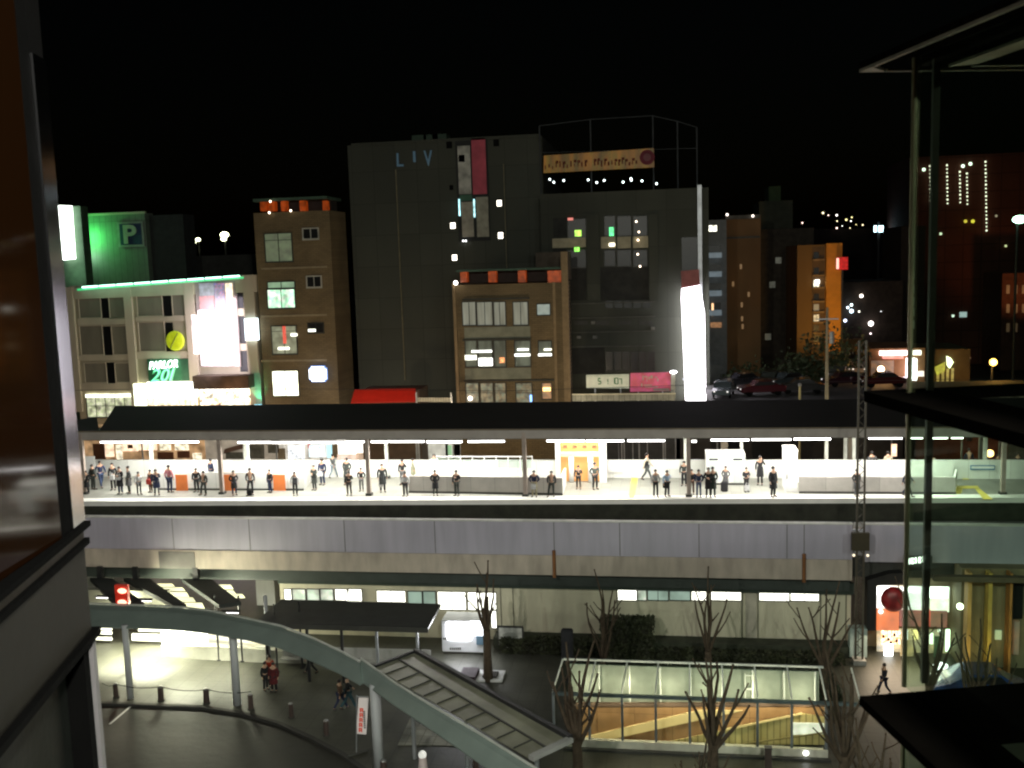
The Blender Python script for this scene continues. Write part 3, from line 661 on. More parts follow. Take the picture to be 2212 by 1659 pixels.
# yellow ball sign
yb = PY(*ZA(935, 1112), Y-.35)
s_ = MB().ball(yb, 1.08, 20, (1, .25, 1)).build('round_sign', emit('ball_yellow', (.62, .75, .02), .32, .3, 2, base=(.5, .6, .02)), r_, smooth=True)
MB().tube([yb+Vector((-.5+.12*k, -.3-.02, -.85+.21*k)) for k in range(9)], .06, 6).build('stripe', mat('ball_dark', (.12, .16, .02), .6), s_)
# neon lettering
x0, x1, z0, z1 = b.R(rc(ZE, 250, 262, 712, 390))
text('lettering', 'PARLOR', (x0, x1, z0, z1), Y-.5, emit('letter_white', (.75, 1, .85), 4), r_, .25, .06, .012, skew=.22)
x0, x1, z0, z1 = b.R(rc(ZE, 258, 385, 690, 608))
text('lettering', '20I', (x0, x1, z0, z1), Y-.5, emit('letter_green', (.02, .8, .22), .8), r_, .35, .05, .03, skew=.1)
text('lettering', '20I', (x0+.14, x1-.14, z0+.1, z1-.1), Y-.62, emit('letter_mint', (.2, 1, .6), 1.5), r_, .35, .03, -.012, skew=.1)
b.box('sign_backing', rc(ZE, 215, 240, 880, 600), .3, mat('sign_back', (.03, .12, .06), .6))
light('AREA', (PY(*ZE(470, 430), Y-1.2)), 25, (.2, 1, .5), r_, size=3, target=PY(*ZE(470, 430), Y))
# lit shop front
b.box('shop_window', rc(ZE, 210, 612, 1010, 860), .4, emit('shop_white', (1, 1, .88), 4, .15, 1))
b.box('shop_window', rc(ZE, 230, 862, 1010, 1100), .38, emit('shop_cream', (1, .75, .4), 1.7, .5, 3, two=(1, .95, .7), stretch=(1, 1, .4)))
b.box('lit_pillar', rc(ZE, 0, 640, 170, 1010), .45, emit('shop_white2', (.95, 1, .7), 3, .4, 1))
b.win(rc(ZA, 325, 1480, 655, 1640), emit('ground_green', (.75, .85, .45), .5, .7, 1.6, two=(1, 1, .7)), 5, 2, frame_d, .07)
b.box('lintel_lamp', rc(ZA, 325, 1478, 655, 1500), .3, emit('lamp_cream', (1, 1, .75), 2.5, .4, 1))
# central glaring sign column
b.box('sign_frame', rc(ZA, 1100, 700, 1375, 1290), .35, mat('sign_frame', (.35, .3, .28), .6))
b.box('poster', rc(ZA, 1115, 712, 1215, 800), .5, emit('poster_bluegrey', (.35, .38, .5), .45, .5, 2))
b.box('poster', rc(ZA, 1118, 800, 1215, 895), .5, emit('poster_red', (.8, .1, .12), .7, .4, 2))
b.box('poster', rc(ZA, 1225, 712, 1290, 935), .5, emit('poster_mauve', (.5, .12, .3), .6, .7, 2.5, two=(.1, .1, .4)))
b.box('poster', rc(ZA, 1300, 712, 1345, 940), .48, emit('poster_cream', (1, .8, .6), 1.4, .4, 2))
b.box('light_panel', rc(ZA, 1122, 898, 1350, 1275), .55, emit('glare_pink', (1, .9, 1), 6, .1, 1))
b.box('light_panel', rc(ZA, 1065, 930, 1112, 1200), .4, emit('glare_edge', (1, .85, .85), 1.8, .5, 1))
light('AREA', PY(*ZA(1240, 1080), Y-1.5), 600, (1, .88, 1), r_, size=5, sy=8, target=PY(*ZA(1240, 1080), Y))
b.box('side_sign', rc(ZA, 1437, 955, 1512, 1105), .8, emit('side_white', (.8, .95, 1), 3.5))
b.box('awning', rc(ZE, 1035, 490, 1925, 700), 1.6, mat('awning_dark', (.07, .045, .03), .9, var=.3))
b.box('shop_window', rc(ZE, 1050, 702, 1860, 1100), .1, emit('shop_warm', (1, .55, .3), 2.2, .9, 1.6, two=(1, .95, .7)))
for k in range(9): 
    x = 1210+k*75; b.box('awning_lamp', rc(ZE, x, 712-k*3, x+34, 748-k*3), 1.3, emit('bulb', (1, .9, .75), 6))
b.box('side_wall_panel', rc(ZE, 1940, 470, 2040, 1000), .1, mat('green_tint', (.25, .35, .28), .6))
light('SPOT', PY(*ZE(1990, 1040), Y-1.0), 700, (.1, 1, .5), r_, size=.2, spot=60, target=PY(*ZE(1990, 600), Y))
e_ = PY(*ZE(1990, 1000), Y-1.0); MB().box(e_.x-.4, e_.x+.4, e_.y-.2, e_.y, e_.z-.1, e_.z+.12).build('uplight', emit('cyan', (.3, .8, 1), 4), r_)
light('POINT', PY(*ZE(600, 700), Y-2.5), 260, (1, .95, .7), r_, size=1)
light('POINT', PY(*ZE(1500, 800), Y-3), 160, (1, .6, .35), r_, size=1)

# ---- parking building behind
Y = 116
b = Bld('parking_tower', 'dim parking building with green lit wall and blue letter P sign', 'building', (185, 462, 322, 720), Y, 2, mat('ribbed_wall', (.2, .24, .19), .7, brick=(.8, 9, .03, 0), var=.1), group=GX)
b.box('sign_panel', rc(ZA, 545, 290, 725, 462), .3, mat('panel_grey', (.3, .32, .28), .6))
b.box('sign_panel', rc(ZA, 562, 302, 712, 448), .34, mat('p_blue', (.015, .025, .09), .6))
x0, x1, z0, z1 = b.R(rc(ZA, 590, 310, 682, 440)); text('lettering', 'P', (x0, x1, z0, z1), Y-.45, mat('p_white', (.4, .4, .33), .6), b.root, 0, .05, .03)
b.box('roof_edge', rc(ZA, 310, 226, 735, 240), .3, stone)
l_ = PY(*ZA(322, 520), Y-1.2); MB().ball(l_, .42, 10).build('floodlight', emit('flood', (.85, 1, 1), 14), b.root)
light('POINT', PY(*ZA(318, 400), Y-1.3), 900, (.1, 1, .2), b.root, size=1)
s2 = Bld('dark_annex', 'dark annex block right of the letter P building', 'building', rc(ZA, 750, 240, 1000, 640), Y+1, 3, mat('near_black', (.035, .035, .035), .9), group=GX)
s3 = Bld('roof_block', 'low dark rooftop block between the parlor and the tan tower', 'building', rc(ZA, 1010, 520, 1470, 700), 125, 12, mat('hill_block', (.05, .05, .045), .9), group=GX)
vb = Bld('sign_tower', 'narrow tower carrying a tall glowing white vertical sign', 'building', rc(ZA, 108, 182, 300, 740), 108, 1.5, mat('vb_wall', (.06, .1, .06), .8), group=GX)
pts = [PY(*ZA(*q), 107.3) for q in ((106, 175), (205, 178), (230, 545), (155, 552))]
MB().prism(pts, (0, .5, 0)).build('sign_face', emit('vert_sign', (.92, 1, .93), 7), vb.root)
pts = [PY(*ZA(*q), 107.35) for q in ((98, 178), (106, 176), (153, 552), (125, 500))]
MB().prism(pts, (0, .4, 0)).build('sign_edge', emit('vert_edge', (.1, .1, 1), 2.5), vb.root)
light('AREA', PY(*ZA(190, 350), 106.5), 180, (.6, 1, .7), vb.root, size=2, sy=12, target=PY(*ZA(400, 350), 116))
# far hillside lamps
for k, (x, y, r, lab) in enumerate(((1065, 432, .3, 'lower left'), (1092, 412, .35, 'upper middle'), (1275, 378, .6, 'large right'), (1270, 408, .4, 'small under the large'), (1052, 490, .2, 'lowest'))):
    p = PY(*ZA(x, y), 160); e = empty('street_lamp', (p.x, p.y, 8), f'{lab} bright lamp on the dark slope behind the parlor roof', 'street lamp', 'distant lamps behind the parlor')
    MB().ball(p, r, 10, (1.3, 1, .8)).build('lamp', emit('far_lamp', (.95, 1, .6), 9), e); MB().tube([(p.x, p.y+.3, 6), (p.x, p.y+.3, p.z-.1)], .08).build('pole', darkmetal, e)

# ---- tan brick tower left
Y = 100
b = Bld('brick_tower', 'tall narrow tan brick tower with orange lit roof arcade at left', 'building', (560, 457, 722, 870), Y, 5.2, brick_m, group=GX)
def shopglass(): pass
b.win(rc(ZA, 1555, 365, 1748, 568), emit('dimgreen', (.3, .45, .2), .16, .5, 1.5), 2, 1, split=.75)
b.win(rc(ZA, 1572, 700, 1766, 750), emit('gd2', (.35, .6, .35), .5, .3, 1), 2, 1)
b.win(rc(ZA, 1572, 752, 1768, 888), grn, 2, 1)
b.win(rc(ZA, 1602, 1005, 1780, 1205), emit('room_dim', (.7, .75, .5), .22, .5, 1.4, base=(.2, .2, .15)), 2, 1, split=.8)
b.box('sign_strip', rc(ZA, 1683, 1010, 1702, 1130), .2, emit('redstrip', (1, .05, .02), .8, .3, 2))
for q in ((1738, 1060, 1778, 1078), (1650, 1155, 1725, 1172)): b.box('ceiling_lamp', rc(ZA, *q), .2, emit('lampc', (1, 1, .85), 3))
b.win(rc(ZA, 1606, 1315, 1792, 1495), emit('full_yellow', (1, 1, .72), 3, .3, 1.2), 2, 1, split=.7)
pal = mat('paleframe', (.45, .45, .4), .6)
for q in ((1815, 330, 1930, 412), (1842, 660, 1950, 745)):
    b.win(rc(ZA, *q), darkglass, 2, 1, pal, .12)
b.win(rc(ZA, 1852, 985, 1965, 1058), darkglass, 2, 1); b.box('ceiling_lamp', rc(ZA, 1858, 1030, 1908, 1048), .2, emit('lampc2', (1, 1, .85), 2.5))
x0, x1, z0, z1 = b.R(rc(ZA, 1878, 1288, 1990, 1385))
sg = MB().box(x0, x1, Y-1, Y-.3, z0, z1).build('lit_sign', emit('bluewhite_sign', (.85, .93, 1), 5, .1, 2), b.root, bevel=.25)
MB().box(x0-.1, x1+.1, Y-.6, Y-.28, z0-.1, z1+.1).build('sign_rim', emit('blue_rim', (.15, .35, 1), .9), b.root, bevel=.2)
fb = []
for v in (600, 930, 1240): fb.append(rc(ZA, 1530, v, 1985, v+14))
b.boxes('floor_band', fb, .08, mat('band_tan', (.3, .24, .15), .8))
def arcade(b, z, cols, y0, y1, xr, roofy):
    Y = b.Y
    for (x0, x1) in cols: b.box('arcade_column', rc(z, x0, y0, x1, y1), -.8, emit('orange_glow_col', (1, .13, .01), .16, .6, 3, base=(.35, .07, .015)), back=1.6)  # lamplight on the columns put in as glow of their colour
    q = b.R(rc(z, xr[0], roofy, xr[1], y0)); MB().box(q[0], q[1], Y+.2, Y+5, q[2]+.003, q[3]).build('arcade_roof', mat('arcade_roof', (.05, .1, .07), .7), b.root)
    q = b.R(rc(z, xr[0]+20, y0, xr[1]-20, y1)); MB().box(q[0], q[1], Y+2.5, Y+4.5, q[2]-.02, q[3]).build('arcade_wall', mat('arc_wall', (.04, .03, .025), .8), b.root)
arcade(b, ZA, ((1500, 1545), (1560, 1600), (1645, 1680), (1775, 1815), (1935, 1965)), 140, 212, (1465, 1975), 120)
dots(b.root, 'roof_lamp', [ZA(1585, 226), ZA(1733, 212), ZA(1592, 148)], Y-.3, .12, emit('pinlamp', (1, .8, .6), 5))

# ---- big blank grey facade with three letters
Y = 106
b = Bld('department_store', 'large blank grey windowless facade with pale letters and two tall banners', 'building', (764, 303, 1178, 870), Y, 18, greyf, group=GX)
lt = emit('letter_blue', (.1, .24, .42), .08, base=(.14, .24, .3))
for s_, q in (('L', (395, 368, 440, 460)), ('I', (508, 355, 524, 430)), ('V', (582, 350, 640, 455))):
    x0, x1, z0, z1 = b.R(rc(ZB, *q)); text('lettering', s_, (x0, x1, z0, z1), Y-.15, lt, b.root, 0, .08, .01)
ban = lambda n, q, m_: b.box('banner', rc(ZH, *q), .25, m_)
b.box('banner_frame', rc(ZH, 1045, 90, 1500, 1560), .12, mat('bframe', (.02, .022, .022), .8))
ban('a', (1068, 200, 1245, 890), mat('banner_pale', (.42, .42, .38), .7, var=.45, scale=1.1))
ban('a', (1265, 92, 1465, 890), mat('banner_red', (.5, .08, .12), .7, var=.2, scale=1))
ban('a', (1090, 900, 1262, 985), mat('banner_green', (.05, .14, .09), .7))
ban('a', (1118, 1000, 1285, 1500), mat('banner_tan', (.36, .34, .28), .7, var=.25))
ban('a', (1330, 930, 1500, 1500), mat('banner_tan2', (.34, .33, .26), .7, var=.25))
ban('a', (1075, 330, 1160, 430), mat('banner_mark', (.12, .08, .12), .7))
for q in ((1075, 960, 1092, 1200), (1288, 960, 1304, 1220)): b.box('banner_lamp', rc(ZH, *q), .3, emit('cyan_strip', (.5, .95, 1), 1.6, .5, 2))
wl = emit('square_window', (1, .93, .78), 4)
for q in ((945, 1292, 1030, 1388), (1610, 970, 1690, 1068), (1628, 1430, 1710, 1530)): b.win(rc(ZH, *q), wl, 1, 1, w=.05)
b.win(rc(ZB, 773, 1067, 813, 1112), wl, 1, 1, w=.05)
dots(b.root, 'lamp', [ZH(1133, 1557), ZH(1170, 1557)], Y-.3, .1, emit('lampq', (1, 1, 1), 4))
for q in ((735, 285, 775, 335), (1060, 272, 1100, 320), (757, 588, 783, 622)): b.box('vent', rc(ZB, *q), .03, black)
p0 = PY(*ZB(385, 480), Y-.12); p1 = PY(*ZC(458, 970), Y-.12); MB().tube([p0, (p0.x, p0.y, p1.z)], .07).build('down_pipe', mat('pipe_tan', (.2, .18, .11), .6), b.root)
p0 = PY(*ZB(1130, 440), Y-.12); MB().tube([p0, (p0.x, p0.y, 9)], .05).build('down_pipe', MC['pipe_tan'], b.root)
b.box('roof_parapet', (760, 300, 1168, 306), .25, greyf)
for x in (640, 700, 560): 
    p = PY(*ZB(x, 250), Y+4); MB().box(p.x-.8, p.x+.8, Y+3, Y+5, b.z1-.5, b.z1+1.1).build('roof_unit', mat('roof_unit', (.06, .1, .07), .8), b.root)

# ---- tan brick lower block in front
Y = 97
b = Bld('brick_block', 'four storey tan brick block with orange lit rooftop columns at centre', 'building', (986, 613, 1222, 870), Y, 8.5, brick_m, group=GX)
for q in ((845, 425, 942, 592), (945, 425, 1058, 592), (1062, 425, 1148, 592), (1195, 425, 1303, 590)): b.win(rc(ZC, *q), curt, 2, 1, w=.07)
b.win(rc(ZC, 1360, 440, 1455, 520), emit('pale_win', (.6, .75, .65), .3, .2, 2), 1, 1, w=.06)
for q in ((865, 692, 950, 878), (955, 692, 1058, 880), (1062, 692, 1150, 880), (1207, 692, 1320, 875), (1370, 695, 1466, 805)): b.win(rc(ZC, *q), dimw, 1, 1, w=.07)
for q, m_ in (((912, 762, 1050, 776), hot), ((866, 795, 945, 828), yel), ((960, 815, 1056, 868), hot), ((1228, 750, 1305, 762), hot), ((1208, 786, 1316, 802), hot), ((1372, 785, 1464, 800), hot), ((1410, 750, 1464, 762), yel)):
    b.box('ceiling_light', rc(ZC, *q), .2, m_)
b.box('neon_mark', rc(ZC, 1105, 812, 1138, 848), .2, emit('neonorange', (1, .35, .1), 1.5, .8, 6))
for q in ((870, 985, 962, 1125), (970, 985, 1062, 1125), (1070, 985, 1150, 1125), (1215, 985, 1330, 1125)): b.win(rc(ZC, *q), emit('cafe', (.7, .55, .3), .2, .8, 2, base=(.15, .13, .1), two=(.4, .5, .35)), 1, 1, w=.07, split=.5)
b.win(rc(ZC, 1395, 985, 1465, 1100), emit('orange_room', (1, .35, .05), .22, .6, 2), 1, 1, w=.06); b.box('pendant_lamp', rc(ZC, 1404, 1018, 1456, 1042), .2, emit('orpend', (1, .6, .2), 3.5, .3, 8))
b.boxes('floor_band', [rc(ZC, 850, 400, 1310, 412), rc(ZC, 850, 682, 1320, 692), rc(ZC, 860, 965, 1480, 975)], .3, mat('band_dark', (.06, .06, .05), .8))
b.boxes('spandrel', [rc(ZC, 860, 600, 1315, 680), rc(ZC, 865, 885, 1320, 962)], .04, mat('spandrel', (.25, .26, .2), .8, var=.15))
b.boxes('pilaster', [rc(ZC, 1480, 290, 1500, 1130), rc(ZC, 1540, 80, 1585, 1130), rc(ZC, 795, 300, 815, 1130)], .25, mat('pil_tan', (.28, .2, .11), .8))
arcade(b, ZB, ((820, 868), (1015, 1070), (1222, 1275), (1428, 1520)), 1180, 1262, (800, 1530), 1165)
x0, x1, z0, z1 = b.R(rc(ZB, 1305, 1050, 1555, 1180)); MB().box(x0, x1, Y+5.2, Y+8.4, z0-1, z1).build('penthouse', mat('pent', (.1, .08, .06), .9), b.root)
dots(b.root, 'wall_lamp', [ZC(800, 296), ZC(900, 1095)], Y-.5, .22, emit('walllamp', (1, .9, .8), 7))
b.box('blue_light', rc(ZC, 1316, 1070, 1328, 1115), .3, emit('bluel', (.2, .45, 1), 3))

# ---- right department building with balcony bays
Y = 103
b = Bld('terrace_building', 'wide grey building with orange roof billboard and dark recessed window bays', 'building', (1172, 412, 1532, 870), Y, 18, mat('terrace_wall', (.06, .065, .05), .85, var=.2, scale=.2, streak=1, brick=(3, 3.6, .02, 0)), group=GX)
for q in ((1572, 820, 1702, 960), (1825, 800, 1905, 940), (1915, 800, 2015, 940), (2025, 800, 2125, 940), (1572, 1035, 1702, 1160), (1825, 1035, 1905, 1150), (1915, 1035, 2015, 1150), (2025, 1035, 2125, 1150)): b.win(rc(ZB, *q), darkglass, 1, 1, w=.06)
recd = mat('bay_dark', (.02, .021, .018), .8, var=.4)
for q in ((ZB, 1475, 1026, 1570, 1385), (ZB, 1572, 1162, 1704, 1385), (ZB, 1800, 1152, 2134, 1385), (ZC, 1600, 745, 1830, 925), (ZB, 1475, 815, 1568, 950)): b.box('bay_shade_sheet', rc(*q), .02, recd)  # shade of the recessed bays put in as dark flat sheets
for q in ((ZB, 1708, 790, 1796, 1390), (ZB, 2136, 790, 2200, 1390)): b.box('pilaster', rc(*q), .35, MC['terrace_wall'])
for k in range(4): b.box('floor_band', rc(ZC, 1600, 430+k*100, 2180, 438+k*100), .15, mat('tband', (.1, .1, .085), .8))
for (x, y) in ((1740, 560), (1750, 660), (2150, 600), (1640, 660)): b.box('air_unit', rc(ZC, x, y, x+26, y+18), .7, mat('aircon', (.2, .2, .18), .6))
b.boxes('balcony_panel', [rc(ZB, 1470, 955, 1700, 1020), rc(ZB, 1805, 945, 1905, 1025), rc(ZB, 1918, 945, 2010, 1025), rc(ZB, 2025, 942, 2130, 1022)], .3, mat('balc', (.42, .38, .26), .8))
for q, c in (((1625, 900, 1668, 942), (.5, 1, .1)), ((1622, 1018, 1655, 1048), (.3, 1, .1)), ((1862, 880, 1892, 940), (.1, .9, .3))): b.box('green_sign', rc(ZB, *q), .35, emit('gs%d' % q[0], c, 1.6, .4, 3))
b.box('bay_lamp', rc(ZB, 1862, 990, 1900, 1010), .4, emit('baylamp', (1, .95, .75), 4)); b.box('bay_lamp', rc(ZB, 1576, 815, 1612, 832), .3, emit('pinkl', (1, .25, .2), .8))
dots(b.root, 'string_lamp', [ZB(2048, 840), ZB(2066, 912), ZB(2060, 968), ZB(2058, 1066), ZB(2074, 1150)], Y-.4, .1, emit('strl', (1, .8, .6), 6))
for k in range(5): b.box('window', rc(ZC, 1835+k*64, 420, 1888+k*64, 470), .03, darkglass)
for k in range(6): b.win(rc(ZC, 1835+k*58, 770, 1888+k*58, 905), darkglass, 1, 1, w=.05)
for k in range(4): b.box('window', rc(ZC, 1620+k*150, 560, 1710+k*150, 585), .03, mat('dimband', (.06, .06, .055), .7))
b.boxes('setback_shade', [rc(ZD, 240, 445, 330, 640)], .03, darkglass)
# roof structure and billboard
rb = b.root
bbx = [PY(*ZF(*q), Y+1) for q in ((130, 500), (2045, 400), (2035, 70), (135, 200))]
bb = MB().prism(bbx, (0, .3, 0)).build('billboard', emit('bill_orange', (.8, .3, .005), .1, .5, 1.2, base=(.12, .06, .002), stretch=(1, 1, .2), two=(.5, .3, .01)), rb)
mk = MB()
for k in range(26):
    x = 150+k*63 if k < 13 else 1000+(k-13)*60
    rr = random.Random(k); h0 = 300+rr.random()*40-(x*.05); 
    if k == 12: continue
    a_ = PY(*ZF(x, h0+rr.random()*60), Y+.9); c_ = PY(*ZF(x+14+rr.random()*16, h0+110), Y+.9); mk.box(a_.x, c_.x, Y+.88, Y+.98, c_.z, a_.z)
    if rr.random() > .4: d_ = PY(*ZF(x+45, h0+40), Y+.9); mk.box(a_.x, d_.x, Y+.88, Y+.98, d_.z, d_.z+.25)
mk.build('lettering', mat('bill_red', (.13, .02, .006), .8), bb)
c_ = PY(*ZF(1920, 230), Y+.85); MB().tube([c_, c_+Vector((0, .1, 0))], .75, 24).build('emblem', mat('emblem', (.15, .012, .025), .7), bb); MB().tube([c_-Vector((0, .06, 0)), c_-Vector((0, .01, 0))], .38, 20).build('emblem_centre', mat('emblem_c', (.2, .07, .08), .7), bb)
fr = MB()
tops = [(1165, 272), (1275, 258), (1410, 250), (1463, 262), (1505, 275)]
for (u, v) in tops:
    p = PY(u, v, Y+2); fr.beam(p, (p.x, p.y, PY(u, 420, Y+2).z), .14, .14)
for a_, c_ in zip(tops, tops[1:]): fr.beam(PY(*a_, Y+2), PY(*c_, Y+2), .08, .08)
fr.beam(PY(1168, 330, Y+2), PY(1505, 320, Y+2), .06, .06)
fr.build('roof_frame', mat('galv', (.04, .045, .05), .8), rb)
dots(rb, 'terrace_lamp', [ZF(*q) for q in ((238, 610), (308, 660), (480, 632), (902, 620), (1050, 665), (1178, 630), (1505, 658), (1648, 625), (1832, 638), (2083, 685), (1640, 600))], Y+.6, .11, emit('terrl', (.85, 1, 1), 5))
b.box('edge_post', (1508, 400, 1517, 870), .5, steel)
# glowing tall sign
pts = [PY(*ZD(*q), Y-1.5) for q in ((240, 742), (345, 722), (372, 880), (380, 1390), (262, 1385), (238, 800))]
ss = empty('illuminated_sign', (pts[4].x, Y-1.5, 0), 'very tall glowing white vertical sign at right corner of the grey building', 'sign')
MB().prism(pts, (0, .8, 0)).build('sign_face', emit('bigsign', (1, .95, 1), 7, .08, .6), ss)
pts2 = [PY(*ZD(*q), Y-1.45) for q in ((236, 640), (340, 630), (345, 720), (240, 740))]
MB().prism(pts2, (0, .6, 0)).build('sign_top', mat('sign_pinkgrey', (.35, .12, .12), .7), ss)
MB().box(pts[4].x, pts[3].x, Y-1.4, Y-.8, 0, pts[4].z-.01).build('sign_base', darkmetal, ss)
light('AREA', PY(*ZD(310, 1050), Y-3), 500, (1, .9, 1), ss, size=4, sy=14, target=PY(*ZD(310, 1050), Y-60))
mk = MB(); 
for k in range(5):
    a_ = PY(*ZD(262+k*20, 1262+6*(k % 2)), Y-1.53); mk.ball(a_, .3, 8, (1, .1, .5))
mk.build('picture', emit('sign_pic', (.6, .62, .7), 1.6), ss)

# ---- low things at street level showing over the platform roof
Y = 93
def low(name, label, cat, rect, Y, depth, m_): 
    x0, x1, z0, z1 = Bld.R(type('q', (), {'Y': Y})(), rect); e = empty(name, ((x0+x1)/2, Y, 0), label, cat); o = MB().box(x0, x1, Y, Y+depth, z0-1, z1).build('body', m_, e); return e, x0, x1, z0, z1
e = empty('red_awning_shop', tuple(PY(820, 870, 94)*1), 'low shop with glowing sloping red awning left of centre', 'shop')
q = [PY(*ZC(*p), 93) for p in ((75, 1130), (530, 1120))]+[PY(*ZC(*p), 95) for p in ((520, 1035), (100, 1040))]
MB().prism(q, (0, .05, .12)).build('awning', emit('red_glow', (.9, .03, .01), .07, .5, 1.5, base=(.35, .025, .015)), e)
x0 = q[0].x; x1 = q[1].x; zb = q[0].z; MB().box(x0+.3, x1-.3, 95.2, 99, 0, q[2].z-.05).build('wall', mat('shopwall', (.1, .07, .05), .9), e)
light('AREA', ((x0+x1)/2, 92.5, q[2].z+1.2), 60, (1, .3, .2), e, size=8, sy=1, target=((x0+x1)/2, 94, q[2].z))
q = [PY(*ZC(*p), 92) for p in ((530, 1118), (770, 1120), (775, 1090), (530, 1090))]
fe = empty('white_fence', (q[0].x, 92, 0), 'short white panel fence right of the red awning', 'fence'); MB().prism(q, (0, .08, 0)).build('panel', mat('fencew', (.5, .47, .38), .6, brick=(.25, 2, .03, 0)), fe)
for p in (q[0], q[1]): MB().box(p.x-.06, p.x+.06, 91.9, 92.1, 0, p.z+.9).build('post', steel, fe)
def bill(label, q, m_, marks, mm):
    pts = [PY(*ZG(*p), 92) for p in q]; e = empty('billboard', (pts[0].x, 92, 0), label, 'billboard')
    MB().prism(pts, (0, .15, 0)).build('panel', m_, e)
    b_ = MB()
    for (x0, y0, x1, y1) in marks:
        a = PY(*ZG(x0, y1), 91.98); c = PY(*ZG(x1, y0), 91.98); b_.box(a.x, c.x, 91.95, 91.99, a.z, c.z)
    b_.build('lettering', mm, e)
    l = MB()
    for p in (pts[0].lerp(pts[1], .2), pts[0].lerp(pts[1], .8)): l.box(p.x-.06, p.x+.06, 92.16, 92.3, 0, p.z+1)
    l.build('post', steel, e); return e
gm = mat('mark_green', (.1, .25, .12), .7)
bill('white billboard with faint green characters above the street fence', [(170, 462), (862, 462), (862, 232), (165, 245)], emit('bill_w', (.7, .75, .5), .25, .25, 2, base=(.5, .5, .45)),
     [(360, 290, 400, 310), (355, 310, 370, 345), (365, 335, 405, 355), (395, 355, 410, 385), (360, 380, 400, 398), (510, 310, 525, 360), (510, 375, 525, 390), (620, 290, 640, 390), (640, 285, 680, 300), (640, 380, 680, 395), (675, 290, 690, 390), (700, 300, 745, 315), (735, 300, 748, 390), (180, 255, 850, 262)], gm)
bill('red and pink billboard left of the glowing tall sign', [(880, 520), (1540, 500), (1540, 200), (885, 215)], emit('bill_r', (.6, .1, .15), .3, .35, 1.5, base=(.5, .1, .12), two=(.75, .12, .3)),
     [(1080, 250, 1100, 330), (1110, 260, 1150, 280), (1150, 260, 1160, 350), (1180, 270, 1200, 320), (1210, 250, 1250, 300), (1280, 270, 1320, 290), (1320, 300, 1340, 350), (1060, 380, 1080, 440), (1100, 400, 1240, 415), (1120, 430, 1330, 445), (1260, 460, 1520, 500)], mat('mark_pale', (.55, .45, .4), .7))
q = [PY(*ZG(*p), 91) for p in ((-60, 670), (1610, 655), (1620, 545), (-60, 560))]
fe = empty('street_fence', (q[0].x, 91, 0), 'long pale street fence under the two billboards', 'fence'); MB().prism(q, (0, .08, 0)).build('panel', mat('fence_grey', (.27, .28, .24), .7, brick=(.5, 3, .03, 0), var=.3), fe)
MB().beam(q[3], q[2], .14, .1).build('rail', mat('rail_pale', (.6, .58, .45), .5), fe)
for t in (.1, .5, .9): p = q[0].lerp(q[1], t); MB().box(p.x-.05, p.x+.05, 91.1, 91.2, 0, p.z+.3).build('post', steel, fe)
q = [PY(*ZG(*p), 91.5) for p in ((1545, 660), (1610, 660), (1615, 200), (1545, 190))]
kq = empty('street_kiosk', (q[0].x, 91.5, 0), 'slim lit pylon between the red billboard and the tall glowing sign', 'pylon'); MB().prism(q, (0, .5, 0)).build('body', mat('pylon', (.35, .36, .33), .6), kq)
a = PY(*ZG(1585, 195), 91.3); MB().ball(a, .22, 8, (1.6, 1, .7)).build('lamp', wht, kq)

# ---- right hand background blocks
def apt(name, label, rect, Y, m_, depth=14, z0=0): return Bld(name, label, 'building', rect, Y, depth, m_, z0, GX)
b = apt('balcony_flats', 'narrow pale blue grey flats with stacked balconies right of the tall sign', rc(ZD, 385, 345, 500, 1300), 118, mat('flats_blue', (.22, .25, .27), .8))
b.win(rc(ZD, 392, 372, 447, 416), yel, 2, 1)
for k, y in enumerate((492, 600, 710, 822)):
    b.box('window', rc(ZD, 396, y, 464, y+40), .05, darkglass); b.box('balcony', rc(ZD, 393, y+42, 468, y+72), 1.0, emit('balc_blue_glow', (.35, .5, .6), .2, .2, 2, base=(.4, .42, .45)))  # light on the balcony fronts put in as a faint glow
b.box('curtain', rc(ZD, 412, 825, 424, 895), .15, emit('or_c', (1, .6, .3), 1.5)); b.box('window', rc(ZD, 405, 935, 470, 965), .1, emit('or_d', (.7, .3, .1), .3, .5, 3))
b = apt('brown_office', 'broad brown office block between the balcony flats and the dark tower', rc(ZD, 495, 318, 695, 1200), 126, mat('brown_wall', (.2, .115, .05), .85, var=.25, scale=.3, streak=1))
dots(b.root, 'roof_lamp', [ZD(650, 322), ZD(502, 315)], 125.5, .15, emit('rfl', (1, .85, .75), 4))
for x, y in ((575, 600), (580, 820), (582, 900), (585, 945), (530, 700), (620, 760)): b.box('window', rc(ZD, x, y, x+12, y+28), .05, emit('win_rust', (.6, .3, .08), .25))
b.box('roof_band', rc(ZD, 495, 318, 690, 340), .3, mat('rb', (.1, .1, .09), .8)); b.box('floor_band', rc(ZD, 495, 440, 690, 452), .2, MC['rb'])
b = apt('dark_tower', 'dark wide apartment tower with stepped top behind the amber flats', rc(ZD, 690, 395, 1000, 1200), 140, mat('dark_tower_wall', (.05, .04, .03), .9, var=.3))
q = b.R(rc(ZD, 690, 232, 885, 395)); MB().box(q[0], q[1], 141, 150, q[2], q[3]).build('upper_storeys', mat('dtu', (.045, .05, .035), .9), b.root)
q = b.R(rc(ZD, 750, 145, 820, 232)); MB().box(q[0], q[1], 142, 148, q[2], q[3]).build('roof_tank', mat('dtt', (.04, .07, .03), .9), b.root)
for x, y in ((845, 520), (845, 610), (845, 715), (866, 800), (720, 1000), (745, 700), (780, 560)): b.box('window', rc(ZD, x, y, x+34, y+36), .06, emit('w_dark', (.35, .36, .25), .1, .5, 2))
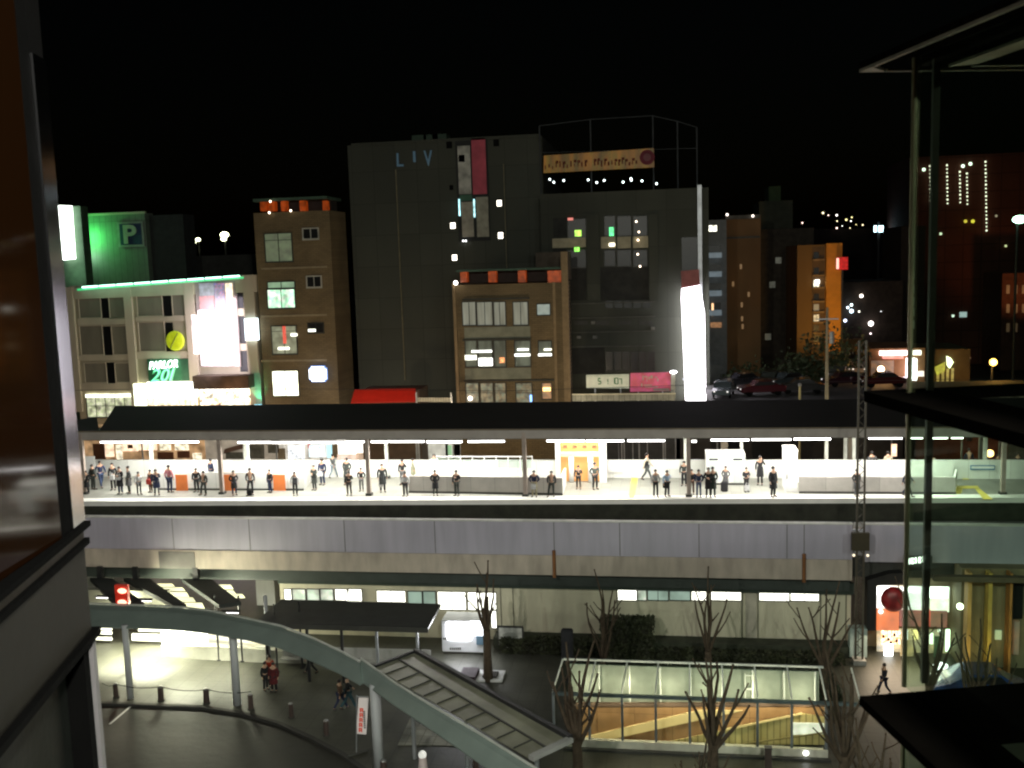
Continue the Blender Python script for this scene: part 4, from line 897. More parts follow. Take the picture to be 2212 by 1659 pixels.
b.box('window', rc(ZD, 862, 795, 870, 830), .1, emit('w_blue', (.4, .5, 1), 1.5))
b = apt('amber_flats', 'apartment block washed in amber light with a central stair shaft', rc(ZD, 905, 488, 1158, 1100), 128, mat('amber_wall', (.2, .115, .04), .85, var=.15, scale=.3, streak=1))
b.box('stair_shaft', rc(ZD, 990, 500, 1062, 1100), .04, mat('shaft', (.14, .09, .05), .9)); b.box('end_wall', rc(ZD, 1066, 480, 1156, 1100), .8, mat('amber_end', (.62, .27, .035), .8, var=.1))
for k, y in enumerate((530, 620, 692, 770, 830, 890, 950, 1010)):
    b.box('window', rc(ZD, 1000, y, 1030, y+38), .1, [darkglass, darkglass, emit('st_lit', (1, .95, .7), 1.6, .6, 4), darkglass, emit('st_dim', (.6, .5, .3), .2), emit('st_lit2', (.9, .7, .4), .7, .6, 4), darkglass, darkglass][k])
    b.box('landing', rc(ZD, 992, y+40, 1060, y+50), .5, mat('landing', (.3, .2, .1), .8))
b.box('lamp', rc(ZD, 1008, 690, 1032, 712), .3, emit('stl', (1, 1, .9), 4))
light('SPOT', PY(*ZD(1120, 1180), 116), 2600, (1, .55, .12), b.root, size=.5, spot=75, target=PY(*ZD(1080, 800), 128))
rs = PY(*ZD(1168, 598), 126); e = empty('red_sign', rs, 'small glowing red sign high beside the amber flats', 'sign'); MB().box(rs.x-.6, rs.x+.6, 126, 126.3, rs.z-.7, rs.z+.8).build('panel', emit('redsign', (1, .02, .02), .35, .4, 2, base=(.3, .01, .01)), e); MB().box(rs.x-.75, rs.x-.5, 125.7, 126.0, rs.z-.6, rs.z+.7).build('tube', emit('redsign2', (1, .5, .4), 1.6), e); MB().box(rs.x-.1, rs.x+.1, 126.35, 126.5, rs.z-16, rs.z+.8).build('post', darkmetal, e)
b = apt('distant_flats', 'unlit low flats with scattered lights behind the tall lattice mast', rc(ZD, 1160, 700, 1510, 1210), 165, mat('df', (.05, .035, .028), .9, var=.3))
sp = [(1275, 783, .55, (1, .9, .75)), (1262, 873, .3, (1, .95, .8)), (1330, 942, .8, (1, .9, .85)), (1218, 870, .6, (.7, .9, 1)), (1218, 835, .4, (.8, 1, 1)), (1388, 872, .15, (1, 1, 1)), (1328, 1000, .3, (1, .8, .8)), (1327, 1055, .22, (.9, .7, .7)), (1182, 925, .5, (.5, .55, .7)), (1197, 850, .4, (.6, .7, .8))]
for k, (x, y, r, c) in enumerate(sp):
    p = PY(*ZD(x, y), 164); MB().ball(p, r*.5, 10).build('window_light', emit('spl%d' % k, c, 6 if r > .3 else 3), b.root)
b.box('wall', rc(ZD, 1165, 1030, 1285, 1100), 1, mat('lowamber', (.3, .16, .06), .9))
b = apt('apartment_tower', 'tall reddish dark apartment tower dotted with vertical strings of corridor lights', rc(ZD, 1545, -30, 2230, 1230), 185, mat('red_tower', (.1, .03, .02), .9, var=.3, scale=.1, brick=(3, 3, .1, 0)), 18)
cl = emit('corr', (1, .8, .68), 2.4)
fl_ = MB().box(b.x0+14, b.x0+15, 166, 167, 0, 9).build('fill_post', darkmetal, b.root); light('SPOT', (b.x0+14.5, 165, 9.5), 3000, (1, .28, .1), b.root, size=.5, spot=110, target=(b.x0+18, 185, 30))  # added spot and post, unseen warm fill for the tower face
for (x, y0, y1) in ((1670, 35, 275), (1768, 30, 272), (1842, 68, 275), (1883, 78, 295), (1990, 10, 445)):
    n = max(2, int((y1-y0)/22))
    for k in range(n): p = PY(*ZD(x+k*.35, y0+k*22), 184.5); MB().ball(p, .14 if k % 3 else .18, 6).build('corridor_light', cl, b.root)
for q in ((1635, 55), (1860, 35), (1903, 22)): MB().ball(PY(*ZD(*q), 184.5), .3, 8).build('corridor_light', emit('corr2', (.95, .95, .85), 3), b.root)
for (x, y, r, c) in ((1732, 425, .45, (.8, .8, .6)), (1700, 548, .35, (1, .85, .75)), (2107, 495, .4, (.7, .6, .35)), (1875, 353, .55, (.7, .45, .05)), (1917, 353, .6, (.8, .55, .05)), (1803, 898, .45, (.9, .9, .85)), (2100, 963, .7, (1, .9, .8)), (2052, 322, .4, (.3, .2, .15)), (2030, 745, .5, (.12, .08, .3)), (2150, 1055, .8, (.5, .35, .1)), (2108, 1065, .6, (.3, .25, .15)), (1895, 1140, .5, (.4, .15, .1))):
    MB().ball(PY(*ZD(x, y), 184.3), r*.55, 8).build('window_light', emit('tw%d_%d' % (x, y), c, 1.6), b.root)
b.box('lit_window', rc(ZD, 1840, 875, 1880, 905), .3, emit('tw_w', (.6, .65, .75), .8))
b = apt('glazed_stairs', 'slim block with a column of dim stairwell windows beside the glass edge', rc(ZD, 1500, 380, 1640, 1110), 170, mat('gs', (.035, .025, .02), .9))
for y in (510, 575, 640, 720, 790, 850, 925): b.box('window', rc(ZD, 1560, y, 1580, y+48), .1, emit('gs_w', (.4, .4, .25), .16, .5, 2))
b = apt('side_flats', 'dull reddish flats at the far right behind the glass corner', rc(ZD, 2080, 650, 2300, 1240), 175, mat('sf', (.09, .035, .025), .9, var=.3))
for k in range(8): b.box('window', rc(ZD, 2110+(k % 3)*45, 720+(k//3)*110, 2128+(k % 3)*45, 770+(k//3)*110), .1, emit('sf_w', (.3, .12, .06), .2))
# hill houses upper right
hl = empty('hill_houses', PY(*ZD(1180, 440), 240), 'hillside houses with scattered tiny lights right of the dark tower', 'houses')
q0 = PY(*ZD(1000, 480), 240); q1 = PY(*ZD(1480, 330), 240); MB().box(q0.x, q1.x, 240, 255, 0, q0.z+3).build('wall', mat('hillh', (.02, .015, .015), .9), hl)
MB().box(q0.x+8, q1.x-30, 242, 255, q0.z+3, q1.z-2).build('wall', MC['hillh'], hl)
for k, (x, y, r) in enumerate(((1054, 305, .5), (1085, 318, .35), (1133, 318, .5), (1188, 344, .5), (1135, 352, .3), (1133, 392, .45), (1215, 352, .35), (1220, 330, .35), (1283, 374, .35), (935, 362, .4), (1165, 380, .25), (1245, 372, .25), (1210, 392, .25))):
    MB().ball(PY(*ZD(x, y), 239), r*.5, 7).build('house_light', emit('hl%d' % (k % 4), ((1, .85, .5), (1, .7, .6), (1, .95, .9), (.8, .7, .3))[k % 4], 3), hl)
e = empty('lit_windows_sign', PY(*ZD(1375, 395), 200), 'bright cool white pair of signs high against the dark slope', 'sign')
for (x0, x1) in ((1350, 1364), (1376, 1402)):
    a = PY(*ZD(x0, 415), 200); c = PY(*ZD(x1, 378), 200); MB().box(a.x, c.x, 200, 200.5, a.z, c.z).build('panel', emit('cool_sign', (.6, .9, 1), 5), e)
a = PY(*ZD(1378, 418), 200); MB().box(a.x-.2, a.x+.2, 200.6, 201, 0, a.z+2).build('post', darkmetal, e)
p = PY(*ZD(2185, 342), 120); e = empty('street_lamp', (p.x, p.y, 0), 'large greenish white lamp high at the right edge of the picture', 'street lamp'); MB().ball(p, .5, 12, (1.5, 1, .9)).build('lamp', emit('gw', (.7, 1, .85), 9), e); MB().tube([(p.x, p.y+.6, 0), (p.x, p.y+.6, p.z)], .15).build('pole', darkmetal, e)
p = PY(*ZD(2035, 1165), 110); e = empty('street_lamp', (p.x, p.y, 0), 'glowing orange street lamp at the right over the dark road', 'street lamp'); MB().ball(p, .38, 12).build('lamp', emit('orl2', (1, .42, .08), 14), e); MB().tube([(p.x, p.y+.4, 0), (p.x, p.y+.4, p.z)], .1).build('pole', darkmetal, e); light('POINT', p-Vector((0, 1, 0)), 900, (1, .4, .1), e)
p = PY(*ZD(1388, 1205), 108); e = empty('street_lamp', (p.x, p.y, 0), 'orange street lamp under the pink lit shop sign', 'street lamp'); MB().ball(p, .35, 12).build('lamp', emit('orl3', (1, .7, .4), 10), e); MB().tube([(p.x, p.y+.4, 0), (p.x, p.y+.4, p.z)], .1).build('pole', darkmetal, e); light('POINT', p-Vector((0, 1, 0)), 500, (1, .5, .15), e)
# convenience shop
b = apt('corner_shop', 'corner shop with long pink white light band right of the mast', rc(ZD, 1320, 1085, 1640, 1330), 112, mat('cs', (.2, .1, .04), .9), 8)
b.box('light_band', rc(ZD, 1378, 1097, 1612, 1122), .6, emit('band_pw', (1, .75, .72), 3.5, .4, 1)); b.box('light_band', rc(ZD, 1395, 1122, 1510, 1142), .6, emit('band_r', (1, .3, .25), 1.2, .3, 1))
b.box('shop_window', rc(ZD, 1330, 1155, 1460, 1290), .1, emit('cs_w', (.5, .2, .04), .25, .7, 2))
b.box('post_sign', rc(ZD, 1531, 1140, 1580, 1262), 1.2, emit('ps', (1, .85, 1), 6, .3, 1)); b.box('shop_window', rc(ZD, 1590, 1215, 1632, 1245), .3, emit('ps2', (1, .7, .7), 2))
b = apt('yellow_shop', 'shop with slanting yellow awning lights at the right', rc(ZD, 1665, 1090, 1900, 1300), 114, mat('ys', (.1, .06, .03), .9), 8)
q = [PY(*ZD(*p), 113.4) for p in ((1700, 1195), (1760, 1165), (1755, 1215), (1712, 1240))]; MB().prism(q, (0, .3, 0)).build('awning', emit('yaw', (.8, .6, .05), .8, .4, 2), b.root)
q = [PY(*ZD(*p), 113.4) for p in ((1768, 1130), (1790, 1140), (1806, 1165), (1785, 1200), (1772, 1185))]; MB().prism(q, (0, .3, 0)).build('lit_sign', emit('ylt', (1, .9, .6), 4), b.root)
for k in range(5): b.box('window', rc(ZD, 1680+k*28, 1200, 1695+k*28, 1280), .05, emit('yw', (.8, .45, .1), .5, .6, 3))

# ---- parked cars, trees and poles at street level right
dkp = empty('parking_deck', (14, 95, 0), 'raised dark parking deck behind the right part of the platform roof', 'parking deck')
dz = PY(*ZD(700, 1395), 90).z-.1
xa = PY(*ZD(400, 1390), 90).x; MB().box(xa, xa+48, 89, 104, dz-.4, dz).build('slab', mat('deckslab', (.08, .08, .08), .8), dkp)
for k in range(5): MB().box(xa+1+k*11, xa+1.6+k*11, 90, 90.6, 0, dz-.403).build('column', concrete, dkp)
def car_proto():
    e = empty('parked_car', (0, 0, 0), 'x', 'car', 'cars parked on the deck')
    sec = [(-2.1, .35), (-2.15, .75), (-1.5, .92), (-1.0, .97), (-.55, 1.4), (.75, 1.45), (1.35, 1.0), (2.0, .92), (2.15, .7), (2.1, .35)]
    b = MB(); b.prism([(x, -.82, z) for x, z in sec], (0, 1.64, 0)); b.build('body', steel, e, bevel=.06)
    w = MB(); w.prism([(-.92, -.835, 1.0), (-.52, -.835, 1.34), (.7, -.835, 1.38), (1.15, -.835, 1.02)], (0, 1.67, 0)); w.build('window', darkglass, e)
    for x in (-1.35, 1.35):
        for y in (-.8, .68): MB().tube([(x, y, .33), (x, y+.14, .33)], .33, 14).build('wheel', black, e)
    for y in (-.6, .6): MB().ball((-2.13, y, .68), .1, 8, (.4, 1, .7)).build('headlight', emit('hl', (1, .95, .9), 1.2), e)
    for y in (-.6, .6): MB().ball((2.12, y, .75), .09, 8, (.4, 1, .7)).build('tail_light', emit('tl', (1, .05, .02), .6), e)
    return e
cars = [(Z_, x, y, c, lab, rz) for Z_, x, y, c, lab, rz in (
    (ZD, 482, 1365, (.35, .45, .5), 'pale blue parked car at the left end of the deck', 80), (ZD, 590, 1300, (.08, .08, .1), 'dark parked car right behind the pale blue one', 20),
    (ZD, 700, 1360, (.25, .03, .05), 'dark red parked car near the middle of the deck', 10), (ZD, 760, 1290, (.1, .12, .1), 'dark green parked car behind the dark red one', 60),
    (ZD, 850, 1300, (.15, .2, .22), 'grey parked car left of the concrete pole', 30), (ZD, 930, 1350, (.05, .05, .05), 'black parked car just left of the concrete pole', 0),
    (ZD, 1140, 1240, (.3, .3, .3), 'silver parked car right of the concrete pole', 70), (ZD, 1250, 1195, (.4, .4, .45), 'white parked car by the tall mast', 85), (ZD, 1180, 1300, (.12, .03, .05), 'maroon parked car beneath the silver one', 15), (ZD, 1400, 1310, (.2, .02, .02), 'red parked car below the orange street lamp', 5))]
proto = car_proto()
for k, (z, x, y, c, lab, rz) in enumerate(cars):
    Yc = 92+ (1395-y)*.1; p = PY(*z(x, y), Yc)
    if k == 0: e = proto; kids = list(e.children)
    else:
        e = proto.copy(); COL.objects.link(e); kids = []
        for ch in proto.children: c2 = ch.copy(); COL.objects.link(c2); c2.parent = e; kids.append(c2)
    e.location = (p.x, Yc, dz); e.rotation_euler = (0, 0, R(rz)); e['label'] = lab
    pm = mat('carpaint%d' % k, [q_*.4 for q_ in c], .25, .3, var=.03, bump=0, coat=1)
    for ch in kids:
        if ch.name.startswith('body'): ch.material_slots[0].link = 'OBJECT'; ch.material_slots[0].material = pm
def leafy(label, u, v, Y, h, w, z0, seed, col=(.05, .07, .03)):
    rr = random.Random(seed); p = PY(u, v, Y); e = empty('leafy_tree', (p.x, Y, z0), label, 'tree', 'dark trees at street level')
    MB().tube([(p.x, Y, z0), (p.x+.1, Y, z0+h*.5), (p.x, Y, z0+h*.8)], [.2, .14, .05]).build('trunk', mat('bark', (.09, .06, .04), .95, bump=.6, scale=6), e)
    b = MB(); cl_ = [(rr.gauss(0, w*.33), rr.gauss(0, w*.3), h*(.45+.5*rr.random())) for _ in range(14)]
    for _ in range(900):
        c = rr.choice(cl_); q = Vector((p.x+c[0]+rr.gauss(0, w*.16), Y+c[1]+rr.gauss(0, w*.16), z0+c[2]+rr.gauss(0, h*.07))); s = .16+.14*rr.random()
        a = Vector((rr.gauss(0, 1), rr.gauss(0, 1), rr.gauss(0, 1))).normalized()*s; d = a.cross(Vector((rr.gauss(0, 1), rr.gauss(0, 1), rr.gauss(0, 1)))).normalized()*s*.6
        i = len(b.v); b.v += [tuple(q-a), tuple(q+d), tuple(q+a), tuple(q-d)]; b.f.append((i, i+1, i+2, i+3))
    b.build('crown', mat('leaf%.2f' % col[1], col, .7, var=.5, scale=1), e)
for k, (x, y, h, w, lab) in enumerate(((960, 1340, 9, 4.5, 'dark leafy tree at foot of the amber flats left corner'), (1120, 1330, 11, 3, 'dark leafy tree before the amber flats right corner'), (840, 1340, 8, 5, 'wide dark leafy tree below the dark tower'), (540, 1330, 7, 3.5, 'small dark leafy tree below the balcony flats'), (720, 1340, 7, 4.5, 'dark leafy tree below the brown office block'))):
    leafy(lab, *ZD(x, y), 108, h, w, 1, 50+k)
for k, (x, y, lab) in enumerate(((1900, 1420, 'pale shrub at left of the right hand verge'), (1990, 1440, 'pale shrub in the middle of the right hand verge'), (2090, 1400, 'tall pale shrub on the right hand verge'), (2180, 1440, 'pale shrub at the far right of the verge'))):
    leafy(lab, *ZD(x, y), 72, 3.2, 2.6, 7.2, 70+k, (.16, .15, .1))
vg = empty('raised_verge', (38, 74, 0), 'raised planted verge seen through the glass at the right', 'planter'); MB().box(25, 60, 70, 78, 0, 7.2).build('bank', mat('bank', (.06, .055, .04), .95), vg)
p = PY(*ZD(1075, 1385), 86); pt_ = PY(*ZD(1072, 850), 86)
e = empty('utility_pole', (p.x, 86, 0), 'pale concrete utility pole in front of the amber flats', 'utility pole'); MB().tube([(p.x, 86, 0), (p.x, 86, pt_.z)], [.2, .1], 10).build('pole', mat('polec', (.36, .32, .22), .8), e); MB().box(p.x-.9, p.x+.9, 85.85, 85.95, pt_.z-1, pt_.z-.9).build('cross_arm', steel, e); MB().tube([(p.x+.35, 85.8, pt_.z-3), (p.x+.35, 85.8, pt_.z-2)], .2, 10).build('transformer', steel, e)
p = PY(*ZD(920, 1380), 86); e = empty('signal_post', (p.x, 86, 0), 'short yellowish post left of the concrete utility pole', 'post'); MB().tube([(p.x, 86, 0), (p.x, 86, PY(*ZD(920, 1300), 86).z)], .09).build('pole', mat('py', (.45, .4, .2), .7), e); MB().ball((p.x, 86, PY(*ZD(920, 1295), 86).z), .16).build('cap', steel, e)
# railing far right
p0 = PY(*ZD(1820, 1332), 80); p1 = PY(*ZD(2240, 1295), 80); e = empty('verge_railing', (p0.x, 80, 0), 'pale metal railing above the verge at far right', 'railing'); r_ = MB().beam(p0, p1, .1, .16).build('rail', mat('railp', (.6, .62, .5), .5), e)
for t in (.1, .35, .62, .9): p = p0.lerp(p1, t); MB().box(p.x-.05, p.x+.05, 79.95, 80.05, 0, p.z-.08).build('post', postp, e)

# street level shops glimpsed under the platform roof
def strip(label, z, x0, x1, mA, Y=98, kind='shop_front', cat='shop'):
    a = PY(*z(x0, 400), Y).x; c = PY(*z(x1, 400), Y).x; e = empty(kind, ((a+c)/2, Y, 0), label, cat)
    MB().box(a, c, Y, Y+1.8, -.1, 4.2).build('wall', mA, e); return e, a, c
def patch(e, z, x0, y0, x1, y1, m_, name='window', Y=98, proud=.1):
    a = PY(*z(x0, y1), Y); c = PY(*z(x1, y0), Y); return MB().box(a.x, c.x, Y-proud, Y-.002, a.z, c.z).build(name, m_, e)
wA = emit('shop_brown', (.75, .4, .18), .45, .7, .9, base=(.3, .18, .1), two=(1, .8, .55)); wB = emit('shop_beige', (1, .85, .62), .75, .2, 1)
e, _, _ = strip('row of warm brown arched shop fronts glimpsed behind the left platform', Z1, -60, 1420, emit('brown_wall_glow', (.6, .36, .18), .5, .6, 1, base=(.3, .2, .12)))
for q in ((360, 240, 440, 390), (540, 230, 700, 330), (700, 230, 900, 320)): patch(e, Z1, *q, emit('peach', (1, .72, .5), 1.3, .4, 1.5))
for q in ((240, 250, 350, 415), (920, 340, 1080, 420), (1130, 330, 1250, 400), (600, 260, 650, 300)): patch(e, Z1, *q, mat('door_brown', (.15, .06, .03), .7), 'door', proud=.15)
for q in ((940, 250, 1050, 320), (1100, 250, 1240, 320), (480, 260, 530, 420), (1290, 350, 1380, 420)): patch(e, Z1, *q, emit('cream_w', (1, .9, .65), 1, .6, 3))
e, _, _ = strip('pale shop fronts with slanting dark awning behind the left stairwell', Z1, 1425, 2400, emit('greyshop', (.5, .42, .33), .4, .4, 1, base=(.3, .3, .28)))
q = [PY(*Z1(*p), 97.6) for p in ((1610, 360), (1830, 300), (1830, 250), (1620, 310))]; MB().prism(q, (0, .3, 0)).build('awning', mat('awn_b', (.16, .1, .08), .8), e)
for q in ((1890, 260, 2040, 410), (2090, 260, 2200, 350), (1640, 340, 1820, 410)): patch(e, Z1, *q, mat('shop_grey', (.14, .15, .14), .5, var=.4))
for q in ((1840, 245, 1885, 420),): patch(e, Z1, *q, hot)
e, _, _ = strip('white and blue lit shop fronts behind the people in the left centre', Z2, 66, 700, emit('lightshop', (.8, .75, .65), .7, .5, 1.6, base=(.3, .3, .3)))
for q, m_ in (((180, 270, 340, 410), emit('w_l', (.9, .95, 1), 1.4, .6, 3)), ((400, 280, 560, 390), MC['vend']), ((590, 260, 640, 400), emit('cyan_w', (.5, .9, 1), 1.2)), ((385, 240, 405, 300), emit('redl', (.9, .05, .05), .5)), ((70, 300, 140, 420), mat('tanp', (.3, .25, .18), .7)), ((640, 260, 700, 400), MC['tanp'])): patch(e, Z2, *q, m_)
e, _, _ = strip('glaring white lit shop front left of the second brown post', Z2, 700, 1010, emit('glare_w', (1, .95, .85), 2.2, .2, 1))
patch(e, Z2, 700, 360, 1000, 440, emit('pinkish', (1, .75, .6), .9, .3, 1), 'panel')
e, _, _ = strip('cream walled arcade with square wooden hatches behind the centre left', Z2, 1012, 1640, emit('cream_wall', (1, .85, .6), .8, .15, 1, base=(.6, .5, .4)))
for q in ((900, 350, 990, 430), (1110, 335, 1190, 430), (1255, 330, 1310, 430), (1325, 330, 1425, 430), (1435, 330, 1525, 430)): patch(e, Z2, *q, emit('hatch', (.7, .4, .15), .4, .3, 2), 'hatch')
for k, x in enumerate((1245, 1330, 1400, 1440, 1520)): patch(e, Z2, x, 265, x+24, 285, mat('dkm', (.1, .05, .04), .7), 'lamp_bracket')
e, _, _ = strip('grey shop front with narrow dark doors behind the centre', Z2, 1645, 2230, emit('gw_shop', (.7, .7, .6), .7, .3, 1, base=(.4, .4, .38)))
for q, m_ in (((1850, 255, 1870, 400), black), ((1935, 255, 2000, 380), black), ((1875, 270, 1910, 370), emit('gshop', (.4, .8, .4), .6)), ((2090, 250, 2110, 400), black)): patch(e, Z2, *q, m_, 'door')
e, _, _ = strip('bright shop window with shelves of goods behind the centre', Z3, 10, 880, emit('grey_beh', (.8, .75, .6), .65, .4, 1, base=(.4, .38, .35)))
for q in ((10, 235, 100, 365), (130, 235, 180, 370), (195, 235, 270, 370), (290, 235, 360, 340), (510, 240, 690, 380)): patch(e, Z3, *q, emit('goods', (1, .88, .72), 1.8, .5, 4, two=(.6, .3, .2)))
patch(e, Z3, 700, 240, 780, 420, mat('tan2', (.3, .28, .2), .7), 'panel')
e, _, _ = strip('closed dark shutters seen behind the yellow line of the platform', Z3, 1000, 2215, mat('shutter', (.06, .065, .07), .5, brick=(2, .12, .02, 0), var=.2))
fr_ = MB()
for x in (1560, 1710, 1865, 2165): p = PY(*Z3(x, 300), 97.9); fr_.box(p.x-.05, p.x+.05, 97.85, 97.99, 0, 3)
fr_.build('post', steel, e)
e, _, _ = strip('dark unlit shop fronts behind the right half of the platform', Z4, 560, 3100, mat('unlit', (.03, .028, .028), .6, var=.5, scale=.7))
patch(e, Z4, 920, 240, 1240, 350, darkglass); patch(e, Z4, 1360, 220, 1750, 400, darkglass)
e, _, _ = strip('dull red brown facade behind the far right platform end', Z5, 920, 2600, mat('redfac', (.16, .05, .025), .8, var=.3))
p = PY(*Z5(1850, 355), 96); e2_ = empty('wall_lamp', p, 'small orange lamp glowing behind the yellow post at far right', 'lamp'); MB().ball(p, .35, 10).build('lamp', emit('orr', (1, .5, .2), 7), e2_); MB().box(p.x-.05, p.x+.05, 96.3, 98, p.z-.05, p.z+.05).build('bracket', steel, e2_)

# added unseen fill lamps beyond the platform roof, light the facades
def fill_lamp_post(x, y, h, energy, col, label, arm=1.2, vis=True):  # posts added only as unseen fill light
    e = empty('street_lamp', (x, y, 0), label, 'street lamp')
    MB().tube([(x, y, 0), (x, y, h)], [.1, .06], 8).build('pole', steel, e)
    MB().tube([(x, y, h-.02), (x, y+arm, h+.2)], .04).build('arm', steel, e)
    MB().box(x-.15, x+.15, y+arm-.1, y+arm+.5, h+.12, h+.24).build('head', steel, e)
    MB().box(x-.12, x+.12, y+arm-.05, y+arm+.45, h+.09, h+.118).build('lens', emit('lens', (1, .9, .7), 3), e)
    light('POINT', (x, y+arm+.2, h-.25), energy, col, e, size=.2)
for k, (x, en) in enumerate(((-48, 900), (-35, 1300), (-22, 900), (-9, 1000), (4, 800), (18, 600))):
    fill_lamp_post(x, 84, 6.0, en, (1, .78, .5), f'{ords[k]} added unseen fill lamp from the left behind the platform')

# ============================================================ STATION BUILDING UNDER THE VIADUCT
Y = 51.6
sb = empty('station_building', (-4, Y, 0), 'low station building with pale wall and lit clerestory windows under the viaduct', 'station building')
xw0 = PY(608, 1330, Y).x; xw1 = PY(1838, 1330, Y).x
wm = mat('station_wall', (.62, .58, .44), .8, var=.16, scale=1.2, streak=.15, bump=.2)
MB().box(xw0, xw1, Y, Y+8, 0, 3.24).build('wall', wm, sb)
MB().box(xw0, xw1+.1, Y-.25, Y-.003, PY(1106, 1267, Y).z, 3.6).build('eave_shade_band', mat('eave_shade', (.03, .045, .035), .7), sb)  # shade under the viaduct put in as a dark band
def sbb(q, proud, m_, name, parent=None):
    u0, v0, u1, v1 = q; vc = (v0+v1)/2; uc = (u0+u1)/2
    a, c, d_, e_ = PY(u0, vc, Y).x, PY(u1, vc, Y).x, PY(uc, v1, Y).z, PY(uc, v0, Y).z
    return MB().box(a, c, Y-proud, Y-.003, d_, e_).build(name, m_, parent or sb)
def sbwin(q, m_, cols=2, rows=1):
    u0, v0, u1, v1 = q; vc = (v0+v1)/2; uc = (u0+u1)/2; w = .03; v0 -= 1; v1 += 3
    a, c, d_, e_ = PY(u0, vc, Y).x, PY(u1, vc, Y).x, PY(uc, v1, Y).z, PY(uc, v0, Y).z; b = MB()
    b.box(a, c, Y-.1, Y-.003, e_-w, e_); b.box(a, c, Y-.12, Y-.003, d_, d_+w); b.box(a, a+w, Y-.1, Y-.003, d_+w, e_-w); b.box(c-w, c, Y-.1, Y-.003, d_+w, e_-w)
    for k in range(1, cols): x = a+(c-a)*k/cols; b.box(x-w/2, x+w/2, Y-.09, Y-.05, d_+w, e_-w)
    for k in range(1, rows): z = d_+(e_-d_)*k/rows; b.box(a+w, c-w, Y-.085, Y-.051, z-w/2, z+w/2)
    f = b.build('window', frame_d, sb); MB().box(a+w, c-w, Y-.045, Y-.02, d_+w, e_-w).build('pane', m_, f)
wa = emit('st_hot', (1, 1, .85), 3.2, .25, 1.5); wb_ = emit('st_mid', (.75, .9, .7), .5, .7, 1.2, base=(.3, .35, .3), two=(1, 1, .85)); wc = emit('st_green', (.55, .75, .62), .3, .3, 1, base=(.3, .4, .35))
for q, m_, c in (((1632, 222, 1690, 298), wa, 1), ((1692, 222, 1798, 298), wb_, 1), ((1806, 222, 1905, 298), wb_, 1), ((1908, 222, 2012, 298), wb_, 1), ((2022, 222, 2120, 298), wa, 1), ((2124, 222, 2230, 300), wa, 1)):
    sbwin(rc(ZL, *q), m_, c)
for q, m_, c in (((40, 370, 165, 440), wa, 1), ((268, 368, 480, 440), wa, 2), ((495, 372, 602, 468), wc, 1), ((606, 372, 700, 468), wc, 1), ((712, 375, 920, 496), wa, 2), ((930, 380, 1140, 500), wa, 2), ((1100, 505, 1142, 630), wa, 1)):
    sbwin(rc(ZM, *q), m_, c)
for q, m_, c in (((418, 343, 560, 428), wa, 1), ((562, 343, 630, 428), wb_, 1), ((636, 343, 790, 428), wc, 2), ((795, 343, 950, 428), wc, 1), ((955, 343, 1065, 428), wa, 1), ((1096, 343, 1320, 428), wa, 2), ((1446, 343, 1670, 432), wa, 2), ((1674, 343, 1885, 432), wa, 2)):
    sbwin(rc(ZR, *q), m_, c)
for u in (420, 1325, 1440, 1895, 2080): sbb(rc(ZR, u-4, 343, u+4, 790), .08, mat('pilaster_d', (.2, .19, .15), .8), 'joint')
for u in (1172, 1262): sbb(rc(ZM, u-3, 340, u+3, 640), .06, MC['pilaster_d'], 'joint')
sbb(rc(ZR, 1350, 345, 1430, 770), .05, mat('pier_pale', (.5, .46, .38), .8), 'pier')
MB().box(PY(1075, 1395, Y).x, xw1, Y-1.2, Y-.2, .004, .55).build('planter', mat('planter_dark', (.04, .045, .03), .9, var=.5), sb)
# interior light spill in front of the white kiosk
# lit photo kiosk
k0 = PZ(*ZM(745, 825), 0); k1 = PZ(*ZM(1050, 835), 0); ky = k0.y
ke = empty('photo_booth', ((k0.x+k1.x)/2, ky, 0), 'white photo booth glaring with light beside the first bare tree', 'photo booth')
kz = PY(*ZM(900, 590), ky).z
MB().box(k0.x, k1.x, ky, ky+1.4, .1, kz).build('cabinet', mat('booth_white', (.75, .76, .82), .4, var=.05), ke, bevel=.03)
MB().box(k0.x+.04, k1.x-.04, ky+.05, ky+1.3, .003, .1).build('plinth', dk, ke)
a = PY(*ZM(785, 720), ky); c = PY(*ZM(950, 600), ky); MB().box(a.x, c.x, ky-.12, ky-.003, a.z, c.z).build('light_panel', emit('booth_glow', (1, 1, 1), 10), ke, bevel=.02)
a = PY(*ZM(955, 690), ky); c = PY(*ZM(1050, 590), ky); MB().box(a.x, c.x, ky-.1, ky-.003, a.z, c.z).build('light_panel', emit('booth_glow2', (.92, .96, 1), 3.5), ke)
a = PY(*ZM(995, 760), ky); c = PY(*ZM(1050, 695), ky); MB().box(a.x, c.x, ky-.06, ky-.003, a.z, c.z).build('curtain', mat('curt_blue', (.15, .25, .35), .6), ke)
mk = MB()
for k in range(6): a = PY(*ZM(800+k*14, 798), ky); c = PY(*ZM(809+k*14, 782), ky); mk.box(a.x, c.x, ky-.02, ky-.003, a.z, c.z)
for k in range(2): a = PY(*ZM(752+k*16, 724), ky); c = PY(*ZM(762+k*16, 712), ky); mk.box(a.x, c.x, ky-.02, ky-.003, a.z, c.z)
mk.build('lettering', dk, ke)
light('AREA', (k0.x+1.2, ky-.5, kz+.1), 90, (.93, .95, 1), ke, size=1.6, sy=.4, target=(k0.x+1.4, ky-3, 0))
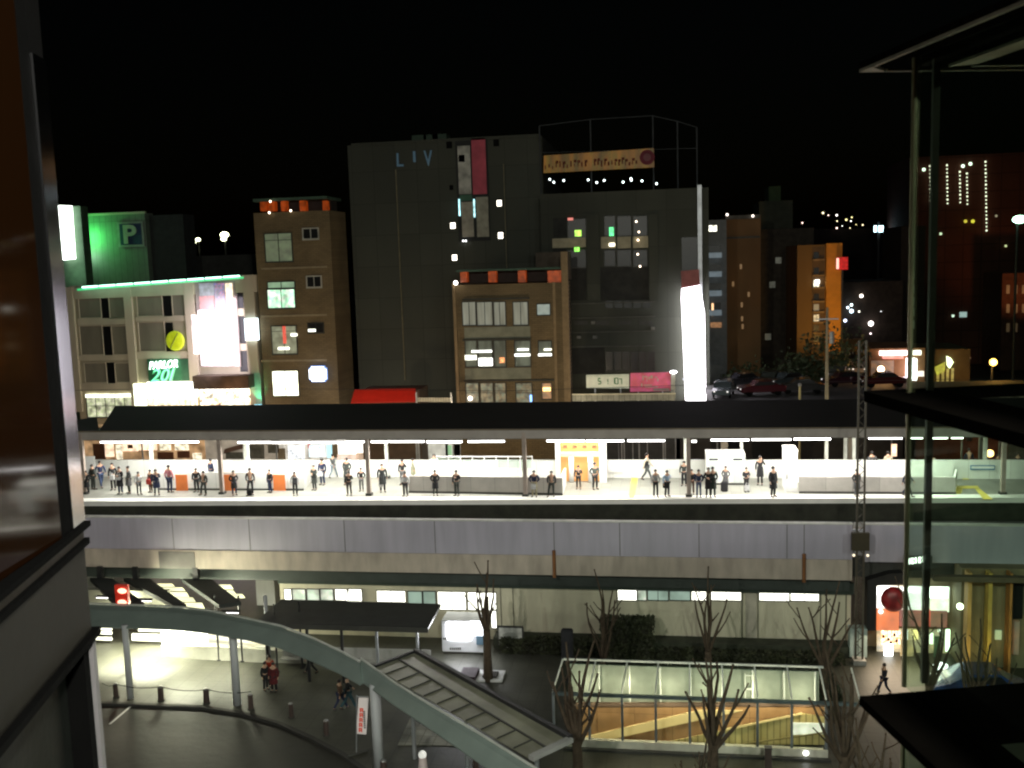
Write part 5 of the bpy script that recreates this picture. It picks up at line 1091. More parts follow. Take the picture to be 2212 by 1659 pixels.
# map board
a = PZ(*ZM(1160, 790), 0); my = 50.2; a = PY(*ZM(1158, 760), my); c = PY(*ZM(1323, 640), my)
me_ = empty('map_board', ((a.x+c.x)/2, my, 0), 'white map board in dark frame on the wall right of the photo booth', 'map board')
MB().box(a.x, c.x, my, my+.06, a.z, c.z).build('panel', mat('map_white', (.55, .55, .52), .5, var=.25, scale=4), me_)
fb = MB(); fb.box(a.x-.07, c.x+.07, my-.03, my+.08, c.z, c.z+.08); fb.box(c.x, c.x+.09, my-.03, my+.08, a.z-.08, c.z); fb.box(a.x-.07, a.x, my-.03, my+.08, a.z-.08, c.z)
fb.box(a.x, c.x, my-.03, my+.08, a.z-.08, a.z); fb.box(a.x+.1, a.x+.17, my, my+.06, .003, a.z-.083); fb.box(c.x-.17, c.x-.1, my, my+.06, .003, a.z-.083); fb.build('frame', dk, me_)
mk = MB(); mk.ball(((a.x+c.x)/2, my-.005, (a.z+c.z)/2), .22, 12, (2, .02, 1)); mk.build('drawing', mat('map_mark', (.35, .36, .33), .6), me_)
# dark waiting canopy
cz_ = 2.9; q = [PZ(*p, cz_) for p in ((548, 1352), (925, 1362), (953, 1310), (608, 1300))]
sc = empty('bus_shelter', tuple(((q[0]+q[1])/2).xy)+(0,), 'long dark flat roofed waiting shelter in front of the lit windows', 'shelter')
MB().prism(q, (0, 0, .14)).build('roof', mat('shelter_roof', (.025, .03, .028), .5, var=.3), sc)
MB().prism([q[0]+Vector((0, -.06, -.1)), q[1]+Vector((0, -.06, -.1)), q[1]+Vector((0, -.003, -.1)), q[0]+Vector((0, -.003, -.1))], (0, 0, .26)).build('fascia', dk, sc)
for k, t in enumerate((.06, .3, .5, .7, .93)): p = q[0].lerp(q[1], t); MB().box(p.x-.06, p.x+.06, p.y+.15, p.y+.27, .003, cz_-.003).build('post', steel if k > 2 else darkmetal, sc)
MB().box(q[0].x+.5, q[1].x-.5, q[0].y+2.2, q[0].y+2.26, .3, 1.0).build('bench_back', concrete, sc); MB().box(q[0].x+.5, q[1].x-.5, q[0].y+1.8, q[0].y+2.19, .38, .45).build('bench', concrete, sc)
light('AREA', ((q[2].x+q[3].x)/2, q[1].y+.8, 2.75), 22, (1, 1, .8), sc, size=7, sy=.3, rot=(0, 0, 0))

# ground under the viaduct: lit striped crossing and diagonal beams
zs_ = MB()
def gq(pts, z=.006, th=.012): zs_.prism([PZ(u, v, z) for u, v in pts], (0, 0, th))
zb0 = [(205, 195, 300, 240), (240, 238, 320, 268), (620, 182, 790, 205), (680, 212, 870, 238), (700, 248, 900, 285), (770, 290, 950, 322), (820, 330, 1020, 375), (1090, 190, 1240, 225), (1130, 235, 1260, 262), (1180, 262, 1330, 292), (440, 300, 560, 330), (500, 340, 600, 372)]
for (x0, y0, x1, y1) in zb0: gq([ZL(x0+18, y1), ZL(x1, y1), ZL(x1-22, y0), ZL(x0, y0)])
tag(zs_.build('crossing_stripes', emit('stripe_glow', (1, 1, .6), 1.1, .5, .5, base=(.8, .8, .68))), None, None, kind='structure')  # light on the stripes put into their colour as glow
for k, (x, y, en) in enumerate(((400, 270, 120), (640, 230, 220), (760, 320, 260), (1110, 240, 120), (1230, 320, 60))):
    p = PZ(*ZL(x, y), 3.2); e = empty('ceiling_light', (p.x, p.y, 3.1), f'{ords[k]} lamp fixed beneath the viaduct over the striped crossing', 'ceiling light', 'lamps beneath the viaduct')
    MB().box(p.x-.3, p.x+.3, p.y-.06, p.y+.06, 3.08, 3.19).build('housing', dk, e); MB().box(p.x-.28, p.x+.28, p.y-.05, p.y+.05, 3.05, 3.078).build('lens', tm, e)
    light('POINT', (p.x, p.y, 2.8), en*2.6, (1, 1, .72), e, size=.3)
for k, q in enumerate((((140, 165), (310, 165), (560, 360), (330, 360)), ((395, 165), (600, 170), (880, 370), (770, 370)), ((845, 170), (1075, 175), (1300, 350), (1130, 372)))):
    w = [PZ(*ZL(*p), 3.2) for p in q]; lab = ('leftmost', 'middle', 'rightmost')[k]
    e = empty('diagonal_girder', tuple(w[0].xy)+(0,), f'{lab} broad dark diagonal beam crossing the lit gap under the viaduct', 'girder', 'diagonal beams under the viaduct')
    MB().prism(w, (0, 0, .2)).build('beam', mat('diag', (.025, .03, .028), .7), e)
    c_ = (w[0]+w[1])/2; MB().box(c_.x-.15, c_.x+.15, c_.y-.15, c_.y+.15, 3.4, 4.1).build('hanger', darkmetal, e)
p = PZ(*ZL(380, 360), 2.2); p.y = 45.6; p.x = PY(*ZL(380, 280), p.y).x; zr0 = PY(*ZL(380, 350), p.y).z; zr1 = PY(*ZL(380, 195), p.y).z; e = empty('signal_lamp', (p.x, p.y, 0), 'two stacked glowing red lamps under the viaduct at the left', 'signal')
MB().box(p.x-.35, p.x+.35, p.y, p.y+.2, zr0, zr1).build('housing', emit('redhouse', (1, .06, .02), .12, .3, 2, base=(.4, .03, .02)), e)
for y in (238, 325): c_ = PY(*ZL(385, y), p.y-.05); MB().ball(c_, .26, 10, (1, .3, .55)).build('lamp', emit('redlamp', (1, .3, .2), 4), e)
MB().box(p.x-.05, p.x+.05, p.y+.21, p.y+.3, .003, zr1-.1).build('post', darkmetal, e)
light('POINT', (p.x, p.y-.6, 3), 25, (1, .15, .08), e)

# ---- curved canopy
can = empty('curved_canopy', tuple(PZ(*ZL(1000, 1000), 0)), 'long curved pale green covered walkway roof sweeping down to the right', 'canopy')
topc = [ZL(*p) for p in ((-260, 345), (160, 350), (600, 364), (850, 378), (1050, 402), (1350, 465), (1600, 522), (1850, 618), (2050, 712), (2212, 800))]+[ZM(*p) for p in ((150, 880), (400, 1060), (650, 1215), (950, 1390), (1350, 1640), (1900, 1980))]
botc = [ZL(*p) for p in ((-260, 520), (160, 522), (600, 530), (850, 545), (1050, 568), (1350, 620), (1600, 685), (1850, 785), (2050, 875), (2212, 965))]+[ZM(*p) for p in ((170, 1045), (400, 1210), (650, 1375), (900, 1550), (1200, 1760), (1700, 2120))]
bk = [PZ(u, v, 4.05) for u, v in topc]; ft = [PZ(u, v, 3.55) for u, v in botc]
m3 = MB(); m4 = MB(); m5 = MB()
for k in range(len(bk)-1):
    mid0 = bk[k].lerp(ft[k], .32); mid1 = bk[k+1].lerp(ft[k+1], .32)
    # upper roof skin
    up = Vector((0, 0, .25))
    m3.prism([bk[k], bk[k+1], mid1+up*.35, mid0+up*.35], (0, 0, .05))
    m4.prism([mid0+up*.35, mid1+up*.35, ft[k+1], ft[k]], (0, 0, .05))
    m5.prism([bk[k]+Vector((0, .1, .06)), bk[k+1]+Vector((0, .1, .06)), bk[k+1]+Vector((0, 0, .06)), bk[k]+Vector((0, 0, .06))], (0, 0, .06))
cm = mat('canopy_green', (.22, .27, .25), .5, .2, var=.1, scale=.8, streak=1)
m3.build('roof_sheet', cm, can); m4.build('fascia', cm, can); m5.build('gutter', mat('gutter_pale', (.5, .52, .48), .5), can)
for (bx, by_, tx, ty) in ((450, 1060, 398, 545), (1270, 1110, 1215, 560), (1515, 800, 1515, 660)):
    p = PZ(*ZL(bx, by_), 0); r1 = .2 if bx > 460 else .16
    if bx == 1515: r1 = .11
    MB().tube([(p.x, p.y, 0), (p.x, p.y, 3.7)], [r1, r1*.95], 12).build('column', mat('col_pale', (.42, .43, .45), .5, var=.05), can, smooth=True)
p = PZ(*ZM(285, 1680), 0); MB().tube([(p.x, p.y, 0), (p.x, p.y, 3.7)], .22, 12).build('column', MC['col_pale'], can, smooth=True)
for (u, v, en) in ((230, 420, 0),): pass
def soffit(u, v, en, lab, col=(1, 1, .75), sz=1.2):
    p = PZ(u, v, 0); p.z = 3.3; e = empty('soffit_light', (p.x, p.y, 3.3), lab, 'soffit light', 'lamps beneath the curved canopy')
    MB().box(p.x-.5, p.x+.5, p.y-.1, p.y+.1, 3.32, 3.4).build('housing', dk, e); MB().box(p.x-.45, p.x+.45, p.y-.08, p.y+.08, 3.29, 3.318).build('lens', tm, e)
    light('SPOT', (p.x, p.y, 3.25), en, col, e, size=.25, spot=100, target=(p.x, p.y, 0))

# bright shop interior left below canopy
ls = empty('underpass_shop', tuple(PZ(*ZL(700, 640), 0)), 'glaring white lit shop front with louvre bands beneath the curved canopy', 'shop')
sy_ = PZ(*ZL(690, 745), 0).y
def lsb(q, m_, name, off=0.):
    a = PY(*ZL(q[0], q[3]), sy_+off); c = PY(*ZL(q[2], q[1]), sy_+off); return MB().box(a.x, c.x, sy_+off, sy_+off+.1, a.z, c.z).build(name, m_, ls)
hotw = emit('hot_ls', (1, 1, .82), 5, .15, 1)
for y in (520, 553, 598): lsb((170, y, 300, y+16), emit('louv', (1, 1, .75), 3, .3, 1), 'louvre_light', 1.5)
for y in (530, 575, 600): lsb((510 if y < 560 else 460, y, 690, y+18), MC['louv'], 'louvre_light', 1.5)
lsb((692, 540, 1035, 650), hotw, 'light_panel', 1.2); lsb((1035, 575, 1500, 690), emit('ls2', (1, .95, .6), 1.0, .6, 1.2, stretch=(.3, 1, 3), two=(1, 1, .9)), 'light_panel', 1.25)
lw = [PZ(*ZL(*p), 0) for p in ((690, 745), (1100, 770), (1500, 790), (1800, 795))]
lt_ = [PY(*ZL(*p), q.y) for p, q in zip(((690, 655), (1100, 670), (1500, 690), (1780, 715)), lw)]
mw = MB()
for k in range(3): mw.prism([lw[k], lw[k+1], Vector((lw[k+1].x, lw[k+1].y, lt_[k+1].z)), Vector((lw[k].x, lw[k].y, lt_[k].z))], (0, .35, 0))
mw.build('low_wall', mat('lowwall', (.42, .42, .36), .7), ls)
MB().box(lw[0].x-9, lw[0].x-.01, sy_+1.0, sy_+1.4, 1.3, 3.3).build('back_wall', mat('backw', (.2, .2, .16), .8), ls)
p = PZ(*ZL(600, 760), 2.9)
soffit(*ZL(590, 770), 9000, 'lamp over the glaring floor patch at the left')
soffit(*ZL(290, 740), 3500, 'lamp at the left end beneath the canopy')
soffit(*ZL(930, 900), 2400, 'lamp over the plaza in front of the low wall')
soffit(*ZL(1250, 880), 600, 'lamp beside the second canopy column')
for (u, v, n, ln) in ((1130, 560, 0, 0),): pass
for k, (x, y0, y1) in enumerate(((1130, 565, 770), (1310, 590, 780), (1580, 660, 860), (1770, 760, 830))):
    p = PZ(*ZL(x, y1), 0); e = empty('steel_post', tuple(p), f'{ords[k]} thin dark post from the left behind the curved canopy', 'post', 'thin posts behind the curved canopy'); MB().tube([p, (p.x, p.y, 3.6)], .05, 8).build('shaft', darkmetal, e); MB().tube([p+Vector((0, 0, .002)), (p.x, p.y, .05)], .12, 10).build('foot', darkmetal, e)

# ---- glazed roof of the sloping arm
z5 = 3.9
q = [PZ(*ZM(*p), z5) for p in ((550, 822), (1680, 1462), (1390, 1600), (250, 935))]
gr = empty('glazed_walkway_roof', tuple(((q[0]+q[2])/2).xy)+(0,), 'straight glazed walkway roof with ribs running down to the foreground tree', 'canopy')
MB().prism(q, (0, 0, .04)).build('glazing', mat('roof_glazing', (.24, .24, .18), .3, var=.3, scale=.7, coat=.3), gr)
MB().beam(q[0]+Vector((0, 0, .08)), q[1]+Vector((0, 0, .08)), .2, .22).build('edge_beam', darkmetal, gr); MB().beam(q[3]+Vector((0, 0, .06)), q[0]+Vector((0, 0, .06)), .12, .16).build('edge_beam', darkmetal, gr)
MB().beam(q[1]+Vector((0, 0, .06)), q[2]+Vector((0, 0, .06)), .25, .16).build('edge_beam', concrete, gr)
rib = MB(); a = q[0].lerp(q[3], .45); c = q[1].lerp(q[2], .55); rib.beam(a+Vector((0, 0, .06)), c+Vector((0, 0, .06)), .07, .07)
for k in range(1, 11): t = k/11; a2 = a.lerp(c, t); d2 = q[3].lerp(q[2], t); rib.beam(a2+Vector((0, 0, .062)), d2+Vector((0, 0, .062)), .04, .05)
rib.build('rib', frame_d, gr)
for t in (.12, .5, .92): p = q[0].lerp(q[1], t).lerp(q[3].lerp(q[2], t), .5); MB().tube([(p.x, p.y, 0), (p.x, p.y, z5-.003)], .09, 8).build('post', steel, gr)

# ---- banner, bollards, people on the plaza
p = PZ(*ZM(140, 1560), 0); by_ = p.y; a = PY(*ZM(118, 1415), by_); c = PY(*ZM(205, 1150), by_)
be = empty('banner_flag', tuple(p), 'white upright banner with red lettering beside the front canopy column', 'banner')
qq = [PY(*ZM(*s_), by_) for s_ in ((118, 1410), (190, 1415), (207, 1150), (135, 1148))]; MB().prism(qq, (0, .03, 0)).build('cloth', emit('banner_glow', (1, .85, .8), .12, base=(.75, .7, .68)), be)  # light on cloth and letters put in as a faint glow
mk = MB()
for k in range(5):
    y0 = 1225+k*36; a = PY(*ZM(144-k*2, y0+30), by_-.02); c = PY(*ZM(168-k*2, y0), by_-.02); mk.box(a.x, a.x+.05, by_-.012, by_-.003, a.z, c.z); mk.box(a.x, c.x, by_-.013, by_-.004, c.z-.06, c.z); mk.box(a.x, c.x, by_-.013, by_-.004, a.z+.05, a.z+.1); mk.box(c.x-.05, c.x, by_-.012, by_-.003, a.z, c.z-.05)
mk.build('lettering', emit('redletter', (1, .1, .05), .12, base=(.7, .08, .04)), be)
mk = MB(); a = PY(*ZM(174, 1370), by_); c = PY(*ZM(182, 1240), by_); 
for k in range(9): z = a.z+(c.z-a.z)*k/9; mk.box(a.x, c.x, by_-.01, by_-.003, z, z+.07)
mk.build('small_lettering', mat('letg', (.2, .2, .2), .7), be)
MB().tube([(qq[0].x-.04, by_, 0), (qq[3].x-.08, by_, qq[3].z+.1)], .025, 8).build('pole', steel, be); MB().tube([(qq[0].x-.3, by_-.3, .05), (qq[0].x+.4, by_+.3, .05)], .05, 8).build('foot', dk, be); MB().tube([qq[3]+Vector((-.08, 0, .05)), qq[2]+Vector((0, 0, .05))], .02, 6).build('arm', steel, be)
for k, (z, x, y0, y1, w) in enumerate(((ZL, 340, 945, 1055, .13), (ZL, 685, 968, 1080, .15), (ZL, 1035, 985, 1100, .15), (ZL, 1375, 1025, 1145, .13), (ZL, 1685, 1095, 1210, .12), (ZL, 1955, 1225, 1350, .12), (ZM, 990, 1570, 1680, .13), (ZM, 320, 1600, 1700, .14))):
    p = PZ(*z(x, y1), 0); zt_ = PY(*z(x, y0), p.y).z
    e = empty('bollard', tuple(p), f'{ords[k]} short dark bollard from the left along the kerb', 'bollard', 'bollards along the kerb')
    MB().tube([p, (p.x, p.y, zt_-.06)], [w, w*.9], 10).build('shaft', mat('bollard_m', (.06, .04, .035), .5), e, smooth=False); MB().ball((p.x, p.y, zt_-.06), w*.9, 10, (1, 1, .6)).build('cap', mat('bcap', (.3, .3, .3), .4, .5), e, smooth=True)
    MB().tube([p+Vector((0, 0, .002)), (p.x, p.y, .05)], w*1.25, 10).build('base', dk, e)
chn = MB(); pts = [PZ(*ZL(x, y), .75) for x, y in ((230, 945), (340, 955), (685, 975), (1035, 995), (1375, 1010))]
ce = empty('rail_chain', tuple(pts[1].xy)+(0,), 'thin chain rail strung between the left bollards', 'chain rail')
for a, c in zip(pts, pts[1:]): MB().tube([a.lerp(c, t)-Vector((0, 0, .12*sin(pi*t))) for t in (0, .25, .5, .75, 1)], .02, 5).build('chain', darkmetal, ce)
def gp(label, kind, z, x, yh, yf, top, leg, rz=0, coat=False):
    p = PZ(*z(x, yf), 0); h = PY(*z(x, yh), p.y).z; person(label, kind, p, max(1.5, min(1.8, h*1.08)), top, leg, rz, coat, group='people on the plaza')
gp('person in red top walking with others near the canopy column', 'walk', ZL, 1525, 745, 960, (.35, .03, .01), BLK, 30)
gp('person in dark red coat beside the red topped walker', 'stand', ZL, 1555, 840, 1010, (.09, .01, .012), BLK, -20, True)
gp('stooping dark person left of the red topped walker', 'phone', ZL, 1490, 880, 1000, BLK, BLK, 60)
gp('lone dark figure on the plaza under the curve of the canopy', 'walk', ZL, 1840, 740, 870, BLK, BLK, -40)
gp('person in brown jacket walking at left of a dark pair', 'walk', ZL, 2065, 950, 1150, (.08, .04, .02), NVY, 120)
gp('person in black with pale bag at right of a walking pair', 'walk', ZL, 2125, 900, 1150, BLK, (.03, .08, .1), 100)
gp('figure in black walking in front of the bright corner shop', 'walk', ZS, 560, 970, 1168, (.01, .012, .02), (.012, .015, .04), -60)
p = PZ(*ZM(605, 1680), 0); zt_ = PY(*ZM(600, 1545), p.y).z; e = empty('ground_lamp', tuple(p), 'small pale round headed marker lamp at the bottom edge of the picture', 'marker lamp'); MB().tube([p, (p.x, p.y, zt_-.2)], [.2, .15], 10).build('post', mat('mlp', (.6, .5, .5), .6), e); MB().ball((p.x, p.y, zt_-.1), .17, 12).build('head', emit('mlh', (1, 1, .9), .5, .4, 6, base=(.7, .7, .7)), e, smooth=True)

# ---- low stone blocks in pool of light
for (x0, y0, x1, y1, lab) in ((985, 960, 1180, 1035, 'pale low stone tree base lit by the photo booth'),):
    a = PZ(*ZM(x0, y1), 0); c = PZ(*ZM(x1, y1), 0); d_ = PZ(*ZM(x0+30, y0), 0); e = empty('tree_planter', tuple(a), lab, 'planter')
    MB().prism([a, c, Vector((c.x, d_.y, 0)), Vector((a.x, d_.y, 0))], (0, 0, .12)).build('slab', mat('slabp', (.55, .55, .55), .7), e); MB().box(a.x+.3, c.x-.3, a.y+.3, d_.y-.3, .123, .2).build('soil', mat('soil', (.02, .015, .01), .95), e)
a = PZ(*ZM(865, 1045), 0); c = PZ(*ZM(985, 1045), 0); e = empty('low_planter', tuple(a), 'low dark box between photo booth light pool and glazed roof', 'planter'); MB().box(a.x, c.x, a.y, a.y+1.2, .003, .35).build('box', mat('boxd', (.04, .02, .03), .8), e)

# ============================================================ GLASS PAVILION
fy = 39.8
gx0 = PY(*ZR(60, 1345), fy).x; gx1 = PY(*ZR(1930, 1345), fy).x; ft_z = PY(*ZR(1000, 1140), fy).z
pv = empty('glass_pavilion', ((gx0+gx1)/2, fy, 0), 'glass stair pavilion with sloping glazed roof and warm timber interior', 'glass pavilion')
tb = [ZR(-30, 905), ZR(2130, 905)]
bzz = 3.3; bL = PZ(*ZR(20, 905), bzz); bR = PZ(*ZR(1905, 905), bzz); byy = (bL.y+bR.y)/2
fL = PY(*ZR(-50, 1135), fy); fR = PY(*ZR(2190, 1148), fy)
gl = glass('pav_glass', (.93, .97, .95), .5)
wf = mat('white_frame', (.75, .78, .74), .4, .2, var=.04)
nb = 9
MB().prism([(fL.x, fy, ft_z), (fR.x, fy, ft_z), (bR.x, byy, bzz), (bL.x, byy, bzz)], (0, 0, .02)).build('roof_glass', gl, pv)
for k, (xf, xb_) in enumerate(((-50, 10), (210, 255), (450, 487), (695, 715), (942, 945), (1190, 1178), (1437, 1415), (1687, 1648), (1938, 1880), (2185, 2110))):
    f_ = PY(*ZR(xf, 1130), fy); b_ = PZ(*ZR(xb_, 920), bzz); MB().beam((f_.x, fy, ft_z+.06), (b_.x, byy, bzz+.06), .055, .07).build('rafter', wf, pv)
    if k < 9: g_ = PZ(*ZR(xf, 1560), 0); MB().box(f_.x-.05, f_.x+.05, fy-.05, fy+.05, 0, ft_z-.03).build('mullion', mat('mull', (.25, .28, .3), .4, .5), pv)
MB().box(fL.x, fR.x, fy-.09, fy+.07, ft_z-.14, ft_z-.02).build('front_beam', mat('fbeam', (.12, .16, .17), .5, .3), pv)
MB().box(bL.x, bR.x, byy-.04, byy+.04, bzz+.025, bzz+.1).build('ridge', wf, pv)
MB().box(gx0, gx1, fy+.01, fy+.03, .35, ft_z-.15).build('front_glass', gl, pv)
MB().box(gx0-.2, gx1+.2, fy-.3, fy-.12, 0, .1).build('plinth', dk, pv)
MB().box(gx0-.1, gx1+.1, fy-.1, fy-.052, .1, .42).build('sill_wall', mat('sillw', (.62, .6, .5), .6), pv)
# interior
iy = byy-.15
MB().box(gx0, bR.x-.2, iy, iy+.1, 0, bzz-.1).build('rear_wall', mat('rear_green', (.28, .31, .26), .6), pv)
for x in (283, 505, 728, 947, 1178, 1395, 1620, 1842):
    p = PZ(*ZR(x, 905), bzz); MB().tube([(p.x, iy-.1, 1.0), (p.x, iy-.1, bzz-.05)], .045, 8).build('inner_post', wf, pv)
lad = MB(); p0 = PZ(*ZR(1345, 905), bzz).x; p1 = PZ(*ZR(1390, 905), bzz).x
for z in (1.2, 1.8, 2.4, 3.0): lad.box(p0, p1, iy-.18, iy-.14, z, z+.05)
lad.box(p0-.04, p0, iy-.19, iy-.13, 1.2, 3.1); lad.build('ladder_rung', wf, pv)
timber = mat('timber', (.5, .27, .12), .6, var=.15, scale=1.2, brick=(1.6, 1.2, .012, 0))
def ip(x, y, Yp): return PY(*ZR(x, y), Yp)
Yi = fy+.9
wallp = [ip(110, 1480, Yi), ip(1925, 1480, Yi), ip(1925, 1218, Yi), ip(110, 1218, Yi)]
MB().prism(wallp, (0, .08, 0)).build('timber_wall', timber, pv)
MB().prism([ip(110, 1213, Yi-.05), ip(1925, 1213, Yi-.05), ip(1925, 1190, Yi-.05), ip(110, 1190, Yi-.05)], (0, .15, 0)).build('wall_cap', mat('capd', (.16, .1, .07), .7), pv)
band = emit('handrail_glow', (1, .72, .25), .2, .15, 1, base=(.8, .6, .3))
MB().prism([ip(110, 1480, Yi-.12), ip(240, 1480, Yi-.12), ip(1330, 1243, Yi-.12), ip(1010, 1240, Yi-.12), ip(110, 1450, Yi-.12)], (0, .08, 0)).build('sloping_parapet', band, pv)
MB().prism([ip(690, 1490, Yi-.2), ip(1925, 1490, Yi-.2), ip(1925, 1290, Yi-.2), ip(1760, 1262, Yi-.2), ip(1200, 1385, Yi-.2)], (0, .07, 0)).build('sloping_parapet', mat('yellow_panel', (.62, .48, .2), .5, brick=(.26, 5, .03, 0), var=.1), pv)
MB().beam(ip(1200, 1380, Yi-.26), ip(1760, 1262, Yi-.26), .05, .08).build('handrail', band, pv)
MB().beam(ip(1340, 1485, Yi-.3), ip(1925, 1400, Yi-.3), .06, .05).build('handrail', mat('hr_d', (.25, .2, .08), .5), pv)
MB().prism([ip(1692, 1418, Yi-.28), ip(1922, 1412, Yi-.28), ip(1922, 1335, Yi-.28), ip(1692, 1330, Yi-.28)], (0, .04, 0)).build('notice', emit('notice_w', (1, 1, .8), .6, .3, 3, base=(.7, .7, .6)), pv)
MB().box(gx0, gx1, fy+.2, Yi-.35, .003, .2).build('floor_edge', mat('flooredge', (.6, .58, .48), .6), pv)
for k in range(6):
    x = gx0+.8+(gx1-gx0-1.6)*k/5
    light('POINT', (x, fy+.3, ft_z-.22), 52, (1, .88, .62), pv, size=.12); light('POINT', (min(x, bR.x-.6), fy+1.25, ft_z+.05), 14, (.95, 1, .82), pv, size=.12)
light('POINT', (fL.x+.8, fy+1.6, 2.4), 3, (.85, .92, 1), pv, size=.2)
MB().ball((fL.x+.8, fy+1.3, ft_z+.0), .09, 8).build('lamp', emit('pavl', (.9, .95, 1), 8), pv)
MB().ball(ip(1790, 1552, fy-.14), .1, 8, (1, .4, 1)).build('lamp', emit('pavl2', (.95, 1, 1), 8), pv)
# side glass left
s0 = PZ(*ZM(1470, 1330), 0)
MB().beam((fL.x, fy, 0), (fL.x, fy, ft_z-.02), .08, .08, (0, 1, 0)).build('corner_post', wf, pv)
MB().box(fL.x-.02, fL.x+.01, fy+.06, byy, .02, ft_z-.05).build('side_glass', gl, pv)

# ---- hedge and bushes
def hedge(label, p0, p1, w, h, seed, n=2600, z0=0.):
    rr = random.Random(seed); e = empty('hedge', ((p0[0]+p1[0])/2, p0[1], z0), label, 'hedge'); b = MB()
    MB().box(p0[0]+.15, p1[0]-.15, p0[1]+.12, p0[1]+w-.12, z0+.05, z0+h-.12).build('branches', mat('hedge_core', (.02, .02, .012), .95), e)
    for _ in range(n):
        q = Vector((p0[0]+(p1[0]-p0[0])*rr.random(), p0[1]+w*rr.random(), z0+h*rr.random()))
        f = rr.random()
        if f < .4: q.y = p0[1]+rr.random()*.12
        elif f < .7: q.z = z0+h-rr.random()*.12
        s = .05+.06*rr.random(); a = Vector((rr.gauss(0, 1), rr.gauss(0, 1), rr.gauss(0, 1))).normalized()*s; d = a.cross(Vector((rr.gauss(0, 1), rr.gauss(0, 1), rr.gauss(0, 1)))).normalized()*s*.6
        i = len(b.v); b.v += [tuple(q-a), tuple(q+d), tuple(q+a), tuple(q-d)]; b.f.append((i, i+1, i+2, i+3))
    b.build('foliage', mat('hedge_leaf', (.035, .04, .018), .7, var=.5, scale=2), e)
hy = 49.2; a = PY(*ZR(290, 700), hy); c = PY(*ZR(688, 700), hy); zt_ = PY(*ZR(500, 600), hy).z
hedge('tall clipped dark hedge block against the station wall', (a.x, hy), (c.x, hy), 1.2, zt_, 3, 3500)
a = PY(1078, 1400, 49.6); c = PY(*ZR(285, 700), 49.6); hedge('low dark hedge between the map board and the tall hedge block', (a.x, 49.6), (c.x-.05, 49.6), .9, .75, 4, 2200)
a = PY(*ZR(700, 760), 49.4); c = PY(*ZR(2080, 760), 49.4); hedge('long low dark hedge at the foot of the station wall right side', (a.x, 49.4), (c.x, 49.4), 1, .4, 5, 3500)
a = PY(*ZR(865, 740), 49.1); c = PY(*ZR(970, 740), 49.1); hedge('small rounded dark bush left of the second street tree', (a.x, 49.0), (c.x, 49.0), .3, .75, 6, 500)
p0 = PZ(*ZR(100, 880), 0); p1 = PZ(*ZR(1950, 880), 0); hedge('broad dark planting bed behind the glass pavilion', (p0.x, 45.2), (p1.x, 45.2), 3.2, .3, 8, 6000)

# ---- bare pollarded trees
bark = mat('bark_brown', (.075, .052, .034), .9, var=.3, scale=5, bump=.5)
def tree(label, x, y, H, fork, spread, seed, n=7, r=.14, zb=0.):
    rr = random.Random(seed); e = empty('bare_tree', (x, y, zb), label, 'tree', 'bare pollarded trees'); tk = MB()
    lean = rr.uniform(-.08, .08)
    tk.tube([(x, y, zb), (x+lean*.5, y, zb+fork*.5), (x+lean, y, zb+fork)], [r*1.2, r*.95, r*.85], 9); tk.build('trunk', bark, e, smooth=True)
    b = MB(); f = Vector((x+lean, y, zb+fork-.08))
    def limb(p, d, L_, r0_, r1_, seg=5):
        pts = [p]; rad = [r0_]; d = d.normalized()
        for j in range(1, seg+1):
            d = (d+Vector((rr.gauss(0, .09), rr.gauss(0, .09), .1))).normalized(); pts.append(pts[-1]+d*L_/seg); rad.append(r0_+(r1_-r0_)*j/seg)
        b.tube(pts, rad, 6); b.ball(pts[-1], r1_*1.5, 6); return pts, rad, d
    h = H-fork
    for k in range(n):
        sx = (k/(n-1)*2-1)*rr.uniform(.8, 1.1); hh = h*(1-.35*abs(sx))*rr.uniform(.8, 1.02)
        if k == n//2: hh = h
        d = Vector((sx*spread*1.15, rr.uniform(-.6, .6)*spread*.8, hh)); st = f+Vector((0, 0, -rr.uniform(0, .5)*(abs(sx) > .5)))
        pts, rad, _ = limb(st, d, d.length, r*rr.uniform(.42, .55), r*.17, 6)
        for s_ in range(rr.randint(0, 2)):
            j = rr.randint(2, 5); sg_ = rr.choice((-1, 1)); d2 = Vector((sg_*rr.uniform(.5, 1.1), rr.gauss(0, .4), 1)); limb(pts[j], d2, h*rr.uniform(.15, .34), rad[j]*.65, r*.12, 3)
    b.build('branches', bark, e, smooth=True)
p = PZ(1055, 1470, 0); tree('bare tree standing in front of the photo booth', p.x, p.y, 6.3, 2.6, .75, 11, 6, .21)
for k, (u, v, lab, sd) in enumerate(((1298, 1228, 'bare tree growing behind the tall dark hedge block', 12), (1530, 1218, 'bare tree in front of the second lit clerestory window', 13), (1785, 1236, 'bare tree at right end of the station wall', 14))):
    p = PZ(u, v, 6.1); tree(lab, p.x, p.y, 6.1, (1.7, 1.8, 1.6)[k], (.75, .75, 1.15)[k], sd, 6, .18)
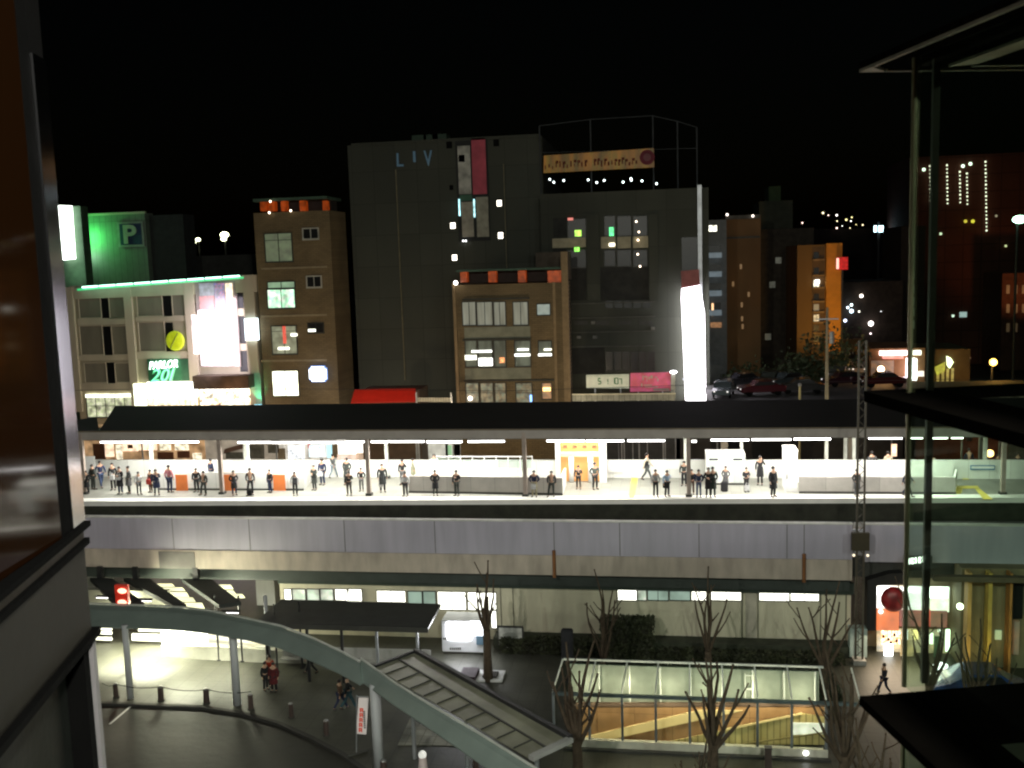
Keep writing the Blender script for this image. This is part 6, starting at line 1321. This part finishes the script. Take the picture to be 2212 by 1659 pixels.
for (u, v, H, fk, sp_, sd, n, r_, lab) in ((1243, 1392, 6.0, 2.1, 1.0, 21, 7, .19, 'bare tree in front of the left end of the glass pavilion'), (1535, 1418, 6.0, 2.6, 1.15, 22, 8, .2, 'large bare tree in front of the middle of the pavilion'), (1822, 1428, 6.0, 2.4, 1.25, 23, 9, .18, 'bare tree at the right end of the pavilion'),
        (1890, 1535, 6.2, 2.2, .8, 24, 7, .14, 'slender bare tree beside the tip of the lower dark ledge'), (1508, 1572, 5.2, 2.4, .9, 25, 6, .12, 'small bare tree rising at the bottom edge of the picture'),
        (2010, 1290, 6.2, 2.3, 1.0, 26, 6, .17, 'bare tree seen through the glass before the bright shop'), (2120, 1345, 5.6, 1.6, 1.3, 27, 9, .15, 'wide bare tree seen through the glass by the amber pillars'), (2170, 1540, 6, 2.0, .9, 28, 7, .12, 'bare tree low at right edge under the ledge')):
    p = PZ(u, v-12, H); tree(lab, p.x, p.y, H, fk*.9, sp_*1.05, sd, n+1, r_*1.12)
p = PZ(*ZM(1650, 1680), 0); a = PZ(*ZM(1645, 900), 0); tp_ = PY(*ZM(1650, 655), 45.5); 
e = empty('lamp_standard', (tp_.x, 45.5, 0), 'slim dark unlit box headed post behind the left pavilion tree', 'post'); MB().box(tp_.x-.28, tp_.x+.28, 45.4, 45.8, tp_.z-1.6, tp_.z).build('head', mat('boxh', (.02, .02, .025), .7), e, bevel=.05); MB().tube([(tp_.x, 45.6, 0), (tp_.x, 45.6, tp_.z-1.6)], .09).build('pole', darkmetal, e)
p = PZ(*ZR(1515, 1680), 0); tz = PY(*ZR(1518, 1515), p.y).z; e = empty('plaza_post', tuple(p), 'short square dark post in front of the pavilion plinth', 'post'); MB().box(p.x-.13, p.x+.13, p.y-.1, p.y+.1, 0, tz).build('shaft', mat('pp', (.06, .04, .035), .7), e); MB().box(p.x-.15, p.x+.15, p.y-.12, p.y+.12, tz+.001, tz+.05).build('cap', darkmetal, e)

# ---- lattice mast
mx_ = 9.25; my_ = 49.75; mz = PY(1862, 735, my_).z
ms = empty('catenary_mast', (mx_, my_, 0), 'tall slim lattice steel mast rising past the platform roof at right', 'mast')
b = MB(); w = .17
for sx in (-w, w): b.box(mx_+sx-.045, mx_+sx+.045, my_-.05, my_+.05, 0, mz)
n = 46
for k in range(n):
    z0 = mz*k/n; z1 = mz*(k+1)/n; s_ = 1 if k % 2 else -1; b.beam((mx_-w*s_, my_, z0), (mx_+w*s_, my_, z1), .03, .03, (0, 1, 0))
b.build('lattice', mat('mast_m', (.08, .068, .05), .6, .3), ms)
MB().box(mx_-.3, mx_+.3, my_-.3, my_+.3, .003, .25).build('footing', concrete, ms)
for z in (PY(1850, 1150, my_).z,): MB().box(mx_-.42, mx_+.42, my_-.12, my_+.12, z-.9, z).build('bracket', mat('brk', (.05, .04, .02), .7), ms)
for sx in (-.33, .33): MB().ball((mx_+sx, my_-.16, PY(1850, 1155, my_).z-1.0), .07, 8).build('insulator', emit('ins_glint', (1, .85, .6), 1.5), ms)  # bright glints on the insulators put in as glow
cw = empty('overhead_wire', (0, 54, 12), 'thin overhead wire running along the track above the platform edge', 'cable'); MB().tube([(-55+k*11.5, 54, 13.4+.35*abs(sin(k*pi/4))) for k in range(11)], .012, 5).build('wire', darkmetal, cw)
p = PZ(1838, 1420, 0); e = empty('control_cabinet', (p.x+.1, p.y-.3, 0), 'pale blue green control cabinet at foot of the lattice mast', 'cabinet'); zt_ = PY(*ZR(2130, 635), p.y).z; MB().box(p.x-.1, p.x+.75, p.y-.2, p.y+.4, .08, zt_).build('body', mat('cabg', (.45, .55, .53), .5), e, bevel=.02); MB().box(p.x-.08, p.x+.73, p.y-.18, p.y+.38, .003, .08).build('plinth', dk, e); MB().box(p.x+.31, p.x+.33, p.y-.215, p.y-.201, .2, zt_-.1).build('door_gap', dk, e)

# ============================================================ CORNER SHOP under the viaduct, right
Y = 50.9
cs = empty('corner_store', (PY(*ZS(740, 700), Y).x, Y, 0), 'brightly lit open shop with orange band and red lantern under the viaduct', 'shop')
def sh(q, m_, name, proud=0., th=.1, parent=None):
    a = PY(*ZS(q[0], q[3]), Y-proud); c = PY(*ZS(q[2], q[1]), Y-proud); return MB().box(a.x, c.x, Y-proud, Y-proud+th, max(a.z, .004), c.z).build(name, m_, parent or cs)
MB().prism([PY(*ZS(*p), Y-.5) for p in ((445, 740), (510, 740), (515, 440), (690, 430), (690, 355), (600, 360), (450, 405))], (0, .6, 0)).build('portal_frame', mat('portal', (.012, .012, .012), .7), cs)
sh((512, 450, 1000, 605), emit('store_up', (1, .95, .75), 1.7, .3, .8, two=(1, 1, .95)), 'light_wall', -.4)
for q in ((515, 452, 640, 500), (690, 455, 800, 480), (850, 452, 990, 520)): sh(q, emit('store_hot', (1, 1, .95), 6), 'ceiling_light', -.35, .05)
ln = PY(*ZS(625, 530), Y-.3); MB().ball(ln, .62, 18, (1, .6, 1.05)).build('lantern', emit('lantern', (.4, .02, .02), .12, .8, 2.5, base=(.12, .01, .012)), cs, smooth=True)
sh((512, 596, 662, 738), emit('orange_band', (1, .2, .03), .8, .25, 1.5), 'sign_band', .05); sh((665, 610, 985, 710), emit('red_band', (.6, .04, .03), .4, .6, 1.5), 'sign_band', .03)
sh((828, 600, 872, 712), emit('redspot', (1, .06, .04), 1.6, .3, 3), 'red_lamp', .08); MB().ball(PY(*ZS(540, 612), Y-.1), .12, 8).build('lamp', hot, cs)
for k, x in enumerate((545, 590, 635)): sh((x, 742, x+38, 832), emit('sw', (1, .85, .6), 2.6, .6, 6, two=(1, .4, .1)), 'window', .02)
sh((512, 738, 1010, 960), emit('store_int', (1, .7, .3), .55, .6, 1.5, two=(.5, .4, .15)), 'interior_wall', -.5)
for q, m_ in (((562, 830, 622, 985), emit('door_glare', (1, 1, .95), 6)), ((700, 735, 722, 800), hot), ((755, 740, 790, 800), emit('wy', (1, .75, .25), 2)), ((975, 735, 1003, 880), emit('gw2', (.85, 1, .8), 4)), ((868, 760, 892, 830), emit('gw3', (.9, 1, .8), 2.5)), ((925, 735, 940, 750), yel), ((672, 800, 760, 955), emit('amb', (.9, .6, .2), .5, .4, 2)), ((895, 780, 940, 940), mat('door_green', (.12, .2, .12), .6))): sh(q, m_, 'window' if m_ is not MC['door_green'] else 'door', .04)
mk = MB()
for k, (x, y) in enumerate(((550, 770), (585, 790), (625, 760), (640, 800), (600, 812))): a = PY(*ZS(x, y+18), Y-.1); c = PY(*ZS(x+16, y), Y-.1); mk.box(a.x, c.x, Y-.1, Y-.06, a.z, c.z)
mk.build('goods', dk, cs)
sh((1040, 890, 1115, 935), emit('oran_st', (1, .6, .2), 1.5, .5, 4, stretch=(6, 1, 1)), 'window', .3)
light('AREA', PY(*ZS(640, 780), Y-1.2), 130, (1, .8, .55), cs, size=3, sy=2, target=PZ(*ZS(620, 1050), 0))
MB().box(PY(1880, 1400, Y).x, PY(2095, 1400, Y).x, Y+1.2, Y+1.5, 0, 4.1).build('back_wall', mat('bw_', (.2, .15, .1), .8), cs)
sd_ = MB(); 
lit_ = PY(*ZS(940, 945), Y-2); MB().ball((lit_.x, lit_.y, .35), .28, 10, (1.3, .6, .7)).build('floor_sign', emit('fls', (1, .95, 1), 4), cs)
# white sign fragments
sg = empty('lit_signboard', PY(*ZS(780, 270), 49.9), 'broken line of bright white lettering on the wall above the corner store', 'sign'); mk = MB()
for (x, w) in ((700, 18), (722, 14), (742, 22), (770, 10), (792, 18), (818, 14), (845, 20)):
    a = PY(*ZS(x, 298-(x-700)*.12), 49.9); c = PY(*ZS(x+w, 262-(x-700)*.14), 49.9); mk.box(a.x, c.x, 49.9, 49.95, a.z, a.z+.09); mk.box(a.x, c.x, 49.9, 49.95, c.z-.09, c.z); mk.box(a.x, a.x+.08, 49.9, 49.95, a.z+.09, c.z-.09)
mk.build('lettering', emit('signw', (1, 1, .95), 4), sg); a = PY(*ZS(690, 312), 50); c = PY(*ZS(885, 238), 50); MB().box(a.x, c.x, 49.96, 50.0, a.z, c.z).build('backing', mat('signbk', (.05, .05, .045), .7), sg)
MB().box(a.x+.2, a.x+.3, 50.01, 50.59, (a.z+c.z)/2, (a.z+c.z)/2+.1).build('bracket', steel, sg)
# pillars of the building at right
Y = 49
rb = empty('pillared_building', (PY(*ZS(1280, 700), Y).x, Y, 0), 'dim building with amber lit pillars at the right edge under the viaduct', 'building')
MB().box(PY(*ZS(1105, 700), Y).x, 60, Y+.8, Y+3, 0, 5).build('wall', mat('pb_wall', (.2, .16, .1), .8, var=.3, scale=.5), rb)
for x0, x1, c in ((1112, 1152, (.55, .32, .12)), (1250, 1290, (.6, .4, .1)), (1392, 1425, (.45, .2, .06))):
    a = PY(*ZS(x0, 900), Y); c_ = PY(*ZS(x1, 380), Y); MB().box(a.x, c_.x, Y, Y+.6, 0, 5).build('pillar', mat('pil%d' % x0, c, .7), rb)
a = PY(*ZS(1250, 400), Y-.3); MB().box(a.x-2.4, 60, Y-.4, Y-.01, a.z-.1, a.z+.15).build('cornice', mat('corn', (.12, .09, .06), .8), rb)
a = PY(*ZS(1305, 800), Y+.7); c_ = PY(*ZS(1350, 740), Y+.7); MB().box(a.x, c_.x, Y+.7, Y+.79, a.z, c_.z).build('plate', emit('plt', (.8, .9, .6), .3, base=(.6, .6, .5)), rb)
MB().ball(PY(*ZS(1070, 578), Y-.5), .16, 10).build('lamp', emit('pl_', (1, .9, .7), 8), rb)
for q in ((1425, 430, 1495, 660), (1425, 680, 1470, 900)): a = PY(*ZS(q[0], q[3]), Y+.6); c_ = PY(*ZS(q[2], q[1]), Y+.6); MB().box(a.x, c_.x, Y+.6, Y+.79, a.z, c_.z).build('window', [darkglass, emit('rbw', (.4, .12, .04), .3, .5, 2)][q[1] > 600], rb)
light('SPOT', (PY(*ZS(1200, 900), Y).x, Y-2.2, .3), 380, (1, .62, .22), rb, size=.2, spot=110, target=(PY(*ZS(1230, 600), Y).x, Y+.8, 3.6))
MB().box(PY(*ZS(1200, 900), Y).x-.15, PY(*ZS(1200, 900), Y).x+.15, Y-2.5, Y-2.2, .003, .2).build('uplight', dk, rb)
e = empty('blue_car', tuple(PZ(*ZS(1190, 1190), 0)), 'dark blue car roof seen behind the lower dark ledge at the right', 'car'); 
p = Vector(e.location); sec = [(-2.1, .35), (-2.15, .75), (-1.5, .92), (-.55, 1.4), (.75, 1.45), (1.35, 1.0), (2.15, .7), (2.1, .35)]
MB().prism([(p.x+x, p.y-.8, z) for x, z in sec], (0, 1.6, 0)).build('body', mat('bluecar', (.02, .06, .2), .25, .3, bump=0, coat=1), e, bevel=.06)
MB().prism([(p.x-.9, p.y-.83, 1.0), (p.x-.5, p.y-.83, 1.32), (p.x+.7, p.y-.83, 1.36), (p.x+1.1, p.y-.83, 1.02)], (0, 1.66, 0)).build('window', darkglass, e)
for x in (-1.35, 1.35):
    for y in (-.78, .66): MB().tube([(p.x+x, p.y+y, .33), (p.x+x, p.y+y+.14, .33)], .33, 14).build('wheel', black, e)

# ============================================================ NEAR BUILDING: LEFT WING
dL = Vector((-sin(R(15.3)), cos(R(15.3)), 0)); dA = Vector((cos(R(15.3)), sin(R(15.3)), 0))
c0 = PD(178, 1128, 12); zl_ = c0.z
c1 = PD(186, 1168, 12).z; c2_ = PD(210, 1385, 12).z
lw_ = empty('office_wing', (c0.x, c0.y, 0), 'near wing of the viewing building with dark glass and olive spandrel at the left edge', 'building')
def wl(s0, s1, z0, z1, out, th, m_, name):
    # slab along the wing wall: s measured back towards the camera, out = offset to the right of the wall line
    a = c0-dL*s0; c = c0-dL*s1; o1 = dA*out; o0 = dA*(out-th)
    return MB().prism([(a+o0).xy[:]+(z0,), (a+o1).xy[:]+(z0,), (c+o1).xy[:]+(z0,), (c+o0).xy[:]+(z0,)], (0, 0, z1-z0)).build(name, m_, lw_)
spm = mat('spandrel_olive', (.022, .021, .016), .6, var=.15, scale=1, bump=.05)
wl(0, 14, c2_+.09, c1-.06, 0, .3, spm, 'spandrel')
wl(-.06, 14, c1-.055, c1+.02, .05, .4, black, 'ledge_line')
wl(-.02, 14, c1+.025, zl_-.07, .0, .35, mat('ledge_olive', (.045, .04, .03), .5), 'ledge')
wl(-.08, 14, zl_-.065, zl_, .07, .45, black, 'sill')
wl(-.1, 14, c2_, c2_+.085, .08, .45, black, 'lower_ledge')
wl(0, 14, c2_-9, c2_-.005, -.25, .1, mat('low_glass', (.012, .014, .012), .5, var=.3), 'lower_glazing')
wl(-.02, .10, 0, c2_-.003, .03, .35, mat('col_grey', (.42, .4, .42), .5, var=.05), 'column'); wl(.11, .3, 0, c2_-.003, -.02, .3, black, 'column_shadow_gap')
rg = bpy.data.materials.new('mirror_glass'); rg.use_nodes = True; bn = rg.node_tree.nodes['Principled BSDF']; bn.inputs['Base Color'].default_value = (.013, .006, .002, 1); bn.inputs['Roughness'].default_value = .06; bn.inputs['Specular IOR Level'].default_value = .4; bn.inputs['IOR'].default_value = 1.3
bn.inputs['Emission Color'].default_value = (.35, .09, .02, 1); bn.inputs['Emission Strength'].default_value = .012  # dull brown glow of the pane put in as emission
pa = c0-dL*.75; pb = c0-dL*7-dA*.37
MB().prism([(pa.x, pa.y, zl_+.01), (pb.x, pb.y, zl_+.01), (pb.x-dA.x*.05, pb.y-dA.y*.05, zl_+.01), (pa.x-dA.x*.05, pa.y-dA.y*.05, zl_+.01)], (0, 0, 9)).build('window_pane', rg, lw_)
wl(.42, .74, zl_+.01, zl_+9, .0, .2, black, 'mullion')
st_ = mat('polished_steel', (.62, .62, .66), .13, 1, var=.03, bump=0)
wl(-.02, .41, zl_+.01, zl_+5.4, .03, .2, st_, 'corner_cladding')
wl(-.02, .41, zl_+5.41, zl_+9, .0, .2, black, 'upper_mullion')
for s in (9, 11): wl(s, s+.12, zl_+.01, zl_+9, .0, .1, black, 'mullion')

# ============================================================ NEAR BUILDING: RIGHT GLASS CORNER
t0 = PD(1856, 150, 11); t1 = PD(1866, 858, 11); t2 = PD(1856, 1513, 11)
ax = t2.x; ay = t2.y
rw = empty('glass_corner_wing', (ax, ay, 0), 'near glass corner of the viewing building with dark projecting ledges at the right edge', 'building')
def fin(z, th, wA_, wB_, m_, inset=0., tip=None):
    O = Vector((tip.x if tip else ax, tip.y if tip else ay, 0))
    A_ = 16; B_ = 12
    i = O+dA*wB_-dL*wA_
    pts = [O, O+dA*A_, O+dA*A_-dL*wA_, i, i-dL*(B_-wA_), O-dL*B_]
    return MB().prism([(p.x, p.y, z) for p in pts], (0, 0, th)).build('ledge', m_, rw)
fm_ = mat('fin_dark', (.004, .0035, .003), 1, 0); fm_.node_tree.nodes['Principled BSDF'].inputs['Specular IOR Level'].default_value = 0
fin(t2.z-.05, .1, 1.1, .85, fm_, tip=t2)
fin(t1.z-.05, .12, .15, .8, fm_, tip=t1)
fin(t0.z+.003, .07, 1.0, 1.0, fm_, tip=t0)
pal_ = mat('fin_pale', (.2, .17, .13), .5, .2)
O = Vector((t0.x, t0.y, t0.z))
def plate(a, b, c, d): MB().prism([O+dA*x-dL*y for x, y in (a, b, c, d)], (0, 0, -.03)).build('ledge_trim', pal_, rw)
plate((0, 0), (.3, 0), (.3, .02), (0, .3)); plate((.31, 0), (14, 0), (14, .04), (.31, .04)); plate((0, .31), (.04, .31), (.04, 10), (0, 10)); plate((.9, .25), (1.15, .4), (1.15, 10), (.9, 10)); plate((1.16, .25), (14, .25), (14, .3), (1.16, .3))
# soffit light making the upper fin tip visible
gi = PD(1953, 1480, 11.2); gi = Vector((gi.x, gi.y, 0))
gls = glass('tint_glass', (.9, .97, .915), .5)
for (z0, z1) in ((t2.z+.05, t1.z-.05), (t1.z+.07, t0.z-.01), (0, t2.z-.06)):
    for (d_, L_) in ((dA, 14), (-dL, 10)):
        n_ = dL if d_ is dA else dA
        a = gi+d_*.03; c = gi+d_*L_; MB().prism([(a.x, a.y, z0), (c.x, c.y, z0), (c.x-n_.x*.02*(1 if d_ is dA else -1), c.y-n_.y*.02*(1 if d_ is dA else -1), z0), (a.x-n_.x*.02*(1 if d_ is dA else -1), a.y-n_.y*.02*(1 if d_ is dA else -1), z0)], (0, 0, z1-z0)).build('glass_pane', gls, rw)
    MB().tube([(gi.x, gi.y, z0), (gi.x, gi.y, z1)], .028, 8).build('lit_edge', mat('lit_edge', (.45, .42, .25), .35, .6), rw)  # lit line of the glass edge put in as pale metal
cc = PD(1996, 1480, 11.3); 
for (z0, z1) in ((t2.z+.05, t1.z-.05), (t1.z+.07, t0.z-.01)): MB().box(cc.x-.034, cc.x+.034, cc.y-.04, cc.y+.04, z0, z1).build('mullion', mat('mull_d', (.03, .018, .012), .5), rw)
for k in (1.9, 3.6, 5.3):
    p = gi+dA*k-dL*.04
    for (z0, z1) in ((t2.z+.05, t1.z-.05),): pass

# ============================================================ ADDED FILL LIGHTS ON THE VIEWING BUILDING AND PLAZA (unseen, outside the frame)
for k, (x, y, z, en, tx, ty, tz, col, sp_) in enumerate(((-16, -3, 30, 22000, -12, 50, 6, (1, .985, .86), 100), (6, -4, 30, 22000, -4, 50, 6, (1, .985, .86), 100), (24, -3, 30, 13000, 10, 50, 6, (.95, 1, .9), 100))):
    e = empty('floodlight', (x, y, z), f'{ords[k]} added unseen fill light from the left above the viewing building', 'floodlight')
    MB().box(x-.3, x+.3, y-.35, y-.05, z-.2, z+.2).build('housing', darkmetal, e); MB().box(x-.04, x+.04, y-.6, y-.36, z-.9, z+.1).build('bracket', darkmetal, e)
    light('SPOT', (x, y, z), en, col, e, size=.6, spot=sp_, target=(tx, ty, tz))
for k, (x, y, en, col) in enumerate(((-22, 16, 400, (.9, 1, .8)), (-6, 13, 1300, (.9, 1, .85)), (9, 14, 1500, (.9, 1, .8)))):
    fill_lamp_post(x, y, 7.5, en, col, f'{ords[k]} added unseen fill lamp from the left below the viewing windows', 1.0)
